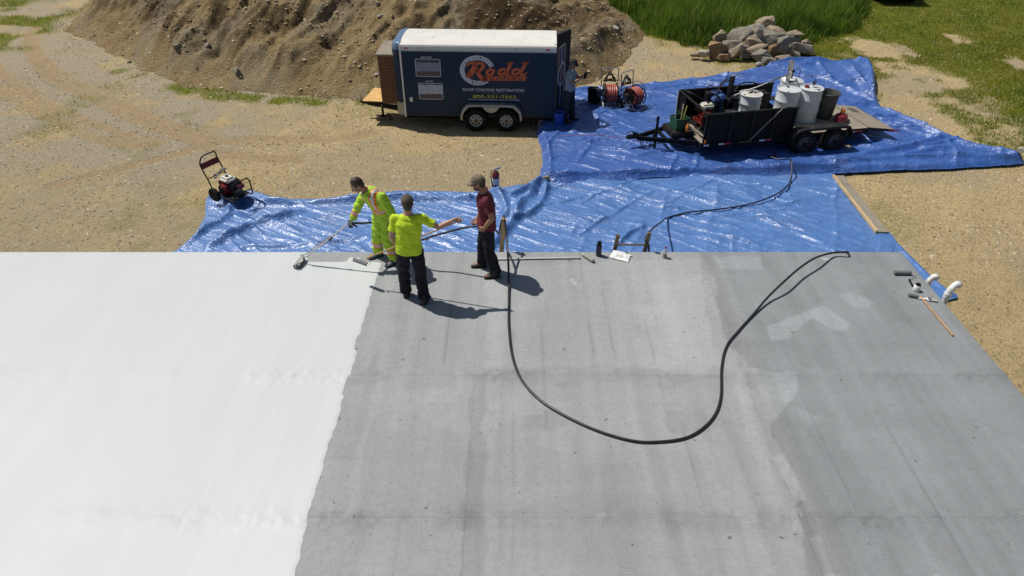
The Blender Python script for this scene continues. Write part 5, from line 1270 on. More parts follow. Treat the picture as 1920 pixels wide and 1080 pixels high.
# ================================================================== HOSE REELS
def reel(px, py, rz, label, tilt=0):
    base = at(px, py, GZ); e = empty("hose_reel", (base.x, base.y, rear_z(base.x, base.y) - .02), rz); e.scale = (1.22, 1.22, 1.0); tag(e, label, "hose reel", "hose reels on the tarp")
    r_ = .27; w = .30; zc = .36
    m_ = MB()
    for k in range(6):
        for j in range(3):
            yy = -w / 2 + .035 + k * (w - .07) / 5; P = [((r_ - .045 - .04 * j) * math.cos(t_), yy + .006 * math.sin(3 * t_ + k), zc + (r_ - .045 - .04 * j) * math.sin(t_)) for t_ in np.linspace(0, 2 * math.pi, 25)[:-1]]
            m_.tube(P, .021, 6, closed=True)
    M_ = m_.build("wound_hose", M_HOSER, e, smooth=True)
    for s in (-1, 1):
        m_ = MB(); m_.tube([(r_ * math.cos(t_), s * w / 2, zc + r_ * math.sin(t_)) for t_ in np.linspace(0, 2 * math.pi, 29)[:-1]], .014, 6, closed=True)
        for k in range(6): a_ = math.pi * k / 3; m_.bar((0, s * w / 2, zc), (r_ * math.cos(a_), s * w / 2, zc + r_ * math.sin(a_)), .035, .008, (0, 1, 0))
        m_.lathe([(r_ * .55, -.006), (r_ * .55, .006)], (0, s * w / 2, zc), (0, 1, 0), 20); m_.build("flange", M_BLACK, e, smooth=True)
    m_ = MB()
    for s in (-1, 1):
        y_ = s * (w / 2 + .05); m_.tube(smooth_line([(.30, y_, .06), (.05, y_, .06), (-.16, y_, .10), (-.22, y_, .40), (-.26, y_, .98)], 4), .013, 7); m_.tube([(.28, y_, .06), (0, y_, zc), (-.22, y_, .45)], .010, 6)
    m_.tube([(-.26, -w / 2 - .05, .98), (-.27, -w / 2 - .03, 1.0), (-.27, w / 2 + .03, 1.0), (-.26, w / 2 + .05, .98)], .013, 7); m_.tube([(.30, -w / 2 - .05, .06), (.30, w / 2 + .05, .06)], .013, 7); m_.tube([(0, -w / 2 - .07, zc), (0, w / 2 + .07, zc)], .014, 7)
    m_.build("frame", M_STEEL, e, smooth=True)
    for s in (-1, 1):
        m_ = MB(); m_.lathe([(.03, -.03), (.10, -.03), (.11, -.015), (.11, .015), (.10, .03), (.03, .03)], (-.17, s * (w / 2 + .11), .11), (0, 1, 0), 20); wl = m_.build("wheel", M_RUB, e, smooth=True)
        m_ = MB(); m_.lathe([(.0, -.032), (.05, -.032), (.05, .032), (.0, .032)], (-.17, s * (w / 2 + .11), .11), (0, 1, 0), 14); m_.build("hub", M_STEEL, wl)
    m_ = MB()
    for k in range(5): m_.tube([(-.26 + .03 * math.sin(t_ + k), (w / 2 - .02 * k) * math.cos(t_), .66 + .10 * math.sin(t_) + .02 * k - .05 * math.cos(2 * t_)) for t_ in np.linspace(0, 2 * math.pi, 19)[:-1]], .012, 6, closed=True)
    m_.tube(smooth_line([(-.26, .1, .60), (-.05, .22, .72), (.18, .2, .55), (.15, .1, .42)], 5), .012, 6); m_.build("cable_loop", M_HOSE, e, smooth=True)
    m_ = MB(); m_.box((.04, -w / 2 - .13, .40), (.18, .12, .20), ch=.02); m_.build("gearbox", M_DKMET, e)
    return e
reel(1142, 206, R(-88), "left hose reel, seen edge-on, wound with faded red hose")
reel(1184, 211, R(-52), "right hose reel, turned sideways with loose black cable over its handle")
def bucket(name, px, py, m_, label, r_=.15, h=.36):
    b0 = at(px, py, GZ); e = empty(name, (b0.x, b0.y, rear_z(b0.x, b0.y) - .03)); tag(e, label, "bucket")
    k = MB(); k.lathe([(0.01, 0), (r_ * .85, 0), (r_, h), (r_ + .01, h), (r_ + .01, h - .03), (r_ - .012, h - .004), (r_ * .83, .01), (.01, .01)], n=28, cap=False); k.build("pail", m_, e, smooth=True)
    k = MB(); k.tube([(r_ * math.cos(t_), r_ * .5 * math.sin(t_) - .02, h - .03 + .02 * math.sin(t_)) for t_ in np.linspace(0, math.pi, 12)], .004, 5); k.build("bail", M_STEEL, e); return e
bucket("bucket", 1110, 204, M_BLACK, "dark bucket standing left of the hose reels", .17, .42)
bucket("bucket", 1047, 246, M_BUCKB, "bright blue bucket at the feet of the shaded man", .15, .36)

# ================================================================== PRESSURE WASHER
def washer():
    b = at(438, 386, GZ); e = empty("pressure_washer", (b.x, b.y + .05, front_z(b.x, b.y) - .035), R(-32)); e.scale = (1.08, 1.08, 1.0); tag(e, "petrol pressure washer with black tube frame and cream tank at the tarp's left corner", "pressure washer")
    # frame: x to the right, handle on the left (-x)
    m = MB()
    for s in (-1, 1):
        y = s * .22
        m.tube(smooth_line([(.42, y, .46), (.42, y, .18), (.34, y, .10), (-.20, y, .14), (-.34, y, .42), (-.46, y, .72), (-.49, y * .96, .80)], 5), .015, 8)
    m.tube(smooth_line([(-.49, -.211, .80), (-.44, -.15, .96), (-.44, .15, .96), (-.49, .211, .80)], 4), .015, 8)
    m.tube([(.42, -.22, .46), (.40, -.18, .52), (.40, .18, .52), (.42, .22, .46)], .015, 8); m.tube([(.42, -.22, .25), (.42, .22, .25)], .012, 8); m.tube([(-.2, -.22, .14), (-.2, .22, .14)], .014, 8); m.tube([(-.36, -.22, .46), (-.36, .22, .46)], .012, 8)
    m.box((.06, 0, .13), (.60, .40, .02)); m.build("frame", M_BLACK, e, smooth=True)
    m = MB(); m.box((-.475, 0, .73), (.03, .43, .13), rot=(0, R(-24), 0), ch=.005); m.build("red_panel", M_RED, e)
    m = MB(); m.box((.40, .0, .40), (.02, .16, .10), rot=(0, 0, 0), ch=.004); m.build("rear_plate", M_RED, e)
    for s in (-1, 1):
        w_ = MB(); w_.lathe([(.06, -.04), (.135, -.045), (.155, -.03), (.16, 0), (.155, .03), (.135, .045), (.06, .04)], (-.15, s * .29, .16), (0, 1, 0), 24); wl = w_.build("wheel", M_RUB, e, smooth=True)
        w_ = MB(); w_.lathe([(.0, -.03), (.065, -.03), (.065, .03), (.0, .03)], (-.15, s * .29, .16), (0, 1, 0), 16); w_.build("rim", M_STEEL, wl)
    m = MB(); m.box((.0, 0, .28), (.24, .25, .26), ch=.03); m.cyl((0, -.13, .28), (0, -.19, .28), .11, n=20); m.build("engine", M_RED, e)
    m = MB(); m.cyl((0, -.19, .28), (0, -.215, .28), .075, n=16); m.box((.14, 0, .32), (.10, .2, .16), ch=.02); m.box((.24, 0, .20), (.16, .16, .14), ch=.02); m.box((-.16, 0, .34), (.11, .2, .14), ch=.02); m.build("pump", M_DKMET, e)
    m = MB(); m.box((.0, .0, .475), (.30, .25, .12), ch=.045); m.build("fuel_tank", M_CREAM, e, smooth=True)
    m = MB(); m.cyl((0.0, 0, .53), (0.0, 0, .56), .035, n=14); m.build("tank_cap", M_DKMET, e)
    m = MB(); m.tube(smooth_line([(-.32, .1, .52), (-.25, -.1, .56), (-.2, -.15, .5), (-.3, .0, .48), (-.34, .14, .56), (-.22, .18, .58), (-.2, .0, .60)], 4), .014, 6); m.build("hose", mat("grey_hose", (0.2, 0.2, 0.2), .5), e, smooth=True)
washer()

# ================================================================== SMALL THINGS ON AND AT THE ROOF
def rz(x, y): return float(roof_h(np.array([x]), np.array([y]))[0])
# fire extinguisher
b = at(930, 362, GZ); ex = empty("fire_extinguisher", (b.x, b.y, front_z(b.x, b.y) - .03), .4); tag(ex, "red fire extinguisher standing on the tarp's far edge behind the maroon shirt", "fire extinguisher")
mb = MB(); mb.lathe([(.0, 0), (.078, 0), (.085, .012), (.085, .40), (.07, .46), (.035, .49), (.03, .50), (0, .50)], n=24); mb.build("cylinder", M_RED, ex, smooth=True)
mb = MB(); mb.lathe([(.0862, .16), (.0862, .32)], n=24, cap=False); mb.build("paper_label", M_REFW, ex, smooth=True)
mb = MB(); mb.cyl((0, 0, .49), (0, 0, .55), .022, n=12); mb.box((.05, 0, .565), (.16, .03, .018), rot=(0, R(-12), 0)); mb.box((.05, 0, .535), (.13, .025, .014)); mb.build("valve_handle", M_STEEL, ex)
mb = MB(); mb.tube(smooth_line([(-.02, 0, .53), (-.10, 0, .50), (-.12, 0, .36), (-.095, 0, .16), (-.092, 0, .10)], 5), .012, 7); mb.build("hose", M_HOSE, ex, smooth=True)

# rocks
def rock_mesh(name, seed, s, m_, n=16, rough=.10):
    rr = random.Random(seed); bm = bmesh.new()
    for sx in (-1, 1):
        for sy in (-1, 1):
            for sz in (-1, 1): bm.verts.new((s[0] * sx * rr.uniform(.22, .86), s[1] * sy * rr.uniform(.22, .86), s[2] * sz * rr.uniform(.22, .82)))
    for i in range(max(5, n - 6)):
        v = Vector((rr.gauss(0, 1), rr.gauss(0, 1), rr.gauss(0, 1))).normalized() * rr.uniform(.88, 1.06); bm.verts.new((v.x * s[0], v.y * s[1], v.z * s[2]))
    r_ = bmesh.ops.convex_hull(bm, input=bm.verts[:]); bmesh.ops.delete(bm, geom=[v for v in bm.verts if not v.link_faces], context='VERTS')
    bmesh.ops.bevel(bm, geom=bm.edges[:], offset=min(s) * .06, segments=1, affect='EDGES', clamp_overlap=True)
    bmesh.ops.triangulate(bm, faces=bm.faces[:]); bmesh.ops.subdivide_edges(bm, edges=[e for e in bm.edges if e.calc_length() > min(s) * .3], cuts=1, use_grid_fill=True); bmesh.ops.triangulate(bm, faces=bm.faces[:])
    for v in bm.verts:
        k = mnoise.noise(v.co * 5 / max(s) + Vector((seed, 0, 0))) * rough + mnoise.noise(v.co * 14 / max(s)) * rough * .5; v.co *= 1 + k
    me = bpy.data.meshes.new(name); bm.to_mesh(me); bm.free(); me.materials.append(m_); return me
def rockmat(name, a, b_, lich=(0.36, 0.35, 0.28)):
    t = NT(name); co = t.coord('Object', (1, 1, 2.4)); c = t.mix(t.noise(4, 7, .7, co), a, b_); c = t.mix(t.math('MULTIPLY', t.noise(2.4, 5, .7, co, .55, .7), .6), c, lich); c = t.mix(t.math('MULTIPLY', t.noise(14, 4, .8, co, .6, .75), .6), c, tuple(x * .4 for x in a))
    t.color(c); t.bump(t.noise(11, 8, .75, co, .2, .8), .9, .04); return t.done(.9, 0, .2)
RK = [rockmat("rock_grey", (0.17, 0.15, 0.12), (0.36, 0.33, 0.26)), rockmat("rock_tan", (0.24, 0.19, 0.13), (0.42, 0.34, 0.24)), rockmat("rock_brown", (0.19, 0.125, 0.075), (0.36, 0.24, 0.14), (0.3, 0.2, 0.12)), rockmat("rock_pale", (0.34, 0.31, 0.26), (0.50, 0.47, 0.40))]
def rock(seed, loc, s, rot, k, label, group=None, n=14):
    o = link("rock", rock_mesh("rock", seed, s, RK[k], n), None, loc, rot); tag(o, label, "rock", group); return o
# stone pile: (zoom x, zoom y, half sizes in m, in-plane tilt deg, material, label)
P0 = at(1420, 112, GZ)
def zp(zx, zy, depth):   # zoomed picture of the pile -> world at a given depth Y
    return atY(1290 + zx / 7.68, 30 + zy / 7.68, depth)
pile = [(225, 535, 24.75, (.26, .22, .17), 0, 3, "small pale rock lying apart at the left foot of the stone pile"),
        (425, 500, 24.9, (.47, .40, .48), 8, 2, "big round orange-brown boulder at the left of the stone pile"),
        (520, 590, 24.6, (.30, .25, .20), -10, 2, "small brown rock tucked against the right foot of the big brown boulder"),
        (468, 300, 25.7, (.34, .30, .30), 30, 1, "tan rock perched behind the big brown boulder, apart from the heap"),
        (640, 395, 25.2, (.48, .30, .16), 2, 0, "flat grey slab resting right beside the top of the big brown boulder"),
        (690, 520, 24.7, (.60, .24, .20), 42, 1, "long slab leaning up to the right in front of the heap"),
        (850, 300, 25.6, (.44, .34, .42), 30, 0, "broad grey rock in the upper middle left of the heap"),
        (740, 300, 25.8, (.34, .25, .16), 8, 1, "flat tan rock just left of the broad grey rock"),
        (740, 225, 26.1, (.50, .30, .14), 16, 0, "mossy slab at the back left of the heap"),
        (960, 180, 26.0, (.46, .36, .22), 18, 0, "dark slab just left of and below the topmost rock"),
        (1120, 110, 26.2, (.56, .36, .28), 4, 1, "topmost tan rock crowning the stone pile"),
        (1040, 260, 25.3, (.17, .16, .40), 18, 3, "pale upright rock in the middle of the heap"),
        (960, 385, 25.2, (.42, .32, .26), 0, 1, "squat tan rock below the pale upright one"),
        (960, 470, 24.85, (.62, .26, .15), 16, 1, "long flat slab across the lower middle of the heap"),
        (1070, 590, 24.5, (.50, .32, .34), -20, 0, "grey layered rock at the front foot of the heap"),
        (1150, 640, 24.3, (.30, .22, .18), -14, 0, "small grey rock leaning on the front layered rock"),
        (1250, 230, 25.8, (.62, .44, .26), -8, 1, "wide crumbly brown slab right of the topmost rock"),
        (1190, 330, 25.5, (.46, .34, .28), 0, 0, "shadowed rock under the wide crumbly slab"),
        (1360, 430, 24.9, (.28, .22, .56), 4, 0, "tall upright grey rock right of the middle"),
        (1240, 480, 24.95, (.26, .20, .26), 10, 2, "small brownish rock just left of the tall upright one"),
        (1500, 260, 25.6, (.52, .28, .13), 12, 1, "flat tan slab sticking out to the right over a dark hollow"),
        (1520, 380, 25.6, (.50, .34, .36), 0, 0, "dark shaded rock beneath the projecting tan slab"),
        (1650, 450, 25.2, (.56, .34, .26), -10, 0, "low grey rock at the right end of the heap"),
        (1690, 390, 25.7, (.32, .26, .20), 10, 1, "tan rock on top of the low right-hand rock"),
        (1385, 610, 24.3, (.40, .27, .17), 2, 1, "flat sandy rock lying in front of the tall upright rock"),
        (1560, 540, 24.8, (.34, .22, .10), -20, 0, "thin grey flake lying at the right front of the heap"),
        (840, 555, 24.9, (.36, .28, .26), 0, 0, "dark rock in the shade under the long flat slab"),
        (600, 470, 25.1, (.30, .25, .24), 0, 0, "dark rock behind the leaning slab and the brown boulder"),
        (1035, 690, 24.1, (.22, .15, .10), 6, 3, "small pale stone in front of the heap by the tarp"),
        (95, 555, 24.9, (.28, .22, .09), 0, 1, "low sandy rock half buried at the far left of the stone pile")]
for i, (zx, zy, dp, s, tl_, k, lb) in enumerate(pile):
    p = zp(zx, zy, dp); mn = s[2] * .55 + GZ; p.z = max(p.z, mn)
    rock(100 + i, p, tuple(v * .90 for v in s), (random.uniform(-.12, .12), -R(tl_), random.uniform(-.2, .2)), k, lb, "rocks of the heap by the tall grass", 13)
for k in range(14):    # rubble core that carries the pile
    pass
mb = MB(); 
cm = rock_mesh("rubble_core", 77, (1.55, .75, .85), RK[0], 60, .12); o = link("rubble_core", cm, None, (9.15, 25.75, GZ + .05)); tag(o, "dark rubble filling the inside of the stone pile", "rubble", None)
b = at(1023, 348, GZ); rock(301, (b.x, b.y, front_z(b.x, b.y) + .06), (.10, .10, .07), (0, 0, .5), 1, "round tan rock holding down the corner where the two tarps meet")
b = at(1903, 307, GZ); rock(302, (b.x, b.y, rear_z(b.x - .1, b.y) + .08), (.11, .10, .08), (0, 0, .9), 3, "pale round rock weighing down the tarp's pointed right corner")
b = at(445, 141, GZ)
def bankrock(seed, px, py, s, k, lb):
    # march the view ray to the bank surface
    for t_ in np.linspace(14, 40, 900):
        u = (px - 960) / FPX; v = (py - 540) / FPX; x = u * t_; y = t_ * (cT - v * sT); z = CAM_H - t_ * (sT + v * cT)
        if z < float(surf_z(np.array([x]), np.array([y]))[0]): break
    rock(seed, (x, y, z + s[2] * .3), s, (.2, .1, seed), k, lb, "stones lying on the soil bank")
bankrock(401, 446, 138, (.19, .15, .17), 0, "dark grey boulder at the foot of the soil bank, the largest stone there")
bankrock(402, 452, 145, (.09, .08, .06), 1, "small tan stone touching the largest boulder at the bank's foot")
bankrock(403, 331, 88, (.13, .11, .10), 0, "grey stone under a scarp on the upper left of the soil bank")
bankrock(404, 708, 9, (.17, .13, .10), 0, "grey stone near the top edge of the bank above the blue trailer")
bankrock(405, 713, 32, (.12, .10, .09), 3, "pale stone on the bank above the trailer's front corner")
bankrock(406, 243, 117, (.11, .09, .07), 3, "pale stone at the lower left foot of the bank")
bankrock(407, 389, 87, (.13, .12, .10), 0, "dark round stone halfway up the bank, left of the gully")
bankrock(408, 1153, 53, (.16, .12, .09), 3, "pale rock at the right end of the bank beside the tall grass")
bankrock(409, 706, 142, (.09, .08, .07), 3, "small pale stone low on the bank beside the wooden cabinet")

# timbers
def plank(name, a, b, w, h, m_, label, side=None, grp=None):
    a, b = Vector(a), Vector(b); d = b - a; L = d.length; e = empty(name, a, math.atan2(d.y, d.x)); e.rotation_euler = (0, -math.asin(d.z / L), math.atan2(d.y, d.x)); tag(e, label, "plank", grp)
    q = MB(); q.box((L / 2, 0, h / 2), (L, w, h), ch=.004); q.build("board", m_, e)
    if side: q = MB(); q.box((L / 2, side[0], h / 2 + side[2] / 2), (L, side[1], h + side[2]), ch=.003); q.build("edge_board", M_WOODY, e)
    return e
z_ = GZ + .10
p1, p2 = at(1572, 332, z_), at(1655, 438, z_)
plank("timber_plank", p1, p2, .24, .045, M_WOODG, "long grey plank with a yellow pine edge weighing down the tarp's right border", (-.14, .038, .03))
q1, q2 = at(1545, 130, GZ + .22), at(1588, 124, GZ + .22); plank("timber_plank", q1, q2, .09, .04, M_WOODD, "short brown board lying on the far edge of the rear tarp")
q1, q2 = at(1428, 138, GZ + .10), at(1452, 131, GZ + .10); plank("timber_plank", q1, q2, .09, .04, M_WOODG, "small grey board on the rear tarp behind the silver pump")

# pvc pipes beside the right edge
def elbow(name, base, top, endv, r_, label):
    e = empty(name, base); tag(e, label, "pipe", "white pipes beside the roof"); h = top[2] - base[2]
    P = smooth_line([(0, 0, 0), (0, 0, h * .5), (0, 0, h), (endv[0] * .25, endv[1] * .25, h + .09), (endv[0] * .6, endv[1] * .6, h + .15), (endv[0], endv[1], h + .155), (endv[0] * 1.25, endv[1] * 1.25, h + .13)], 4)
    k = MB(); k.tube(P, r_, 20, caps=True); k.build("pipe", M_PVC, e, smooth=True)
    k = MB(); k.lathe([(r_, h - .07), (r_ + .007, h - .07), (r_ + .007, h + .015), (r_, h + .015)], n=20, cap=False); k.build("socket_collar", M_PVC, e, smooth=True); d = (P[-1] - P[-2]).normalized(); k = MB(); k.tube([P[-1] - d * .06, P[-1] + d * .005], r_ + .006, 20, caps=False); k.build("socket_collar", M_PVC, e, smooth=True)
    k = MB(); k.cyl(P[-1] + d * .001, P[-1] + d * .004, r_ * .86, n=18); k.build("bore_shade", M_SHADE, e)  # dark disc on the closed end paints the shaded bore
elbow("vent_pipe", (6.74, 8.50, GZ - .2), (6.74, 8.50, .05), (.11, .035), .047, "taller white pipe with a bent top beside the roof's right edge")
elbow("vent_pipe", (6.73, 9.0, GZ - .2), (6.73, 9.0, -.13), (.07, -.01), .044, "shorter white pipe just beyond the taller one at the roof's edge")

# ladders leaning on the roof edge
lad = empty("ladder", (0, 0, 0)); tag(lad, "brown metal ladder whose two rails rise above the roof edge beside the white rag", "ladder")
def rail(par, xt, yt, zt, xb, yb, w=.065, m_=M_WOODD):
    k = MB(); k.bar((xb, yb, GZ + .03), (xt, yt, zt), w, .03, (0, 1, 0)); k.build("rail", m_, par)
rail(lad, 1.78, 9.80, .32, 1.76, 10.45); rail(lad, 2.30, 9.80, .36, 2.30, 10.45)
for k_ in range(6):
    zz = .06 - k_ * .28; yy = 9.80 + (.34 - zz) * .36; k = MB(); k.cyl((1.79, yy, zz), (2.29, yy, zz), .018, n=8); k.build("rung", M_WOODD, lad, smooth=True)
lad2 = empty("ladder", (0, 0, 0)); tag(lad2, "wooden ladder rail standing above the roof edge behind the man in maroon", "ladder")
k = MB(); k.bar((-.28, 10.2, GZ + .03), (-.13, 9.82, .62), .075, .035, (0, 1, 0)); k.build("rail", M_WOODY, lad2)
k = MB(); k.bar((-.80, 10.2, GZ + .03), (-.74, 9.86, -.30), .07, .035, (0, 1, 0)); k.build("rail", M_WOODY, lad2)
for k_ in range(5):
    zz = -.12 - k_ * .26; yy = 9.86 + (-zz) * .18; k = MB(); k.cyl((-.74, yy, zz), (-.21, yy, zz), .018, n=8); k.build("rung", M_WOODY, lad2, smooth=True)

# the long black hose: trailer -> ladder -> along the yard below the eave -> over the roof -> wooden ladder -> the man's hand -> spray gun
def hz(p, dz=.02): return (p[0], p[1], dz)
P = []
s0 = bl(1.2, -.35, 0); 
def tp(px, py, f, dz=.035): q = at(px, py, GZ + .06); return (q.x, q.y, f(q.x, q.y) + dz)
def hi_z(x, y):
    return max(max(rear_z(x + a_, y + b_) if signed(np.array([x]), np.array([y]), REAR)[0] > -.1 else -9, front_z(x + a_, y + b_)) for a_ in (-.07, 0, .07) for b_ in (-.1, 0, .1))
P += [tuple(bl(1.75, .3, .36)), tuple(bl(1.95, -.25, .16)), tp(1440, 303, rear_z), tp(1462, 312, hi_z, .05), tp(1476, 326, hi_z, .08), tp(1481, 342, hi_z, .07), tp(1472, 358, hi_z, .05), tp(1445, 376, hi_z, .05), tp(1400, 390, front_z), tp(1340, 398, front_z), tp(1290, 403, front_z), tp(1252, 413, front_z)]
q = atY(1236, 419, 11.9); P += [(q.x, q.y, q.z)]; q = atY(1220, 432, 10.6); P += [(q.x, q.y, q.z)]; q = atY(1210, 448, 9.90); P += [(q.x, q.y, q.z), (2.35, 9.93, .02), (2.45, 10.0, -.35), (3.0, 10.15, -.9), (4.2, 10.2, -1.15), (5.1, 10.1, -.75), (5.62, 9.93, -.32), (5.68, 9.86, -.08)]
for px, py in ((1590, 473), (1562, 474), (1530, 483), (1500, 502), (1470, 528), (1440, 557), (1412, 590), (1385, 620), (1362, 650), (1353, 690), (1352, 740), (1342, 775), (1318, 803), (1285, 821), (1240, 828), (1190, 827), (1130, 811), (1070, 785), (1015, 752), (978, 712), (960, 665), (954, 610), (954, 570)):
    hh = .02 + .16 * max(0, min(1, (px - 1400) / 70)) * max(0, min(1, (600 - py) / 60)) * (1 if px < 1560 else .35)
    q = at(px, py, hh); P.append((q.x, q.y, hh))
P += [(-.05, 8.75, .05), (-.06, 9.15, .20), (-.09, 9.6, .40), (-.13, 9.84, .62), (-.16, 9.95, .55), (-.22, 9.9, .30), (-.26, 9.55, .55), (-.36, 9.32, .80), (-.50, 9.16, .86), (-.58, 9.15, .87), (-.80, 9.2, .80), (-1.2, 9.3, .62), (-1.6, 9.36, .48), (-1.95, 9.75, .48), (-2.2, 9.75, .58), (-2.40, 9.5, .72), (-2.53, 9.33, .82)]
k = MB(); k.tube(smooth_line(P, 9), .0175, 10); ho = k.build("spray_hose", M_HOSE, None, smooth='full'); tag(ho, "long black spray hose snaking from the black trailer over tarp and roof to the sprayer", "hose")

# ---- poles, rollers, small things
def roller_tool(name, label, head, axis, handle_pts, nap, pole_m, r_=.032, w=.25, grp=None, pr=.014):
    """head: centre of the nap; axis: its direction; handle_pts: from the frame's neck to the pole end"""
    e = empty(name, (0, 0, 0)); tag(e, label, "paint roller", grp); ax = Vector(axis).normalized(); h = Vector(head)
    k = MB(); k.cyl(h - ax * w / 2, h + ax * w / 2, r_, n=16); k.build("nap", nap, e, smooth=True)
    k = MB(); nk = Vector(handle_pts[0]); k.tube([h + ax * (w / 2 - .01), h + ax * (w / 2 + .035), h + ax * (w / 2 + .035) + (nk - h) * .45, nk], .005, 6); k.cyl(h + ax * (w / 2), h + ax * (w / 2 + .006), r_ * .9, n=12); k.build("wire_frame", M_STEEL, e, smooth=True)
    k = MB(); k.cyl(handle_pts[0], handle_pts[1], pr, pr, n=10); k.build("pole", pole_m, e, smooth=True)
    return e
M_POLE = mat("pole_pale", (0.52, 0.49, 0.44), .5, var=.15, scale=10); M_POLEO = mat("pole_orange_wood", (0.46, 0.27, 0.14), .5, var=.2, scale=10); M_POLEW = mat("pole_white", (0.6, 0.59, 0.55), .5, var=.15, scale=10)
roller_tool("paint_roller", "grey roller on a long wooden pole held by the man in the yellow tee shirt", (-2.35, 8.80, .44), (.86, -.5, 0), ((-2.24, 8.78, .52), (-.70, 8.47, 1.385)), M_NAP, M_POLEO, pr=.011)
a, b = at(932, 486, .02), at(1086, 483, .02)
hd = at(1103, 483, .035); roller_tool("paint_roller", "pale roller on a white pole lying flat along the roof's back edge", hd, (at(1096, 478, .03) - at(1110, 487, .03)), (at(1088, 483, .025), a), M_NAPL, M_POLEW)
hd = at(1692, 511, .04); roller_tool("paint_roller", "dark grey roller without a pole near the roof's right corner", hd, (1, -.02, 0), (at(1705, 524, .02), at(1711, 536, .02)), M_NAP, M_BLACK, .036, .26)
hd = at(1713, 554, .035); roller_tool("paint_roller", "orange handled paint pole lying by the pipes with a small dark roller", hd, (-.8, .3, 0), (at(1726, 556, .02), at(1787, 629, .02)), M_NAP, M_POLEO, .03, .12)
# jar and brush
jr = empty("paint_jar", (at(1717, 545).x, at(1717, 545).y, .001)); tag(jr, "small pale jar with a dark lid near the right-hand paint pole", "jar")
k = MB(); k.lathe([(0, 0), (.045, 0), (.05, .01), (.05, .09), (.04, .105), (.0, .105)], n=20); k.build("glass", M_PVC, jr, smooth=True); k = MB(); k.lathe([(0, .10), (.036, .10), (.036, .13), (0, .13)], n=18); k.build("lid", M_BLACK, jr, smooth=True)
br = empty("paint_brush", at(1742, 562, .01), R(-10)); tag(br, "white handled paint brush lying beside the orange pole", "brush")
k = MB(); k.prism([(-.16, -.012), (-.05, -.018), (-.02, -.04), (-.02, .04), (-.05, .018), (-.16, .012)], .016); k.build("handle", M_PVC, br); k = MB(); k.prism([(-.02, -.042), (.03, -.042), (.03, .042), (-.02, .042)], .019); k.build("ferrule", M_ALU, br); k = MB(); k.prism([(.03, -.042), (.11, -.05), (.11, .05), (.03, .042)], .016); k.build("bristles", M_NAPL, br)
# flask, rag, bottle
p = at(1122, 479); fl = empty("drinks_flask", (p.x, p.y, .001)); tag(fl, "black insulated flask standing at the roof's back edge", "flask")
k = MB(); k.lathe([(0, 0), (.045, 0), (.048, .01), (.048, .19), (.042, .205), (0, .205)], n=20); k.build("bottle", mat("flask_black", (0.012, 0.02, 0.04), .35, var=.1), fl, smooth=True)
k = MB(); k.lathe([(0, .205), (.038, .205), (.038, .25), (.03, .262), (0, .262)], n=18); k.tube([(-.03, 0, .25), (-.02, 0, .285), (.02, 0, .285), (.03, 0, .25)], .006, 6); k.build("lid", M_BLACK, fl, smooth=True)
p = at(1163, 481); crumple("rag", (p.x, p.y, .003), .17, .12, .07, M_CLOTH, 31, -.5, label="white rag crumpled on the roof edge beside the brown ladder")
p = at(1246, 483); bo = empty("drinks_bottle", (p.x, p.y, .001)); tag(bo, "clear plastic bottle with a red cap on the roof's back edge", "bottle")
tb = NT("clear_plastic"); tb.color((0.75, 0.74, 0.74)); tb.b.inputs["Transmission Weight"].default_value = .75; tb.b.inputs["IOR"].default_value = 1.2; M_CLEAR = tb.done(.15)
k = MB(); k.lathe([(0, 0), (.032, 0), (.035, .01), (.035, .06), (.031, .08), (.035, .10), (.034, .14), (.014, .175), (.014, .185), (0, .185)], n=20); k.build("body", M_CLEAR, bo, smooth=True)
k = MB(); k.lathe([(.0005, .012), (.031, .012), (.031, .058), (.0005, .058)], n=16); k.build("drink", mat("cola_remains", (0.12, 0.04, 0.02), .3), bo, smooth=True)
k = MB(); k.lathe([(0, .185), (.017, .185), (.017, .208), (0, .208)], n=14); k.build("cap", M_RED, bo, smooth=True)
# white paint dash marks on the roof
for (a_, b_, w) in ((at(1070, 523, .0035), at(1080, 535, .0035), .045), (at(1541, 483, .0035), at(1558, 488, .0035), .09)):
    pass
# red string across the tarp
k = MB(); k.tube([tp(1012, 263, rear_z, .012), tp(1060, 263, rear_z, .014), tp(1120, 264, rear_z, .012), tp(1160, 267, rear_z, .014), tp(1200, 271, rear_z, .014)], .006, 5); o = k.build("string", M_HOSER, None); tag(o, "thin red string stretched across the rear tarp to the black trailer", "string")

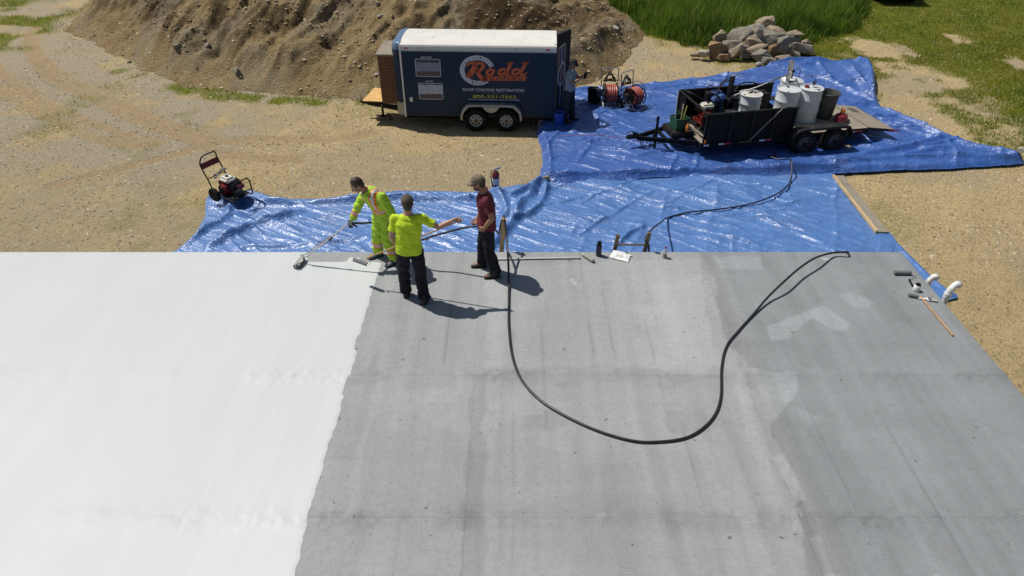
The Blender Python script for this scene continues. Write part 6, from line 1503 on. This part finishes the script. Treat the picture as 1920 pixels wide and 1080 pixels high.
# ================================================================== CAR AT THE TOP EDGE
def car():
    e = empty("parked_car", (17.75, 34.75, GZ), R(84)); tag(e, "dark car parked on the lawn at the top edge of the picture", "car")
    MP = mat("car_dark_paint", (0.012, 0.013, 0.016), .25, var=.1, bump=0, coat=.6); MG = mat("car_glass", (0.01, 0.012, 0.014), .08, var=0, bump=0)
    prof = [(-2.2, .32), (-2.25, .55), (-2.2, .78), (-1.9, .92), (-1.1, 1.0), (-.55, 1.42), (.2, 1.52), (1.2, 1.48), (1.85, 1.1), (2.15, .98), (2.25, .6), (2.2, .32)]
    pr = [(p_.x, p_.y) for p_ in smooth_line([(a, b, 0) for a, b in prof], 3)]; n = len(pr)
    rings = []
    for y_, ins in ((-.86, .06), (-.9, .0), (.9, .0), (.86, .06)):
        rings.append([(x * (1 - ins * .3), y_ - (math.copysign(max(0, (z - .95)) * .32, y_)), z - (ins if z > .5 else 0)) for x, z in pr])
    k = MB(); vs = [q for r_ in rings for q in r_]; k.add(vs, [(i * n + j, i * n + (j + 1) % n, (i + 1) * n + (j + 1) % n, (i + 1) * n + j) for i in range(3) for j in range(n)] + [tuple(range(n)), tuple(3 * n + j for j in range(n))]); k.build("body", MP, e, smooth=True)
    for s in (-1, 1):
        k = MB(); k.add([(-.95, s * .895, 1.03), (-.5, s * .79, 1.36), (.25, s * .77, 1.43), (.25, s * .895, 1.03)], [(0, 1, 2, 3)]); k.add([(.33, s * .895, 1.03), (.33, s * .77, 1.43), (1.15, s * .78, 1.40), (1.6, s * .88, 1.08)], [(0, 1, 2, 3)]); k.build("window", MG, e)
        k = MB(); k.box((-2.2, s * .62, .70), (.09, .30, .12), ch=.03); k.build("headlight", M_CLEAR, e)
        k = MB(); k.box((2.18, s * .66, .80), (.08, .28, .14), ch=.03); k.build("tail_light", M_REDL, e)
        k = MB(); k.box((-.75, s * .98, 1.02), (.14, .18, .11), ch=.03); k.build("mirror", MP, e)
    k = MB(); k.add([(-1.1, -.68, 1.03), (-.6, -.62, 1.40), (-.6, .62, 1.40), (-1.1, .68, 1.03)], [(0, 1, 2, 3)]); k.build("windscreen", MG, e)
    k = MB(); k.box((0, 0, .30), (4.2, 1.6, .14), ch=.03); k.build("underbody", M_BLACK, e)
    ms = wheel_meshes(.33, .22, .21, M_RIMD, M_BLACK)
    for x in (-1.38, 1.36): wheel(e, ms, (x, -.80, .33)); wheel(e, ms, (x, .80, .33), True)
car()

# ================================================================== PEOPLE
def fused(mb, name, mats, parent, voxel=.01, it=4, amp=0.0, freq=14, matfun=None, stretch=None):
    me = mb.mesh(name, mats[0] if isinstance(mats, (list, tuple)) else mats); o = bpy.data.objects.new(name, me); C.objects.link(o)
    m = o.modifiers.new("r", 'REMESH'); m.mode = 'VOXEL'; m.voxel_size = voxel; m.use_smooth_shade = True
    if it: s = o.modifiers.new("s", 'SMOOTH'); s.factor = .5; s.iterations = it
    dg = bpy.context.evaluated_depsgraph_get(); nm = bpy.data.meshes.new_from_object(o.evaluated_get(dg)); bpy.data.objects.remove(o); nm.name = name
    n = len(nm.vertices); co = np.empty(n * 3, np.float32); nm.vertices.foreach_get("co", co); co = co.reshape(-1, 3)
    if amp:
        no = np.empty(n * 3, np.float32); nm.vertices.foreach_get("normal", no); no = no.reshape(-1, 3)
        d = np.zeros(n)
        for k, (fx, fz, a) in enumerate(((1, 1.0, .5), (.5, 2.2, .6), (1.6, .7, .4))):
            u = co[:, 0] * freq * fx + co[:, 1] * freq * .6; v = co[:, 2] * freq * fz + co[:, 1] * freq * .5 + co[:, 0] * freq * .4
            d += a * (ridge(u, v, 11 + k, 2) - .55)
        co = co + no * (amp * d)[:, None]; nm.vertices.foreach_set("co", co.astype(np.float32).ravel())
    nm.materials.clear()
    for q in (mats if isinstance(mats, (list, tuple)) else [mats]): nm.materials.append(q)
    if matfun is not None:
        c = np.array([p.center for p in nm.polygons]); nm.polygons.foreach_set("material_index", matfun(c).astype(np.int32))
    nm.polygons.foreach_set("use_smooth", [True] * len(nm.polygons)); nm.update()
    o = bpy.data.objects.new(name, nm); C.objects.link(o); o.parent = parent
    return o
def seg_t(c, a, b):
    a = np.array(a); b = np.array(b); v = b - a; t = ((c - a) @ v) / (v @ v); q = a + np.clip(t, 0, 1)[:, None] * v; return t, np.linalg.norm(c - q, axis=1)

M_SKIN = mat("skin", (0.42, 0.235, 0.16), .5, var=.12, scale=20, bump=.04)
M_SKINT = mat("skin_tanned", (0.33, 0.165, 0.10), .5, var=.14, scale=20, bump=.04)
M_HAIR = mat("hair_dark_brown", (0.035, 0.022, 0.015), .6, var=.4, scale=60, bump=.3, bscale=200)
M_EYEW = mat("eye_white", (0.7, 0.68, 0.64), .2, var=0, bump=0); M_LIP = mat("lips", (0.30, 0.11, 0.085), .5, var=.1, bump=0)
def cloth(name, col, var=.14, rough=.85):
    return mat(name, col, rough, var=var, scale=9, bump=.25, bscale=70, dist=.004)
M_TEE = cloth("tee_yellow_green", (0.52, 0.70, 0.02), .12); M_HIVIS = mat("suit_yellow_green", (0.40, 0.62, 0.035), .85, var=.22, scale=6, bump=.3, bscale=60, dirt=(0.30, 0.33, 0.16), dirt_amt=.6)
M_SILV = mat("reflective_silver", (0.45, 0.46, 0.48), .4, .2, var=.1, scale=12); M_ORB = cloth("band_orange", (0.85, 0.20, 0.04), .1)
M_TROU = mat("trousers_black", (0.016, 0.016, 0.022), .9, var=.4, scale=8, bump=.3, bscale=60, spec=.2, dirt=(0.09, 0.09, 0.095), dirt_amt=.5); M_MAR = cloth("tee_maroon", (0.125, 0.013, 0.026), .2); M_GTEE = cloth("tee_grey_blue", (0.24, 0.28, 0.32), .12)
M_NAVY = cloth("trousers_navy", (0.02, 0.024, 0.035), .3); M_SHOE = mat("boot_dark", (0.03, 0.026, 0.022), .6, var=.4, scale=20, bump=.2); M_SHOEB = mat("boot_grey_blue", (0.10, 0.14, 0.18), .7, var=.3, scale=20, bump=.2)
M_CAP = cloth("cap_olive", (0.085, 0.075, 0.05), .25); M_CAPK = cloth("cap_dark", (0.02, 0.02, 0.022), .3); M_CAPT = cloth("cap_tan_camo", (0.16, 0.13, 0.085), .5); M_GLOVE = cloth("glove_grey", (0.12, 0.14, 0.12), .3)

def hand(mb, wrist, d, pn, curl, side, sc=1.0, spread=.0):
    """palm, four bent fingers of different length and an opposed thumb; d: pointing, pn: palm facing, side: +1 thumb towards d x pn"""
    d = Vector(d).normalized(); pn = Vector(pn); pn = (pn - d * pn.dot(d)).normalized(); lat = d.cross(pn) * side; w = Vector(wrist)
    for i, (L, k) in enumerate(((.93, 1.5), (1.03, .5), (.97, -.5), (.78, -1.5))):
        b0 = w + lat * (k * .013) * sc; kn = w + d * (.088 - abs(k - .3) * .004) * sc + lat * (k * .0205) * sc
        mb.capsule(b0, kn, .0155 * sc, .0135 * sc, 8)
        a = 0; p = kn
        for j, sl in enumerate((.041, .026, .021)):
            a += R(curl[j] if isinstance(curl, (tuple, list)) else curl) * (1 + .06 * (i - 1))
            dd = (d * math.cos(a) + pn * math.sin(a) + lat * (k * spread) * math.cos(a)).normalized(); q = p + dd * sl * L * sc
            mb.capsule(p, q, (.0102 - .0007 * j) * sc, (.0095 - .0007 * j) * sc, 8); p = q
    t0 = w + d * .022 * sc + lat * .022 * sc; c_ = (curl[0] if isinstance(curl, (tuple, list)) else curl) / 60.0
    t1 = t0 + (d * .55 + lat * .75 + pn * .35).normalized() * .040 * sc; t2 = t1 + (d * .85 + lat * (.45 - .35 * c_) + pn * (.3 + .6 * c_)).normalized() * .032 * sc; t3 = t2 + (d * .9 - lat * .25 * c_ + pn * (.25 + .7 * c_)).normalized() * .026 * sc
    mb.capsule(t0, t1, .0165 * sc, .013 * sc, 8); mb.capsule(t1, t2, .0125 * sc, .011 * sc, 8); mb.capsule(t2, t3, .011 * sc, .0095 * sc, 8)

def person(label, root, J, st):
    e = empty("person", root); tag(e, label, "person")
    V = {k: Vector(v) for k, v in J.items() if k not in ('curl_l', 'curl_r')}
    hipc = (V['hip_l'] + V['hip_r']) / 2; shc = (V['sh_l'] + V['sh_r']) / 2
    sp = smooth_line([V['pelvis'], V['waist'], V['chest'], V['neck']], 8)
    hs = (V['hip_r'] - V['hip_l']).normalized(); ss = (V['sh_r'] - V['sh_l']).normalized()
    def ring(t, a, b, grow=0.0, shift=0.0):
        if t < 0: c = sp[0] + (sp[0] - sp[3]).normalized() * (-t) * (sp[-1] - sp[0]).length; up = (sp[3] - sp[0]).normalized()
        else:
            i = min(int(t * (len(sp) - 1)), len(sp) - 2); f = t * (len(sp) - 1) - i; c = sp[i].lerp(sp[i + 1], f); up = (sp[i + 1] - sp[i]).normalized()
        tt = max(0, min(1, t)); sd = hs.lerp(ss, tt * tt * (3 - 2 * tt)).normalized(); sd = (sd - up * sd.dot(up)).normalized(); fr = up.cross(sd).normalized()
        return (c + fr * shift, sd, fr, a + grow, b + grow)
    wd = st.get('w', 1.0)
    body = MB()
    body.loft([ring(-.17, .10, .08), ring(-.08, .155, .11), ring(.03, .165, .115), ring(.25, .145, .10), ring(.42, .15, .105), ring(.6, .168, .115), ring(.78, .172, .108), ring(.9, .14, .085), ring(1.0, .07, .06)])
    hc, f, u = V['head'], V['face'].normalized(), V['hup'].normalized(); u = (u - f * u.dot(f)).normalized(); r = f.cross(u)
    Q = Mx((r, f, u)).transposed()
    body.capsule(V['neck'] - (V['neck'] - sp[-3]) * .5, hc - u * .05 - f * .015, .060, .055, 14)
    body.ell(hc + u * .018 - f * .008, (.077, .097, .105), Q, 20, 14); body.ell(hc - u * .055 + f * .032, (.056, .062, .058), Q, 16, 10)
    body.ell(hc - u * .100 + f * .072, (.022, .018, .018), Q, 10, 8)
    body.capsule(hc + f * .088 + u * .022, hc + f * .112 - u * .022, .009, .014, 10); body.ell(hc + f * .10 - u * .028, (.019, .014, .010), Q, 10, 6)
    body.ell(hc + f * .078 + u * .036, (.055, .018, .012), Q, 12, 6); body.ell(hc + f * .082 - u * .056, (.026, .016, .012), Q, 10, 6)
    for s in (-1, 1): body.ell(hc + r * (s * .080) - f * .008 - u * .005, (.010, .020, .032), Q, 10, 8); body.ell(hc + r * (s * .045) + f * .062 - u * .015, (.024, .022, .022), Q, 10, 8)
    for s in ('l', 'r'):
        sh, el, wr = V['sh_' + s], V['el_' + s], V['wr_' + s]; inn = sp[-5].lerp(sh, .45)
        body.capsule(inn, sh, .062, .056, 12); body.capsule(sh, sh.lerp(el, .5), .054, .050, 12); body.capsule(sh.lerp(el, .5), el, .050, .040, 12)
        body.capsule(el, el.lerp(wr, .35), .041, .042, 12); body.capsule(el.lerp(wr, .35), wr, .042, .027, 12)
        if not st.get('gloves'): hand(body, wr, V['hd_' + s], V['hn_' + s], J.get('curl_' + s, 30), 1 if s == 'r' else -1)
        hp, kn, an, to = V['hip_' + s], V['kn_' + s], V['an_' + s], V['toe_' + s]
        body.capsule(hp, kn, .088, .056, 14); body.capsule(kn, kn.lerp(an, .35), .056, .058, 12); body.capsule(kn.lerp(an, .35), an, .058, .038, 12); body.capsule(an - Vector((0, 0, .035)), to, .036, .028, 10)
    fused(body, "body", st['skin'], e, .0075, 2)
    if st.get('gloves'):
        for s in ('l', 'r'):
            g_ = MB(); el, wr = V['el_' + s], V['wr_' + s]; g_.capsule(wr + (el - wr).normalized() * .05, wr, .036, .033, 12); hand(g_, wr, V['hd_' + s], V['hn_' + s], J.get('curl_' + s, 30), 1 if s == 'r' else -1, 1.12); fused(g_, "glove", M_GLOVE, e, .0075, 2)
    for s in (-1, 1):
        k = MB(); k.ell(hc + r * (s * .031) + f * .084 + u * .006, (.012, .008, .009), Q, 10, 8); ey = k.build("eye", M_EYEW, e, smooth=True)
        k = MB(); k.ell(hc + r * (s * .031) + f * .091 + u * .005, (.0055, .003, .0055), Q, 8, 6); k.build("iris", M_HAIR, ey, smooth=True)
    k = MB(); k.ell(hc + f * .092 - u * .062, (.022, .008, .0065), Q, 10, 6); k.build("lips", M_LIP, e, smooth=True)
    # hair
    k = MB(); k.ell(hc + u * .026 - f * .018, (.083, .098, .105), Q, 22, 14)
    k.ell(hc - u * .03 - f * .045, (.068, .058, .065), Q, 14, 8)
    fused(k, "hair", st.get('hair', M_HAIR), e, .009, 1, .006, 60)
    if st.get('beard'):
        k = MB(); k.ell(hc - u * .074 + f * .038, (.060, .062, .048), Q, 14, 8); fused(k, "beard", st['beard'], e, .009, 1, .005, 60)
    if st.get('cap'):
        cf = f if not st.get('cap_back') else -f
        k = MB(); k.ell(hc + u * .042 - f * .008, (.089, .106, .094), Q, 24, 14); k.ell(hc + u * .140 - f * .008, (.010, .010, .006), Q, 8, 6)
        prof = [ (hc + u * .050 + cf * .07, r, cf, .082, .020)]
        fused(k, "cap", st['cap'], e, .008, 2)
        k = MB(); vs = []; n_ = 13
        for j in range(3):
            for i in range(n_):
                t_ = math.pi * i / (n_ - 1); rad = (.070, .115, .150)[j]
                vs.append(hc + u * (.046 - .012 * j - .018 * abs(math.cos(t_)) * (j > 0)) + cf * (.035 + rad * math.sin(t_) * (1.0 if j else .9) * .92) + r * (.083 * math.cos(t_) * (1.0, .98, .88)[j]))
        fs = [(j * n_ + i, j * n_ + i + 1, (j + 1) * n_ + i + 1, (j + 1) * n_ + i) for j in range(2) for i in range(n_ - 1)]
        k.add(vs, fs); bo_ = k.build("cap_brim", st.get('brim', st['cap']), e, smooth='full'); so = bo_.modifiers.new("t", 'SOLIDIFY'); so.thickness = .006
    # boots
    for s in ('l', 'r'):
        an, to = V['an_' + s], V['toe_' + s]; d = (to - an); d.z = 0; d.normalize(); lt = Vector((-d.y, d.x, 0)); z0 = min(an.z - .09, 0) + .0
        up = Vector((0, 0, 1)); base = Vector((an.x, an.y, an.z - .09)); k = MB()
        rg = [(-.075, .030, .030, .035), (-.065, .040, .040, .045), (0, .042, .046, .05), (.06, .046, .042, .045), (.12, .052, .032, .036), (.17, .046, .026, .030), (.195, .028, .018, .024)]
        k.loft([(base + d * x + up * zc, lt, up, a, b) for x, a, b, zc in rg], 16); k.capsule(base + up * .05, base + up * .13 - d * .005, .045, .046, 14)
        q = fused(k, "boot", st['shoe'], e, .009, 2)
        k = MB(); k.loft([(base + d * x + up * .010, lt, up, a + .006, .010) for x, a, b, zc in rg], 16); k.build("sole", M_RUB, q)
    # trousers
    if not st.get('suit'):
        k = MB(); g_ = .014
        k.loft([ring(-.2, .12, .10, g_), ring(-.1, .16, .115, g_), ring(.02, .168, .118, g_), ring(.12, .16, .112, g_), ring(.16, .155, .108, g_)])
        for s in ('l', 'r'):
            hp, kn, an = V['hip_' + s], V['kn_' + s], V['an_' + s]; k.capsule(hp, kn, .108, .088, 16); k.capsule(kn, kn.lerp(an, .6), .088, .088, 16); k.capsule(kn.lerp(an, .6), an + Vector((0, 0, .03)), .088, .088, 16)
        fused(k, "trousers", st['trousers'], e, .010, 3, .022, 8)
        k = MB(); g_ = .020; lo = st.get('hem', -.05)
        k.loft([ring(lo, .178, .128, g_), ring(.1, .168, .118, g_ + .004), ring(.25, .155, .110, g_ + .004), ring(.42, .16, .112, g_), ring(.6, .174, .118, g_), ring(.78, .178, .110, g_), ring(.9, .14, .085, g_ - .008), ring(.985, .078, .062, .008)])
        for s in ('l', 'r'):
            sh, el = V['sh_' + s], V['el_' + s]; k.capsule(sp[-5].lerp(sh, .5), sh, .070, .063, 14); k.tube([sh, sh.lerp(el, .35), sh.lerp(el, .66)], [.063, .064, .072], 14)
        fused(k, "shirt", st['shirt'], e, .009, 2, .020, 8)
    else:
        k = MB(); g_ = .026
        k.loft([ring(-.22, .12, .10, g_), ring(-.1, .165, .125, g_), ring(.02, .172, .128, g_), ring(.2, .155, .115, g_), ring(.42, .16, .115, g_ + .01), ring(.6, .176, .122, g_ + .006), ring(.78, .18, .115, g_), ring(.9, .15, .092, g_), ring(.98, .085, .07, .018)])
        for s in ('l', 'r'):
            sh, el, wr = V['sh_' + s], V['el_' + s], V['wr_' + s]; k.capsule(sp[-5].lerp(sh, .5), sh, .082, .078, 14); k.capsule(sh, el, .078, .064, 14); k.capsule(el, wr.lerp(el, .12), .064, .050, 14)
            hp, kn, an = V['hip_' + s], V['kn_' + s], V['an_' + s]; k.capsule(hp, kn, .118, .098, 16); k.capsule(kn, an + Vector((0, 0, .05)), .096, .092, 16)
        # collar
        k.tube([V['neck'] + (r * math.cos(t_) + f * math.sin(t_)) * .082 + u * .01 * math.cos(2 * t_) for t_ in np.linspace(0, 2 * math.pi, 15)[:-1]], .016, 8, closed=True)
        bones = {'arm_' + s: (V['el_' + s], V['wr_' + s]) for s in 'lr'}; shn = {s: (V['kn_' + s], V['an_' + s]) for s in 'lr'}
        nrm = (V['neck'] - V['pelvis']).normalized(); sd = ss; fr = nrm.cross(sd); org = V['pelvis']; Ls = (V['neck'] - V['pelvis']).length
        def mf(c):
            out = np.zeros(len(c), int)
            for s in 'lr':
                for (a, b), rad, lo_, hi_ in ((bones['arm_' + s], .11, .30, .62), (shn[s], .17, .34, .62)):
                    t_, dd = seg_t(c, a, b); m_ = (dd < rad) & (t_ > lo_) & (t_ < hi_); q = (hi_ - lo_) / 4
                    out[m_] = 1; out[m_ & (t_ > lo_ + q) & (t_ < hi_ - q)] = 2
            t_ = ((c - np.array(org)) @ np.array(nrm)) / Ls; lat = (c - np.array(org)) @ np.array(sd)
            arm = np.zeros(len(c), bool)
            for s in 'lr':
                for a, b in ((V['sh_' + s], V['el_' + s]), (V['el_' + s], V['wr_' + s])):
                    tt, dd = seg_t(c, a, b); arm |= (dd < .088) & (tt > .12) & (np.abs(lat) > .13)
            tor = ~arm & (t_ > .1) & (c[:, 2] > V['pelvis'].z)
            m_ = tor & (t_ > .20) & (t_ < .36); out[m_] = 1; out[m_ & (t_ > .245) & (t_ < .32)] = 2
            m_ = tor & (t_ >= .36) & (t_ < 1.05) & (np.abs(np.abs(lat) - .105) < .042); out[m_] = 1; out[m_ & (np.abs(np.abs(lat) - .105) < .021)] = 2
            return out
        fused(k, "coverall", [M_HIVIS, M_ORB, M_SILV], e, .009, 2, .034, 8, mf)
    return e

# man in the yellow tee, seen from behind, holding the roller pole across him
person("man seen from behind in a bright yellow tee shirt, holding a long roller pole", (-1.50, 8.40, 0), dict(
    pelvis=(0.0, 0.0, .95), waist=(.0, .0, 1.10), chest=(0.02, .01, 1.28), neck=(.03, .03, 1.50), head=(.03, .07, 1.645), face=(-.12, 1, -.25), hup=(0, .1, 1),
    sh_l=(-.17, .02, 1.43), sh_r=(.22, .02, 1.44), el_l=(-.235, .0, 1.15), wr_l=(-.235, .16, .93), hd_l=(.05, .55, -.8), hn_l=(.7, .4, .3), curl_l=(50, 60, 40),
    el_r=(.44, .06, 1.26), wr_r=(.66, .10, 1.36), hd_r=(.95, .1, .3), hn_r=(.0, -.5, -.4), curl_r=(55, 65, 45),
    hip_l=(-.09, 0, .90), hip_r=(.10, 0, .90), kn_l=(-.13, .07, .49), kn_r=(.13, .02, .49), an_l=(-.14, .12, .09), an_r=(.16, -.06, .09), toe_l=(-.17, .27, .04), toe_r=(.19, .10, .04)),
    dict(skin=M_SKIN, shirt=M_TEE, trousers=M_TROU, shoe=M_SHOE, cap=M_CAP, hem=-.10))
# man in the hi-vis coverall, bending over the spray roller
o1 = Vector((-2.08, 9.47, 0))
def W(x, y, z): return (x - o1.x, y - o1.y, z)
person("man in a fluorescent yellow coverall with orange and silver bands bending over the spray roller", o1, dict(
    pelvis=W(-2.05, 9.50, .92), waist=W(-2.06, 9.47, 1.05), chest=W(-2.12, 9.42, 1.20), neck=W(-2.25, 9.35, 1.39), head=W(-2.345, 9.28, 1.515), face=(-.80, -.42, -.62), hup=(-.55, -.3, .8),
    sh_l=W(-1.99, 9.27, 1.31), sh_r=W(-2.28, 9.50, 1.31), el_l=W(-1.85, 9.22, 1.06), wr_l=W(-1.82, 9.08, .86), hd_l=(-.05, -.3, -.9), hn_l=(-.9, .1, 0), curl_l=(22, 25, 18),
    el_r=W(-2.42, 9.42, 1.06), wr_r=W(-2.52, 9.36, .87), hd_r=(-.55, -.45, -.6), hn_r=(.35, -.1, -.6), curl_r=(50, 60, 40),
    hip_l=W(-1.97, 9.40, .87), hip_r=W(-2.12, 9.56, .87), kn_l=W(-2.00, 9.36, .47), kn_r=W(-2.20, 9.56, .47), an_l=W(-1.93, 9.42, .09), an_r=W(-2.24, 9.64, .09), toe_l=W(-2.06, 9.31, .035), toe_r=W(-2.38, 9.55, .035)),
    dict(skin=M_SKINT, suit=True, shoe=M_SHOEB, gloves=True))
# man in maroon, side on, one hand at the hip
o3 = Vector((-.42, 9.12, 0))
def W3(x, y, z): return (x - o3.x, y - o3.y, z)
person("man in a maroon tee shirt and tan cap standing side on with the hose", o3, dict(
    pelvis=W3(-.39, 9.12, .95), waist=W3(-.385, 9.12, 1.10), chest=W3(-.40, 9.11, 1.29), neck=W3(-.43, 9.10, 1.50), head=W3(-.50, 9.10, 1.645), face=(-1, .05, -.30), hup=(-.15, 0, 1),
    sh_l=W3(-.385, 8.94, 1.43), sh_r=W3(-.42, 9.28, 1.43), el_l=W3(-.30, 8.87, 1.17), wr_l=W3(-.42, 8.93, .97), hd_l=(-.5, .25, -.75), hn_l=(.2, .9, .1), curl_l=(35, 45, 30),
    el_r=W3(-.42, 9.33, 1.15), wr_r=W3(-.54, 9.24, .96), hd_r=(-.35, -.45, -.8), hn_r=(-.4, -.3, .5), curl_r=(45, 60, 40),
    hip_l=W3(-.38, 9.03, .90), hip_r=W3(-.40, 9.21, .90), kn_l=W3(-.35, 9.00, .49), kn_r=W3(-.47, 9.26, .49), an_l=W3(-.26, 9.02, .09), an_r=W3(-.48, 9.32, .09), toe_l=W3(-.43, 8.99, .04), toe_r=W3(-.65, 9.31, .04)),
    dict(skin=M_SKINT, shirt=M_MAR, trousers=M_TROU, shoe=M_SHOE, cap=M_CAPT, beard=mat("beard_brown", (0.10, 0.055, 0.03), .7, var=.3, scale=60), hem=-.12))
# man in the shade behind the trailer
zf = rear_z(1.60, 18.58)
person("man in a grey tee shirt and dark trousers standing in shade behind the blue trailer", (1.60, 18.58, zf), dict(
    pelvis=(0, 0, .95), waist=(0, 0, 1.1), chest=(.0, 0, 1.29), neck=(.02, 0, 1.5), head=(.07, -.01, 1.64), face=(.85, -.35, -.4), hup=(.15, 0, 1),
    sh_l=(.06, .17, 1.43), sh_r=(-.06, -.17, 1.43), el_l=(.20, .20, 1.19), wr_l=(.37, .08, 1.30), hd_l=(.7, -.5, .3), hn_l=(-.3, -.7, -.2), curl_l=(45, 55, 35),
    el_r=(.06, -.26, 1.18), wr_r=(.27, -.14, 1.28), hd_r=(.8, .3, .3), hn_r=(-.3, .7, .1), curl_r=(45, 55, 35),
    hip_l=(.05, .09, .9), hip_r=(-.05, -.09, .9), kn_l=(.09, .12, .49), kn_r=(-.07, -.10, .49), an_l=(.12, .13, .09), an_r=(-.10, -.08, .09), toe_l=(.27, .09, .04), toe_r=(.04, -.15, .04)),
    dict(skin=M_SKINT, shirt=M_GTEE, trousers=M_NAVY, shoe=M_SHOE, cap=M_CAPK, hem=-.06))
k = MB(); k.box((0, 0, 0), (.09, .05, .17), ch=.01); k.box((.03, 0, .09), (.04, .04, .05)); o = k.build("spray_gun_part", M_BLACK, None, loc=(1.60 + .40, 18.58 - .04, zf + 1.32), rot=(0, .3, .2)); o.name = "hand_tool"; tag(o, "black tool held up by the man in the grey tee shirt", "tool")

# spray roller held by the man in the coverall
sr = empty("spray_roller", (0, 0, 0)); tag(sr, "long pale spray roller reaching from the gloved hand to the white coating", "spray roller")
hA = Vector((-2.56, 9.33, .83)); hd = at(561, 492, .045); up2 = hA.lerp(hd, .82) + Vector((0, 0, .03))
k = MB(); k.cyl(hA + (hA - hd).normalized() * .06, hA.lerp(hd, .86), .012, n=10); k.build("lance", M_POLE, sr, smooth=True)
k = MB(); k.tube([hA.lerp(hd, .35) + Vector((0, 0, .02)), hA.lerp(hd, .6) + Vector((0, .02, .045)), hA.lerp(hd, .86) + Vector((0, .02, .04)), hd + Vector((.02, .06, .10))], .009, 8); k.build("feed_tube", M_STEEL, sr, smooth=True)
axr = (at(553, 503, .04) - at(569, 483, .04)).normalized()
k = MB(); k.cyl(hd - axr * .14, hd + axr * .14, .042, n=18); k.build("nap", M_NAP, sr, smooth=True)
k = MB(); k.lathe([(.055, -.14), (.055, .14)], hd + Vector((.02, .0, .012)), axr, 16, cap=False)
k.v = [p for p in k.v]; 
k = MB(); k.tube([hd + axr * .15, hd + axr * .16 + Vector((.02, 0, .06)), hd + Vector((.05, 0, .09)), hd - axr * .16 + Vector((.02, 0, .06)), hd - axr * .15], .007, 6); k.bar(hd - axr * .13 + Vector((.035, -.01, .045)), hd + axr * .13 + Vector((.035, -.01, .045)), .06, .008, (.5, 0, 1)); k.build("shield", M_POLEW, sr, smooth=True)
k = MB(); k.box(hA, (.05, .03, .09), rot=(0, .5, 0), ch=.008); k.bar(hA, hA + Vector((.10, .04, -.10)), .028, .022); k.cyl(hA.lerp(hd, .34) + Vector((0, 0, -.02)), hA.lerp(hd, .40) + Vector((0, 0, -.03)), .018, n=8); k.build("gun", M_DKMET, sr)
